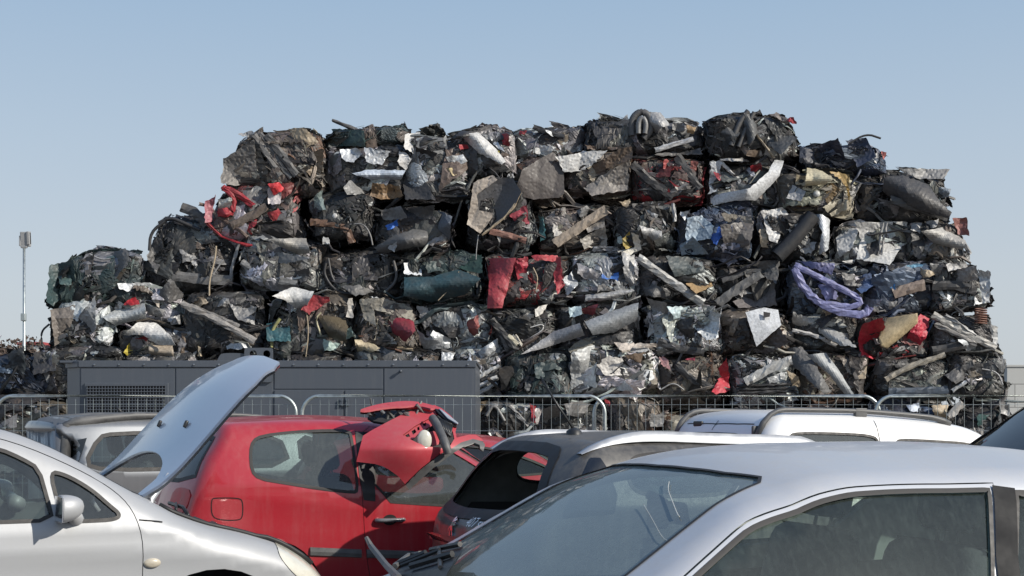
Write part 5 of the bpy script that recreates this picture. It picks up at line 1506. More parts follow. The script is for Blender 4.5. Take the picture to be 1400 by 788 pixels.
   ('p', 1, GRY, [(780, 190), (860, 180), (880, 230), (800, 250)]), ('b', 1, (.17, .165, .16, .3), [(750, 310), (900, 325), (1010, 330)], dict(w=44)), ('t', 1, TAN, [(940, 180), (935, 240), (910, 330), (910, 400)], dict(w=8, push=.2)), ('t', 1, LGY, [(930, 300), (970, 240)], dict(w=7, push=.2)), ('p', 1, LGY, [(820, 240), (850, 235), (860, 275), (845, 285)]), ('b', 1, LGY, [(1040, 170), (1010, 260), (1000, 340)], dict(w=14)), ('t', 1, BLK, [(690, 80), (740, 55), (800, 80), (870, 110)], dict(w=16)), ('t', 1, BLK, [(650, 200), (655, 120), (720, 70)], dict(w=14)), ('b', 1, DGY, [(790, 10), (860, 40), (900, 90)], dict(w=40)), ('p', 1, DGY, [(640, 220), (690, 140), (720, 220), (680, 300)])]),
 ('bale of flat dark grey plates with a light folded panel, beside the spiky bale', (326, 322, 432, 398), 'gy', [
   ('p', 1, (.18, .18, .175, .2), [(1040, 200), (1150, 190), (1350, 230), (1250, 255), (1080, 230)]), ('p', 1, (.30, .29, .27, .3), [(1155, 150), (1330, 150), (1350, 210), (1290, 215)], BUL), ('b', 1, GRY, [(1050, 250), (1150, 315), (1290, 345)], dict(w=28)), ('p', 1, DGY, [(1060, 230), (1200, 260), (1180, 290), (1080, 270)]), ('p', 1, DGY, [(1290, 290), (1340, 270), (1350, 330), (1300, 340)])]),
 ('black bale with looping hoses in the left centre of the stack', (436, 336, 546, 408), 'dk', [
   ('t', 5, BLK, [(320, 60), (310, 110), (360, 180), (440, 190)], dict(w=12)), ('t', 5, DGY, [(600, 50), (620, 130), (560, 185)], dict(w=14)), ('p', 5, (.10, .10, .10), [(380, 150), (610, 150), (610, 190), (440, 195)]), ('t', 5, DGY, [(330, 40), (345, 130), (400, 180)], dict(w=9)), ('p', 5, LGY, [(385, 85), (405, 75), (400, 110)])]),
 ('bale with a dark teal bumper slung across it and a pale headlamp lens', (550, 346, 656, 414), 'tl', [
   ('p', 5, (.025, .06, .075, .1), [(640, 120), (760, 115), (870, 85), (960, 120), (900, 190), (760, 225), (650, 200)], dict(bulge=.7, crump=.45, push=.16)), ('p', 5, (.66, .68, .70, .2), [(645, 60), (690, 40), (715, 60), (710, 110), (640, 110)], dict(name='broken_headlamp')), ('p', 5, (.035, .07, .06), [(830, 30), (970, 20), (970, 100), (850, 80)]), ('t', 5, TAN, [(870, 95), (855, 150), (820, 180), (785, 215)], dict(w=4, push=.22)), ('p', 5, (.04, .06, .06), [(730, 60), (820, 50), (820, 90), (740, 100)])]),
 ('red bale with a wide red panel folded down its side, centre of stack', (664, 348, 772, 420), 'rd', [
   ('p', 5, (.36, .045, .058, 0), [(990, 40), (1105, 35), (1085, 120), (1050, 250), (985, 245), (990, 130)], dict(bulge=.35, crump=.6, push=.16)), ('p', 5, (.36, .035, .055, 0), [(1105, 40), (1160, 35), (1155, 110), (1120, 130), (1095, 80)], dict(push=.14)), ('p', 6, (.33, .03, .042), [(240, 85), (350, 78), (365, 130), (340, 110), (260, 100)]), ('p', 6, (.33, .03, .042), [(335, 90), (355, 90), (372, 200), (345, 235), (330, 150)], dict(push=.12)), ('p', 6, RED, [(190, 220), (215, 220), (215, 250), (195, 245)]), ('p', 6, GRY, [(190, 160), (240, 140), (230, 190), (200, 200)]), ('t', 6, TAN, [(250, 130), (270, 170), (260, 220)], dict(w=5))]),
 ('silver-grey crumpled bale with a bright blue strip, right of the red bale', (772, 346, 870, 414), 'sv', [
   ('p', 6, (.33, .32, .33, .2), [(415, 110), (510, 150), (490, 190), (420, 150)]), ('p', 6, (.05, .15, .45, 0), [(515, 140), (580, 150), (580, 175), (515, 170)]), ('p', 6, SIL, [(370, 170), (410, 140), (420, 200), (380, 240)]), ('p', 6, (.36, .36, .36, .4), [(450, 235), (630, 205), (640, 220), (560, 250), (450, 262)], BUL), ('p', 6, LGY, [(590, 70), (640, 90), (640, 200), (605, 200)]), ('p', 6, DGY, [(500, 190), (590, 180), (590, 210), (500, 220)])]),
 ('black bale crossed by one long pale beam, with a torn brown foam scrap', (872, 350, 984, 414), 'dk', [
   ('b', 6, (.36, .36, .35, .6), [(652, 90), (780, 180), (905, 268)], dict(w=30, push=.2)), ('p', 6, (.33, .22, .11, 0), [(840, 190), (930, 155), (940, 200), (880, 230)], dict(crump=2.2)), ('p', 6, (.045, .06, .065), [(760, 90), (900, 90), (910, 150), (790, 160)]), ('p', 6, DGY, [(660, 180), (740, 200), (800, 250), (680, 240)]), ('p', 6, LGY, [(885, 250), (915, 250), (910, 275)])]),
 ('dark grey bale of flat overlapping planks and felt sheets right of the centre', (984, 356, 1074, 420), 'dk', [
   ('b', 7, (.13, .13, .13, .2), [(0, 270), (90, 205), (170, 150)], dict(w=34)), ('p', 7, (.14, .125, .12), [(60, 260), (220, 190), (230, 280), (85, 285)]), ('p', 7, (.10, .10, .10), [(130, 110), (240, 100), (235, 190), (180, 160)]), ('p', 7, LGY, [(88, 145), (110, 140), (108, 170)]), ('b', 7, DGY, [(20, 180), (100, 150), (170, 140)], dict(w=22))]),
 ('bale with two looping lilac-blue bumpers hanging off its front', (1080, 356, 1186, 430), 'bl', [
   ('b', 7, (.185, .195, .37, .05), [(300, 130), (340, 220), (420, 280), (500, 305), (570, 312), (590, 280)], dict(w=28, push=.22, t=.07, name='bumper')), ('b', 7, (.19, .20, .38, .05), [(300, 118), (400, 170), (480, 210), (545, 245), (555, 272), (500, 282), (420, 268)], dict(w=22, push=.18, t=.06, name='bumper')), ('p', 7, (.14, .15, .30, .1), [(310, 105), (460, 110), (450, 160), (340, 130)]), ('p', 7, (.22, .23, .42), [(390, 190), (450, 200), (470, 250), (420, 250)]), ('p', 7, DGY, [(480, 150), (560, 160), (540, 200), (490, 190)])]),
 ('mixed bale of blue sheet metal with a brown board, right of the lilac bumpers', (1188, 360, 1280, 430), 'bl', [
   ('p', 7, (.08, .13, .26, .3), [(500, 180), (590, 150), (620, 190), (560, 230)]), ('p', 7, (.04, .18, .42, 0), [(620, 200), (690, 185), (690, 225), (640, 235)]), ('p', 7, (.2, .4, .55, 0), [(730, 120), (800, 108), (790, 125), (735, 135)]), ('b', 7, (.22, .17, .14, 0), [(680, 230), (740, 210), (800, 195)], dict(w=40)), ('p', 7, TAN, [(770, 130), (850, 150), (800, 175)]), ('p', 7, GRY, [(600, 260), (700, 255), (690, 300), (600, 300)]), ('p', 7, (.1, .15, .24), [(600, 160), (680, 140), (670, 180)])]),
 ('grey bale with a stack of silver lamp housings at the right edge of the stack', (1278, 358, 1356, 426), 'gy', [
   ('p', 7, (.56, .57, .57, .3), [(1005, 140), (1050, 140), (1055, 260), (985, 270), (1010, 200)], dict(crump=1.4)), ('p', 7, (.26, .25, .24, .3), [(870, 150), (1000, 120), (1000, 180), (880, 190)]), ('b', 7, BLK, [(830, 200), (920, 195), (1000, 220)], dict(w=34)), ('p', 7, LGY, [(880, 120), (950, 105), (960, 125), (890, 140)]), ('p', 7, GRY, [(820, 110), (870, 115), (850, 160), (820, 150)])]),
 ('dark teal bale at the far left end of the upper rows', (64, 348, 186, 418), 'tl', [
   ('p', 1, (.03, .06, .065, .2), [(215, 260), (320, 240), (330, 330), (230, 440), (200, 420)]), ('p', 1, (.09, .08, .075), [(360, 240), (410, 220), (400, 300), (370, 300)]), ('p', 1, (.11, .11, .11), [(480, 220), (545, 190), (565, 250), (500, 330)]), ('t', 1, LGY, [(390, 215), (440, 240), (480, 235)], dict(w=8)), ('p', 1, (.05, .09, .09), [(250, 300), (300, 290), (310, 350), (260, 350)])]),
 ('grey and silver bale with a brown dusty side, just below the teal bale', (68, 404, 150, 476), 'sv', [
   ('p', 1, (.31, .32, .33, .5), [(340, 480), (410, 390), (415, 540), (380, 600), (330, 590)]), ('p', 1, (.16, .14, .125, .1), [(215, 460), (320, 440), (310, 560), (240, 610)]), ('t', 1, BLK, [(215, 520), (180, 550), (180, 600), (195, 630)], dict(w=9, push=.0))]),
 ('bale of pale silver sheets with a red tail light lens on the left', (142, 388, 246, 450), 'sv', [
   ('p', 1, SIL, [(510, 345), (640, 335), (670, 345), (600, 380), (520, 370)]), ('p', 1, (.50, .52, .52, .4), [(440, 490), (510, 455), (630, 430), (635, 490), (560, 510), (500, 525)], BUL), ('p', 1, (.42, .02, .03, 0), [(535, 435), (580, 395), (605, 415), (600, 425), (545, 440)], dict(name='tail_light', push=.14)), ('p', 1, (.45, .40, .34), [(650, 400), (700, 390), (690, 445)]), ('p', 1, LGY, [(630, 430), (720, 460), (700, 490), (640, 480)]), ('p', 1, DGY, [(680, 400), (740, 320), (800, 400), (740, 430)])]),
 ('bale with a domed white panel over a tan rounded lump just above the generator', (160, 446, 288, 500), 'gy', [
   ('p', 1, (.66, .64, .60, .05), [(535, 565), (600, 520), (680, 515), (740, 560), (760, 610), (690, 615), (620, 570), (560, 570)], dict(bulge=.6, crump=.6, push=.2)), ('p', 1, (.34, .29, .23, 0), [(645, 610), (690, 615), (750, 610), (755, 660), (700, 680), (650, 650)], dict(bulge=1.2, crump=.3, smooth=True)), ('p', 1, (.45, .36, .05, 0), [(540, 640), (560, 600), (585, 640), (560, 660)]), ('p', 1, RED, [(590, 580), (640, 570), (640, 595), (600, 600)]), ('p', 1, (.2, .09, .04), [(640, 660), (690, 665), (680, 690), (640, 680)]), ('b', 1, TAN, [(860, 560), (870, 660)], dict(w=14)), ('b', 1, BRN, [(800, 560), (790, 660)], dict(w=22)), ('b', 1, LGY, [(880, 570), (840, 670)], dict(w=12)), ('p', 1, LGY, [(730, 500), (780, 480), (790, 520), (740, 520)])]),
 ('dark bale with a long pale beam slanting down across it, left centre', (248, 398, 356, 488), 'dk', [
   ('b', 1, (.32, .30, .28, .4), [(790, 430), (900, 480), (1110, 595)], dict(w=28, push=.2)), ('b', 1, (.2, .19, .18, .3), [(830, 440), (1040, 530)], dict(w=20, push=.16)), ('p', 1, (.36, .30, .23), [(830, 410), (880, 395), (905, 430), (860, 445)]), ('p', 1, LGY, [(930, 405), (1000, 410), (990, 445), (940, 440)]), ('p', 1, SIL, [(980, 605), (1100, 600), (1095, 630), (990, 630)]), ('p', 1, GRY, [(1000, 430), (1110, 440), (1110, 520), (1030, 500)])]),
 ('bale with a white and red bonnet piece on top and brown leather hanging below', (360, 402, 482, 494), 'gy', [
   ('p', 5, WHT, [(100, 200), (180, 165), (270, 180), (240, 250), (210, 260), (150, 215)], BUL), ('p', 5, (.40, .05, .06, 0), [(270, 195), (335, 200), (335, 215), (250, 270), (215, 262)], dict(push=.16)), ('p', 5, (.10, .08, .05, 0), [(280, 275), (400, 290), (410, 320), (400, 390), (330, 370)], BUL), ('t', 5, (.34, .33, .14), [(95, 410), (95, 340), (130, 290)], dict(w=14)), ('t', 5, (.5, .45, .3), [(300, 265), (275, 290), (300, 360)], dict(w=8)), ('p', 5, (.45, .60, .55, 0), [(390, 340), (420, 325), (435, 360), (400, 375)]), ('p', 5, (.35, .45, .42, 0), [(310, 375), (380, 395), (370, 420), (315, 420)]), ('p', 5, (.45, .38, .26, 0), [(440, 380), (500, 375), (545, 410), (500, 430), (450, 420)], dict(bulge=.9, crump=.8)), ('p', 5, (.4, .38, .35), [(410, 200), (430, 200), (430, 290), (405, 280)]), ('t', 5, TAN, [(235, 240), (250, 340), (235, 460)], dict(w=5)), ('p', 5, (.03, .10, .12), [(70, 310), (160, 300), (180, 380), (80, 390)]), ('b', 5, TAN, [(540, 405), (600, 410), (680, 418)], dict(w=9))]),
 ('beige-grey bale with a dark red padded panel set in its front', (484, 408, 570, 482), 'br', [
   ('p', 5, (.26, .24, .20, 0), [(460, 210), (560, 205), (680, 250), (690, 300), (600, 265), (515, 255), (530, 320), (480, 290)]), ('p', 5, (.36, .33, .27, 0), [(530, 290), (560, 300), (620, 400), (530, 385)]), ('p', 5, (.24, .03, .045, 0), [(515, 255), (600, 275), (690, 300), (690, 350), (650, 395), (590, 340), (545, 290)], dict(bulge=.4, push=.12)), ('p', 5, SIL, [(500, 195), (540, 200), (520, 212)])]),
 ('faceted silver-black bale with one brownish red patch, right of the dark red pad', (572, 414, 668, 492), 'sv', [
   ('p', 5, (.28, .08, .07, 0), [(905, 300), (955, 280), (955, 350), (905, 370)]), ('p', 5, SIL, [(700, 330), (740, 380), (770, 335), (850, 380), (900, 410), (720, 415)]), ('p', 5, LGY, [(695, 240), (740, 240), (760, 300), (720, 340)]), ('p', 5, BLK, [(760, 260), (880, 240), (890, 300), (800, 310)]), ('p', 5, BLK, [(790, 320), (890, 320), (890, 370), (830, 365)]), ('p', 5, SIL, [(800, 430), (850, 430), (840, 465), (800, 465)])]),
 ('bale with crumpled off-white lumps and pipes, below the red bale', (676, 420, 768, 486), 'gy', [
   ('p', 6, (.60, .57, .52, .05), [(170, 340), (230, 305), (250, 310), (230, 350), (180, 355)], dict(crump=1.6)), ('p', 6, (.52, .50, .46), [(250, 295), (310, 265), (290, 310), (260, 320)]), ('b', 6, (.5, .46, .35), [(155, 390), (190, 430)], dict(w=18)), ('t', 6, WHT, [(240, 400), (290, 370), (290, 345), (240, 360)], dict(w=5)), ('b', 6, BLK, [(90, 330), (150, 400), (190, 450)], dict(w=26)), ('b', 6, (.45, .42, .36), [(180, 390), (205, 430)], dict(w=14))]),
 ('bale with a long slanting grey bumper with a round hole, centre of the stack', (766, 416, 876, 486), 'dk', [
   ('p', 6, (.31, .31, .32, .2), [(200, 460), (330, 380), (430, 340), (450, 390), (320, 430)], dict(bulge=.6, crump=.4, push=.18)), ('p', 6, (.27, .285, .30, .2), [(445, 340), (570, 290), (655, 265), (650, 330), (560, 380), (470, 390)], dict(bulge=.6, crump=.45, push=.16)), ('p', 6, BLK, [(395, 365), (415, 350), (430, 365), (410, 385)], dict(push=.3, crump=.1, bulge=0)), ('p', 6, (.3, .06, .07), [(440, 290), (490, 275), (490, 310), (450, 325)]), ('p', 6, (.40, .50, .54), [(385, 285), (435, 280), (440, 315), (395, 320)]), ('p', 6, BLK, [(470, 395), (560, 390), (640, 370), (640, 420), (500, 430)])]),  # round hole is a black patch, its inner shade given as colour
 ('sparkling silver-white crumpled bale above a black bumper strip', (882, 414, 984, 486), 'sv', [
   ('p', 6, (.60, .62, .62, .3), [(840, 310), (900, 290), (970, 310), (960, 400), (920, 415), (880, 370)], dict(crump=2.)), ('p', 6, (.42, .52, .54, .2), [(760, 280), (850, 275), (860, 310), (790, 325)], dict(crump=1.6)), ('b', 6, BLK, [(730, 415), (800, 442), (910, 455)], dict(w=30)), ('p', 6, LGY, [(690, 250), (760, 270), (770, 320), (710, 300)]), ('p', 6, BLK, [(770, 340), (870, 330), (870, 400), (790, 410)])]),
 ('dark brown bale with one smooth white door panel with a hole', (990, 420, 1080, 486), 'br', [
   ('p', 7, (.60, .62, .65, 0), [(108, 300), (190, 285), (235, 290), (250, 350), (150, 435)], dict(crump=.3, push=.2, round=0)), ('p', 7, BLK, [(175, 300), (205, 300), (205, 320), (180, 322)], dict(push=.27, crump=.1)), ('p', 7, (.085, .07, .065), [(100, 440), (240, 360), (280, 420), (190, 460)]), ('p', 7, (.2, .17, .14), [(30, 440), (60, 330), (90, 325), (50, 420)]), ('p', 7, BLK, [(90, 310), (120, 330), (110, 400), (80, 420)])]),  # door panel's hole: dark inside painted as a black piece on top
 ('dark bale with two long grey plastic trims slanting to the right', (1082, 424, 1172, 488), 'dk', [
   ('p', 7, (.36, .36, .355, .1), [(295, 300), (380, 330), (480, 380), (535, 440), (480, 430), (380, 370), (290, 345)], dict(bulge=.4, push=.16)), ('b', 7, (.42, .41, .40, .1), [(290, 370), (380, 390), (460, 430)], dict(w=14)), ('p', 7, TAN, [(405, 290), (445, 295), (430, 320)])]),
 ('bale wrapped in shiny red plastic with a tan seat cushion in the middle', (1174, 430, 1274, 492), 'rd', [
   ('p', 7, (.44, .02, .04, 0), [(560, 350), (640, 325), (645, 360), (610, 420), (650, 460), (610, 485), (550, 470), (545, 400)], dict(crump=1.6, push=.1)), ('p', 7, (.44, .02, .045, 0), [(700, 450), (790, 310), (815, 330), (800, 400), (760, 450)], dict(crump=1.4)), ('p', 7, (.47, .37, .22, 0), [(620, 400), (650, 330), (770, 310), (770, 345), (720, 390), (660, 440), (630, 430)], dict(bulge=.7, crump=.3, smooth=True, push=.13, name='seat_cushion'))]),
 ('bale of streaked grey metal with a rusty coil spring at the right edge', (1272, 426, 1364, 488), 'gy', [
   ('b', 7, (.34, .33, .31, .5), [(830, 310), (960, 380), (1075, 440)], dict(w=26)), ('b', 7, (.24, .23, .22, .4), [(840, 345), (1000, 425)], dict(w=18)), ('p', 7, SIL, [(930, 400), (990, 420), (1000, 450), (960, 450)]), ('spring', 7, (.16, .07, .045, .1), [(1016, 285), (1016, 345)]), ('p', 7, (.45, .45, .44), [(1050, 350), (1085, 360), (1080, 440), (1060, 430)]), ('b', 7, LGY, [(880, 310), (1000, 390)], dict(w=12)), ('b', 7, BLK, [(830, 450), (960, 425)], dict(w=30))]),
 ('narrow bale with a black and silver striped light, beside the generator', (626, 470, 690, 542), 'sv', [
   ('b', 6, WHT, [(30, 558), (75, 530), (120, 508)], dict(w=14, push=.14)), ('b', 6, WHT, [(30, 590), (115, 550)], dict(w=14, push=.14)), ('b', 6, BLK, [(30, 575), (118, 530)], dict(w=12, push=.13)), ('b', 6, SIL, [(40, 610), (110, 575)], dict(w=14, push=.14)), ('p', 6, SIL, [(30, 460), (110, 400), (120, 440), (40, 490)]), ('t', 6, BLK, [(120, 490), (124, 560), (100, 605)], dict(w=9))]),
 ('dark bale of black and green scraps between the striped light and the cream bale', (692, 486, 780, 552), 'tl', [
   ('p', 6, (.16, .18, .18, .4), [(165, 480), (195, 475), (195, 520), (170, 515)]), ('p', 6, BLK, [(120, 520), (170, 500), (200, 600), (130, 600)]), ('p', 6, (.03, .05, .055), [(250, 500), (320, 480), (330, 560), (260, 560)]), ('p', 6, (.04, .05, .06), [(220, 570), (320, 560), (320, 600), (220, 600)])]),
 ('cream-white crumpled bale low in the middle of the stack', (780, 470, 900, 540), 'wh', [
   ('p', 6, (.56, .54, .51, .05), [(500, 500), (540, 470), (640, 490), (680, 525), (640, 540), (530, 545)]), ('p', 6, (.66, .63, .58, 0), [(500, 545), (600, 560), (640, 600), (560, 600), (510, 575)]), ('p', 6, (.52, .46, .40, 0), [(560, 420), (730, 425), (730, 440), (640, 440), (600, 460)]), ('p', 6, (.42, .43, .43, .4), [(390, 460), (480, 430), (510, 440), (470, 480), (450, 570), (395, 600)]), ('p', 6, DGY, [(660, 540), (700, 530), (690, 580), (655, 585)]), ('p', 6, WHT, [(640, 570), (690, 590), (660, 600)]), ('p', 6, BRN, [(600, 470), (690, 450), (710, 500), (650, 490)])]),
 ('dark bale of brown wiry scrap with a crumpled red panel on its right side', (902, 486, 998, 556), 'br', [
   ('p', 6, (.42, .03, .05, 0), [(965, 510), (1000, 480), (1005, 600), (960, 612), (935, 610), (975, 550)], dict(crump=1.3, push=.14)), ('p', 6, (.46, .25, .24, 0), [(735, 475), (770, 480), (780, 520), (745, 510)]), ('p', 6, (.3, .03, .06), [(835, 478), (880, 475), (870, 488)]), ('b', 6, BLK, [(800, 500), (860, 560), (930, 590)], dict(w=26)), ('t', 6, LGY, [(740, 600), (790, 570), (830, 600)], dict(w=6))]),
 ('bale of silver scraps with a grille of dark slats and a pale pipe', (1000, 488, 1090, 556), 'sv', [
   ('b', 7, (.42, .42, .41, .5), [(110, 570), (200, 520), (290, 485)], dict(w=34, push=.15)), ('b', 7, BLK, [(75, 585), (290, 580)], dict(w=9)), ('b', 7, BLK, [(75, 598), (300, 594)], dict(w=9)), ('b', 7, BLK, [(75, 611), (310, 606)], dict(w=9)), ('p', 7, SIL, [(190, 555), (260, 530), (270, 570), (200, 575)]), ('p', 7, TAN, [(265, 525), (310, 545), (320, 590), (290, 580)])]),
 ('bale with a big curved grey bumper bent downwards, right of the slatted grille', (1092, 480, 1188, 556), 'br', [
   ('p', 7, (.32, .335, .34, .1), [(340, 455), (420, 460), (480, 540), (530, 615), (490, 610), (430, 540), (360, 480)], dict(bulge=.6, crump=.4, push=.18)), ('p', 7, (.12, .12, .12), [(270, 440), (330, 430), (380, 500), (440, 610), (420, 615), (300, 510)], dict(bulge=.5, push=.14)), ('p', 7, TAN, [(540, 515), (575, 510), (570, 555), (545, 560)])]),
 ('dark bale with a thin tan board slanting over silver scraps, lower right', (1198, 490, 1298, 552), 'gy', [
   ('b', 7, (.30, .27, .22, 0), [(650, 560), (740, 510), (880, 465)], dict(w=20, push=.16)), ('p', 7, BLK, [(690, 510), (760, 480), (800, 480), (720, 530)]), ('b', 7, SIL, [(905, 605), (960, 570)], dict(w=14)), ('b', 7, (.06, .08, .11), [(660, 607), (780, 605), (890, 600)], dict(w=28)), ('p', 7, DGY, [(880, 540), (990, 490), (1000, 520), (920, 580)])]),
 ('shaggy grey bale at the right end of the stack just above the fence rail', (1300, 484, 1376, 552), 'gy', [
   ('p', 7, DGY, [(990, 500), (1060, 490), (1060, 560), (1000, 560)]), ('t', 7, LGY, [(1020, 520), (1080, 530), (1100, 580)], dict(w=6))]),
 ('glossy blue-black bale low at the far left, beside the generator', (-20, 486, 80, 545), 'bl', [('p', 1, (.04, .05, .06, .3), [(30, 650), (100, 620), (120, 740), (30, 760)]), ('p', 1, BLK, [(140, 650), (230, 640), (240, 720), (150, 740)])]),
 ('grey-black bale with a dark opening, low behind the leftmost mesh fence', (-14, 544, 84, 612), 'dk', [('p', 0, (.10, .10, .11), [(48, 548), (62, 548), (62, 600), (50, 596)]), ('p', 0, LGY, [(66, 560), (80, 556), (80, 605), (68, 600)])]),
 ('bale with pale curved trims behind the fence, right of the generator', (652, 546, 742, 614), 'gy', [('p', 6, TAN, [(30, 650), (80, 640), (40, 690)]), ('t', 6, GRY, [(70, 700), (100, 650), (140, 720)], dict(w=14)), ('p', 6, LGY, [(80, 650), (115, 650), (105, 670)]), ('p', 6, LGY, [(180, 655), (225, 665), (215, 690)]), ('b', 6, GRY, [(160, 660), (230, 740)], dict(w=16)), ('p', 6, RED, [(237, 655), (262, 660), (258, 725), (245, 720)])]),
 ('dark grey bale of bent plates behind the fence joint in the centre', (744, 554, 830, 618), 'dk', [('p', 6, GRY, [(280, 680), (350, 650), (360, 700), (300, 760)]), ('p', 6, DGY, [(370, 650), (470, 640), (460, 700), (380, 700)])]),
 ('dark bale behind the fence with a small red scrap, under the cream bale', (832, 544, 906, 616), 'br', [('p', 6, RED, [(525, 635), (550, 640), (545, 660), (530, 655)]), ('p', 6, GRY, [(700, 700), (760, 690), (750, 740), (700, 740)])]),
 ('brownish bale behind the fence just left of the white van roof', (908, 560, 1004, 626), 'br', []),
 ('dark bale behind the fence and the middle of the white van roof', (1008, 560, 1096, 626), 'dk', []),
 ('grey bale behind the fence where the van roof rail ends', (1100, 560, 1192, 626), 'gy', []),
 ('blue and white scrap bale with a grey square bar behind the right fence panel', (1196, 556, 1288, 624), 'bl', [('b', 7, (.42, .40, .37, .2), [(895, 705), (920, 675), (950, 650)], dict(w=26, push=.2)), ('p', 7, TAN, [(830, 660), (890, 650), (890, 700), (850, 720)]), ('p', 7, (.5, .56, .66), [(730, 660), (780, 655), (790, 685), (740, 685)])]),
 ('dark shaggy bale at the lower right end of the stack behind the fence', (1290, 556, 1378, 624), 'dk', [('p', 7, LGY, [(1085, 640), (1130, 650), (1125, 700), (1095, 690)]), ('p', 7, (.04, .09, .09), [(1000, 700), (1090, 690), (1080, 750), (1000, 750)])]),
]
BALES = []
for i, (lab, box, pal, feats) in enumerate(LIST):
    yc = (box[1] + box[3]) / 2
    d = 20.45 + max(0, (620 - yc)) / 70 * .11 + np.random.default_rng(900 + i).uniform(-.14, .14)
    lean = -.38 if box[0] in (298, 276, 186, 64) else -.2 if box[0] in (68,) else .28 if box[2] in (1218, 1302, 1328, 1356, 1104) else 0
    BALES.append(Bale(lab, box, pal, feats, d, 1.5, 300 + i, lean=lean))
# the bales that carry the stack from the ground, out of the photograph's sight behind the generator and the cars
def copy_bale(src, cx, d, z, rot, label):
    r = src.root.copy(); COL.objects.link(r); r.location = (cx, d, z); r.rotation_euler = (0, 0, rot)
    r['label'] = label
    for ch in src.root.children:
        if ch.name.startswith(('packed_scrap', 'loose_wires', 'crumpled_sheet')):
            c_ = ch.copy(); COL.objects.link(c_); c_.parent = r
    return r
plainb = [b for b, l in zip(BALES, LIST) if l[2] in ('dk', 'gy', 'tl') and 90 < (l[1][2] - l[1][0]) < 115]
HID = 'dark bale at the foot of the stack behind generator, fence and cars'
k = 0
for y1 in (548, 620, 700):
    for x in np.arange(30 if y1 > 600 else 128, 640, 104):
        if y1 == 548 and x > 560: continue
        s_ = plainb[k % len(plainb)]; k += 1
        p = at(x, y1, 21.3)
        copy_bale(s_, p[0], 21.35, max(p[2], 0) if y1 < 690 else 0., (k % 5 - 2) * .03, HID)
for x in np.arange(690, 1380, 104):
    s_ = plainb[k % len(plainb)]; k += 1
    p = at(x, 700, 21.3); copy_bale(s_, p[0], 21.3, 0., (k % 5 - 2) * .03, HID)
# the second row, seen only as darkness through the gaps
BACK = 'dark bale in the second row, visible only through gaps between front bales'
SIL_ = np.array([(60, 350), (185, 345), (205, 300), (275, 290), (285, 250), (310, 180), (800, 176), (1100, 176), (1215, 195), (1290, 240), (1320, 300), (1350, 360), (1366, 480), (1374, 640), (-20, 640), (-20, 500), (66, 480)], float)
for r_i, y1 in enumerate((250, 316, 382, 448, 514, 580)):
    for x in np.arange(70 + (r_i % 2) * 52, 1370, 104):
        Q = np.array([(x - 50, y1 - 60), (x + 50, y1 - 60), (x - 50, y1), (x + 50, y1)], float)
        if not inside(Q, SIL_).all(): continue
        s_ = plainb[(k * 7) % len(plainb)]; k += 1
        p = at(x, y1, 21.5)
        r = copy_bale(s_, p[0], 23.15 + (k % 3) * .08, max(p[2] - .05, 0), (k % 7 - 3) * .03, BACK)
        r.scale = (1.12, 1, 1.06)
# ------------------------------------------------------------------ torn red bumper on the red car
def bump_d(px, py):
    px = np.asarray(px, float); py = np.asarray(py, float)
    d = 9.06 + (px - 560) * .0014
    d = d + np.clip((615 - py) / 60, 0, 2)**1.4 * .34
    d = d - .14 * np.exp(-((px - 560) / 62)**2 - ((py - 612) / 42)**2)
    return d
def zoomed(pts):
    return np.array([(470 + .2030 * x, 530 + .2030 * y) for x, y in pts])
def skin(name, pts, mat, parent, push=0., th=.012, holes=(), n=1, h=.03, smooth=True):
    s_ = 8.9 / FPX
    Q = zoomed(pts) * s_
    Q = resample(chaikin(Q, n) if n else Q, h)
    H_ = [resample(zoomed(q) * s_, h * .6) for q in holes]
    V2, T = fill(Q, H_, h)
    P = V2 / s_; D = bump_d(P[:, 0], P[:, 1]) - push
    X = np.array([at(a, b, d) for (a, b), d in zip(P, D)])
    e = 1.0
    gx = np.array([at(a + e, b, bump_d(a + e, b) - push) for a, b in P]) - X
    gy = np.array([at(a, b + e, bump_d(a, b + e) - push) for a, b in P]) - X
    N = np.cross(gy, gx); N /= np.linalg.norm(N, axis=1)[:, None]
    N[N[:, 1] > 0] *= -1
    back = X - N * th
    n_ = len(X); ed = set()
    for t in T: ed |= {(t[0], t[1]), (t[1], t[2]), (t[2], t[0])}
    rim = [(a, b) for a, b in ed if (b, a) not in ed]
    Fq = [tuple(t[::-1]) for t in T] + [tuple(t + n_) for t in T] + [(a, b, b + n_, a + n_) for a, b in rim]
    return mesh_obj(name, np.vstack([X, back]), Fq, mat, parent, smooth, np.vstack([N, -N]))
base = at(560, 640, 9.0)
BU = empty('car_bumper', 'torn red front bumper with an empty headlight opening, draped over the red car', 'bumper')
open_ = [(395, 318), (440, 285), (480, 255), (540, 222), (600, 190), (640, 178), (672, 200), (700, 250), (735, 300), (745, 345), (715, 395), (690, 425), (645, 402), (560, 398), (500, 375), (450, 350)]
main = [(85, 500), (105, 420), (130, 325), (185, 290), (250, 255), (320, 218), (400, 178), (480, 148), (560, 128), (610, 118), (660, 140), (720, 190), (765, 240), (752, 300), (760, 338), (840, 318), (890, 318), (930, 345), (940, 362), (870, 348), (790, 372), (720, 417), (650, 462), (520, 565), (420, 660), (370, 600), (300, 550), (260, 530), (210, 515)]
skin('bumper_skin', main, M['red_matt'], BU, .0, .012, [open_], 0)
skin('bumper_lip', [(100, 152), (170, 128), (250, 108), (330, 97), (400, 90), (480, 92), (560, 108), (625, 128), (600, 145), (540, 130), (480, 118), (400, 128), (340, 128), (240, 140), (150, 158)], M['red_matt'], BU, .10, .03, (), 1)
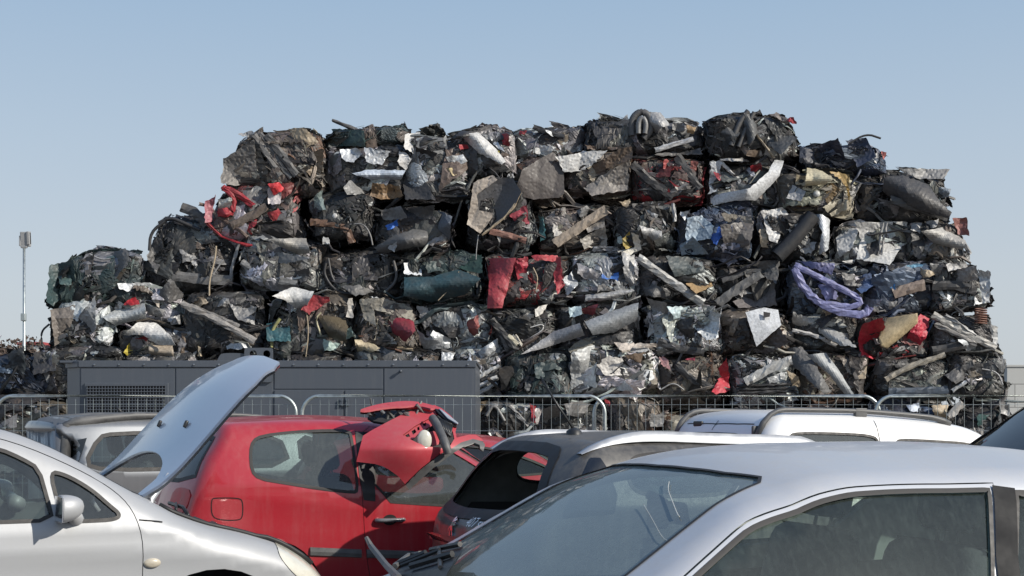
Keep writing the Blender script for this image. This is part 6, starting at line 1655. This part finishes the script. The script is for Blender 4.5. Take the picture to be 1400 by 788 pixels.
skin('arch_trim', [(420, 660), (520, 562), (650, 460), (720, 415), (790, 370), (870, 346), (935, 362), (952, 385), (940, 432), (920, 415), (915, 385), (880, 372), (800, 402), (720, 455), (600, 545), (440, 690)], M['greyplastic'], BU, .03, .03, (), 0)
skin('inner_liner', [(160, 200), (250, 150), (400, 132), (560, 128), (640, 150), (620, 175), (480, 215), (330, 245), (200, 225)], M['dark'], BU, -.10, .02, (), 0)
skin('inner_liner', [(380, 310), (480, 235), (640, 160), (720, 240), (760, 330), (700, 440), (560, 420)], M['dark'], BU, -.12, .01, (), 0)
hole_ = [[(455, 290), (478, 278), (490, 300), (466, 318)], [(493, 265), (508, 260), (512, 285), (497, 290)], [(530, 242), (552, 232), (556, 255), (538, 262)], [(410, 318), (435, 308), (448, 330), (425, 335)]]
skin('lamp_bracket', [(398, 318), (480, 258), (590, 205), (610, 215), (600, 250), (540, 285), (500, 310), (470, 345), (440, 345)], M['red_matt'], BU, -.035, .012, hole_, 0, .02)
skin('lamp_bracket', [(575, 300), (620, 290), (650, 330), (640, 380), (600, 395), (580, 350)], M['red_matt'], BU, -.04, .012, (), 0, .02)
q = MB(); c0 = at(470 + .203 * 546, 530 + .203 * 356, float(bump_d(581, 602)) - .03)
Rl = rotz(.30) @ rotx(.1)
q.lathe([(0, -.03), (.028, -.026), (.045, -.014), (.055, .0), (.062, .004), (.062, .03), (.04, .08)], 'y', c0, 24, Rl)
V = (np.array(q.V) - c0) * [.80, .45, 1.12] + c0
mesh_obj('round_lamp', V, q.F, M['lamp_lens'], BU, True)
arm = zoomed([(596, 205), (615, 230), (645, 290), (672, 350), (690, 400), (703, 445)])
q = MB(); q.tube(chaikin([at(a, b, float(bump_d(a, b)) - .09) for a, b in arm], 2, False), [.030] * 6 and .030, 10); q.build('grey_strut', M['greyplastic'], BU, True)
q = MB()
for t in np.linspace(0, 1, 8):
    a = zoomed([(655 + 75 * t, 215 + 30 * t)])[0]; b = zoomed([(640 + 75 * t, 275 + 45 * t)])[0]
    q.tube([at(a[0], a[1], float(bump_d(*a)) - .02), at(b[0], b[1], float(bump_d(*b)) - .02)], .010, 6)
q.tube([at(*p, float(bump_d(*p)) - .02) for p in zoomed([(640, 215), (700, 240), (760, 262)])], .012, 6)
q.tube([at(*p, float(bump_d(*p)) - .02) for p in zoomed([(640, 270), (690, 300), (720, 330)])], .012, 6)
q.build('grille', M['plastic'], BU, True)
skin('grille_trim', [(612, 140), (650, 150), (700, 195), (770, 238), (752, 236), (690, 215), (640, 172)], M['plastic'], BU, .05, .02, (), 0)
skin('chrome_strip', [(640, 140), (662, 150), (772, 238), (765, 243), (700, 205)], M['rail_silver'], BU, .075, .015, (), 0)
q = MB(); r_ = np.random.default_rng(3)
for k_ in range(16):
    a = zoomed([(r_.uniform(150, 540), 0)])[0]; yy = 562 + r_.uniform(0, 10)
    a = (a[0], yy - (a[0] - 500) * .05)
    p = at(a[0], a[1], float(bump_d(*a)) + .02)
    q.tube([p, p + r_.normal(0, .03, 3), p + r_.normal(0, .045, 3)], r_.uniform(.006, .016), 5)
q.build('broken_clips', M['greyplastic'], BU, False)

# ------------------------------------------------------------------ mesh fence panels
M['galv'] = plain('galvanised_steel', (.46, .50, .49), .42, .75, .15, 14)
FD = 15.6
def fence(px0, px1, label, tilt=0., dd=0.):
    a = at(px0, 541.5, FD + dd); b = at(px1, 541.5, FD + dd)
    w = b[0] - a[0]; top = a[2]
    root = empty('mesh_fence', label, 'mesh fence', (a[0], FD + dd, 0), tilt, 'mesh fence panels across the yard')
    r = .21; R = .021
    P = [(0, .10)] + [(0, top - r)] + [(r - r * math.cos(t), top - r + r * math.sin(t)) for t in np.linspace(0, math.pi / 2, 9)][1:]
    P += [(w - r + r * math.sin(t), top - r + r * math.cos(t)) for t in np.linspace(0, math.pi / 2, 9)] + [(w, .10)]
    q = MB(); q.tube([(x, 0, z) for x, z in P], R, 10)
    q.tube([(0, 0, .14), (w, 0, .14)], R * .8, 8)
    q.build('tube_frame', M['galv'], root, True)
    q = MB(); n = int(w / .103)
    for k_ in range(1, n):
        x = w * k_ / n
        zt_ = top - .03 if r < x < w - r else top - .1
        q.tube([(x, .016, .14), (x, .016, zt_)], .0026, 5, False)
    for z in np.arange(.14 + .3, top - .1, .31):
        q.tube([(0, .021, z), (w, .021, z)], .0026, 5, False)
    q.build('wire_mesh', M['galv'], root, False)
    for x in (0, w):
        q = MB(); q.box((x, 0, .06), (.24, .62, .12), None, .03); q.build('foot', M['rubber'], root)
fence(-6, 405, 'mesh fence panel in front of the vented end of the grey generator', .0)
fence(413, 827, 'mesh fence panel behind the torn red bumper and the black estate', .0, .0)
fence(812, 1203, 'mesh fence panel right behind the white van', .004, .07)
fence(1197, 1600, 'mesh fence panel running out of the picture at the right edge', .0, .0)
q = MB()
for z in (1.25,):
    p = at(820, 541, FD); q.box((p[0], FD + .03, 1.30), (.24, .05, .05), None, .01)
tag(q.build('fence_coupler', M['galv']), 'small steel coupler joining two mesh fence panels in the centre', 'coupler')

# ------------------------------------------------------------------ grey generator container
M['gen'] = paint('slate_grey_paint', (.076, .088, .108), 0., .42, .10, .16, .15)
M['gen_dark'] = plain('slate_grey_edge', (.06, .072, .09), .5, 0, .1, 3)
GD = 17.0
gsc = GD / FPX
def gp(px, py): 
    p = at(px, py, GD); return p[0], p[2]
x0, zt0 = gp(80, 493); x1, _ = gp(650, 493); xb, _ = gp(109, 493)
GR = empty('generator_container', 'long slate grey generator container with a mesh vent and service doors', 'generator', ((x0 + x1) / 2, GD + 1.2, 0))
O_ = np.array([(x0 + x1) / 2, GD + 1.2, 0])
q = MB()
F2 = [(xb, GD), (x1, GD), (x1, GD + 2.4), (x0, GD + 2.4), (x0, GD + .34)]
n = len(F2); V = [(x, y, .18) for x, y in F2] + [(x, y, zt0 - .03) for x, y in F2]
q.add(np.array(V) - O_, [tuple(range(n, 2 * n)), tuple(reversed(range(n)))] + [(i, (i + 1) % n, n + (i + 1) % n, n + i) for i in range(n)])
q.build('casing', M['gen'], GR)
q = MB(); q.box(np.array([(xb + x1) / 2, GD - .012, zt0 - .045]) - O_, (x1 - xb + .02, .03, .085), None, .006)
q.box(np.array([(x0 + x1) / 2, GD + 1.25, zt0 - .012]) - O_, (x1 - x0 + .04, 2.3, .03), None, .006)
dxb, dyb = xb - x0, -.34; Lb = math.hypot(dxb, dyb)
q.box(np.array([(x0 + xb) / 2 - .01, GD + .17 - .01, zt0 - .045]) - O_, (Lb, .03, .085), rotz(math.atan2(dyb, dxb)), .006)
q.build('roof_rim', M['gen'], GR)
def gbox(name, a, b, c, d, t=.012, mat='gen', y=0., par=None):
    X0, Z1 = gp(a, b); X1, Z0 = gp(c, d)
    q = MB(); q.box(np.array([(X0 + X1) / 2, GD - t / 2 - y, (Z0 + Z1) / 2]) - O_, (X1 - X0, t, Z1 - Z0), None, .004)
    return q.build(name, M[mat], par or GR)
gbox('side_panel', 111, 504, 239, 690); gbox('side_panel', 241, 504, 372.5, 690)
gbox('service_door', 375.5, 534, 469.5, 690, .018); gbox('service_door', 472, 534, 523.5, 690, .018)
gbox('header_panel', 375.5, 504, 523.5, 532, .010); gbox('side_panel', 525.5, 504, 647, 690)
va = gbox('vent_frame', 117, 524, 231, 572, .03, 'gen', .008)
gbox('vent_backing', 120, 527, 228, 569, .004, 'gap', .040, va)
q = MB()
for px in np.arange(121, 228.5, 4.1):
    X, Z0 = gp(px, 569); _, Z1 = gp(px, 527); q.box(np.array([X, GD - .052, (Z0 + Z1) / 2]) - O_, (.009, .010, Z1 - Z0))
for py in np.arange(527.5, 570, 4.1):
    X0, Z = gp(120, py); X1, _ = gp(228, py); q.box(np.array([(X0 + X1) / 2, GD - .060, Z]) - O_, (X1 - X0, .006, .010))
q.build('vent_grid', M['gen'], va)
q = MB()
for px in np.linspace(130, 640, 16):
    X, Z = gp(px, 499); q.lathe([(.0, -.014), (.012, -.012), (.013, 0)], 'y', np.array([X, GD - .028, Z]) - O_, 8)
q.build('rim_bolts', M['steel'], GR)
for px, py in ((467, 551), (475, 551)):
    X, Z = gp(px, py); q = MB(); q.box(np.array([X, GD - .034, Z]) - O_, (.05, .035, .09), None, .008)
    for dz in (-.025, .025): q.lathe([(0, -.006), (.010, -.005), (.011, .003)], 'y', np.array([X, GD - .054, Z + dz]) - O_, 8)
    q.build('door_hinge', M['gen_dark'], GR)
for px, py in ((548, 508), (364, 512)):
    X, Z = gp(px, py); q = MB(); q.lathe([(0, -.07), (.018, -.068), (.022, -.05), (.014, -.03), (.014, .0)], 'y', np.array([X, GD - .01, Z]) - O_, 12); q.build('latch_knob', M['gen_dark'], GR, True)
# lifting plate with two round holes
def plate(name, outline, holes, y, t):
    Q = resample(chaikin(outline, 2), .03); Hs = [np.array([(cx + r * math.cos(a), cz + r * math.sin(a)) for a in np.linspace(0, 2 * np.pi, 20, endpoint=False)]) for cx, cz, r in holes]
    V2, T = fill(Q, Hs, .06); n = len(V2)
    X = np.array([(a, y, b) for a, b in V2]) - O_; Bk = X + [0, t, 0]; ed = set()
    for tt in T: ed |= {(tt[0], tt[1]), (tt[1], tt[2]), (tt[2], tt[0])}
    rim = [(a, b) for a, b in ed if (b, a) not in ed]
    return mesh_obj(name, np.vstack([X, Bk]), [tuple(tt) for tt in T] + [tuple(tt[::-1] + n) for tt in T] + [(b, a, a + n, b + n) for a, b in rim], M['gen'], GR, False)
def gz(*p): return [gp(a, b) for a, b in p]
r1 = 5.2 * gsc
plate('lifting_plate', gz((335, 500), (335, 477), (338, 476), (372, 476), (374, 478), (374, 520), (370, 524), (340, 520)), [(*gp(347, 484.5), r1), (*gp(365.5, 484.5), r1)], GD - .05, .03)
plate('lifting_plate', gz((296, 497), (300, 487), (304, 483), (332, 483), (335, 486), (335, 497)), [], GD - .02, .03)
q = MB()
for sx in (-1, 1):
    for sy in (-1, 1): q.box((sx * 2.2, sy * .9, .09), (.3, .3, .18), None, .01)
q.build('skid_feet', M['gen_dark'], GR)

# ------------------------------------------------------------------ lamp post, trees and buildings far off
LD = 46.
lp = at(33, 572, LD)
LP = empty('floodlight_mast', 'tall thin galvanised mast with one floodlight at the far left', 'lamp post', (lp[0], LD, 0))
zt_ = EYE + (572 - 336) / FPX * LD
q = MB(); q.tube([(0, 0, 0), (0, 0, zt_ * .45), (0, 0, zt_ * .46), (0, 0, zt_)], [.075, .07, .052, .045], 12); q.build('pole', M['galv'], LP, True)
zj = EYE + (572 - 434) / FPX * LD
q = MB(); q.box((0, -.05, zj), (.16, .16, .26), None, .02); q.build('junction_box', M['galv'], LP)
M['lampgrey'] = plain('lamp_housing', (.34, .34, .34), .5, .2, .1, 5)
q = MB(); q.box((.05, 0, zt_ + .22), (.34, .14, .52), rotx(.12), .03); q.box((.17, -.02, zt_ + .26), (.10, .2, .46), rotx(.12), .02); q.build('floodlight', M['lampgrey'], LP)
q = MB(); q.box((.0, .0, zt_ - .04), (.22, .1, .1), None, .02); q.box((-.13, .0, zt_ + .16), (.06, .12, .36), None, .01); q.build('bracket', M['lampgrey'], LP)

M['leaf'] = plain('autumn_leaf', (.085, .062, .05), .8, 0, .5, 3)
M['bark'] = plain('bark', (.10, .08, .06), .9, 0, .3, 8)
def tree(px, d, z1, w, label, seed):
    g = np.random.default_rng(seed); p = at(px, 572, d)
    t = empty('tree', label, 'tree', (p[0], d, 0), 0, 'trees beyond the yard')
    q = MB(); q.tube([(0, 0, 0), (.05, 0, z1 * .4), (0, .05, z1 * .8)], [.16, .11, .04], 8)
    for k_ in range(7):
        a = g.uniform(0, 6.28); zz = z1 * g.uniform(.3, .6); e = np.array([math.cos(a) * w * .6, math.sin(a) * w * .6, z1 * g.uniform(.7, .95)])
        q.tube([(0, 0, zz), e * [.5, .5, .8], e], [.06, .04, .015], 6)
    q.build('trunk', M['bark'], t, True)
    n = 2600; c = g.normal(0, 1, (n, 3)); c /= np.linalg.norm(c, axis=1)[:, None]; c *= g.uniform(.35, 1., (n, 1))**.6
    cl = g.normal(0, .5, (14, 3)); c = c * .55 + cl[g.integers(0, 14, n)] * .75
    C = c * [w, w, z1 * .26] + [0, 0, z1 * .72]
    C[:, 2] = np.minimum(C[:, 2], z1)
    s_ = g.uniform(.05, .13, (n, 1)); a = g.normal(0, 1, (n, 3)); b = g.normal(0, 1, (n, 3))
    a = a / np.linalg.norm(a, axis=1)[:, None] * s_; b = b / np.linalg.norm(b, axis=1)[:, None] * s_
    V = np.stack([C - a, C + b, C + a, C - b], 1).reshape(-1, 3)
    mesh_obj('crown', V, np.arange(4 * n).reshape(-1, 4), M['leaf'], t, False)
tree(12, 62, 5.6, 1.5, 'brownish tree at the far left, touching the left edge of the picture', 1)
tree(-30, 66, 5.9, 2.0, 'wide brown tree just outside the left edge beyond the scrap stack', 2)
tree(40, 68, 4.9, .9, 'small brown tree beside the foot of the floodlight mast', 3)
# low sheds behind the left end
def shed(name, label, cat, x0, x1, y0, d, mat, depth=6., roof=None):
    a = at(x0, y0, d); b = at(x1, y0, d); h_ = a[2]
    s_ = empty(name, label, cat, ((a[0] + b[0]) / 2, d + depth / 2, 0))
    w = b[0] - a[0]
    q = MB(); q.box((0, 0, h_ / 2 - .1), (w, depth, h_ - .2)); q.build('wall', mat, s_)
    q = MB(); q.box((0, 0, h_ - .09), (w + .2, depth + .2, .18), None, .02); q.build('roof', roof or mat, s_)
    return s_
M['shed_grey'] = plain('grey_cladding', (.30, .31, .31), .6, 0, .1, 1.5); M['shed_red'] = plain('red_cladding', (.30, .05, .05), .6, 0, .15, 1.5)
shed('low_shed', 'low pale grey shed with a red roof edge at the far left behind the mast', 'shed', 26, 58, 468, 80, M['shed_grey'], 6, M['shed_red'])
shed('low_shed', 'flat grey shed at the left edge below the brown tree', 'shed', -60, 24, 474, 76, M['shed_grey'])
# block wall at the right
m_, nt_, b_n = new_mat('white_blockwork')
tc_ = node(nt_, 'ShaderNodeTexCoord'); mp_ = node(nt_, 'ShaderNodeMapping'); mp_.inputs['Rotation'].default_value = (math.radians(90), 0, 0)
nt_.links.new(tc_.outputs['Object'], mp_.inputs[0])
br_ = node(nt_, 'ShaderNodeTexBrick'); br_.inputs['Scale'].default_value = 1.; br_.inputs['Brick Width'].default_value = .8; br_.inputs['Row Height'].default_value = .6; br_.inputs['Mortar Size'].default_value = .014
br_.inputs['Color1'].default_value = (.50, .50, .48, 1); br_.inputs['Color2'].default_value = (.45, .455, .44, 1); br_.inputs['Mortar'].default_value = (.25, .25, .24, 1)
nt_.links.new(mp_.outputs[0], br_.inputs[0]); nt_.links.new(br_.outputs[0], b_n.inputs['Base Color']); b_n.inputs['Roughness'].default_value = .85
M['block'] = m_
a = at(1377, 502, 34.); w_ = 14.
BW = empty('block_wall', 'pale concrete block wall at the right edge beyond the end of the stack', 'wall', (a[0] + w_ / 2, 34.2, 0))
q = MB(); q.box((0, 0, a[2] / 2), (w_, .4, a[2])); q.build('blocks', M['block'], BW)
q = MB(); q.box((0, 0, a[2] + .03), (w_ + .06, .46, .06), None, .01); q.build('coping', M['block'], BW)
# ------------------------------------------------------------------ camera, light, sky
sun_dir = Vector((.78, -.40, .52)).normalized()          # towards the sun
el = math.asin(sun_dir.z); az = math.atan2(sun_dir.x, sun_dir.y)
W = bpy.data.worlds.new('World'); SC.world = W; W.use_nodes = True
nt = W.node_tree; bg = nt.nodes['Background']
sky = nt.nodes.new('ShaderNodeTexSky'); sky.sky_type = 'NISHITA'; sky.sun_disc = False
sky.sun_elevation = el; sky.sun_rotation = az
sky.air_density = 1.0; sky.dust_density = 2.2; sky.ozone_density = 1.6; sky.altitude = 50
tcw = nt.nodes.new('ShaderNodeTexCoord'); sx = nt.nodes.new('ShaderNodeSeparateXYZ'); nt.links.new(tcw.outputs['Generated'], sx.inputs[0])
cr = nt.nodes.new('ShaderNodeValToRGB'); nt.links.new(sx.outputs[2], cr.inputs[0])
HZS = 10.
E_ = cr.color_ramp.elements
E_[0].position = 0.; E_[0].color = (.64, .68, .715, 1); E_[1].position = .9; E_[1].color = (.10, .21, .46, 1)
for p_, c_ in ((.10, (.60, .665, .73)), (.20, (.505, .615, .735)), (.31, (.38, .53, .71))):
    e_ = E_.new(p_); e_.color = (*c_, 1)
vs = nt.nodes.new('ShaderNodeVectorMath'); vs.operation = 'SCALE'; nt.links.new(cr.outputs[0], vs.inputs[0]); vs.inputs['Scale'].default_value = HZS
mxw = nt.nodes.new('ShaderNodeMix'); mxw.data_type = 'RGBA'; mxw.inputs[0].default_value = .82
nt.links.new(sky.outputs[0], mxw.inputs[6]); nt.links.new(vs.outputs[0], mxw.inputs[7])
nt.links.new(mxw.outputs[2], bg.inputs[0]); bg.inputs[1].default_value = .10      # hazy winter air over the Nishita sky
L = bpy.data.lights.new('sun', 'SUN'); L.energy = 4.9; L.angle = math.radians(.6); L.color = (1, .935, .83)
lo = bpy.data.objects.new('sun', L); COL.objects.link(lo)
lo.rotation_euler = (-sun_dir).to_track_quat('-Z', 'Y').to_euler(); lo.location = (20, -10, 20)
cd = bpy.data.cameras.new('camera'); co = bpy.data.objects.new('camera', cd); COL.objects.link(co)
co.location = (0, 0, EYE); co.rotation_euler = (math.radians(90), 0, 0)
cd.sensor_width = 36; cd.lens = 36 * FPX / 1400; cd.shift_y = (HZ - 394) / 1400
cd.clip_end = 3000; cd.clip_start = .05
SC.camera = co
SC.view_settings.view_transform = 'Standard'; SC.view_settings.look = 'None'
SC.view_settings.exposure = 0; SC.view_settings.gamma = 1
SC.cycles.use_denoising = True; SC.cycles.max_bounces = 10; SC.cycles.transparent_max_bounces = 24
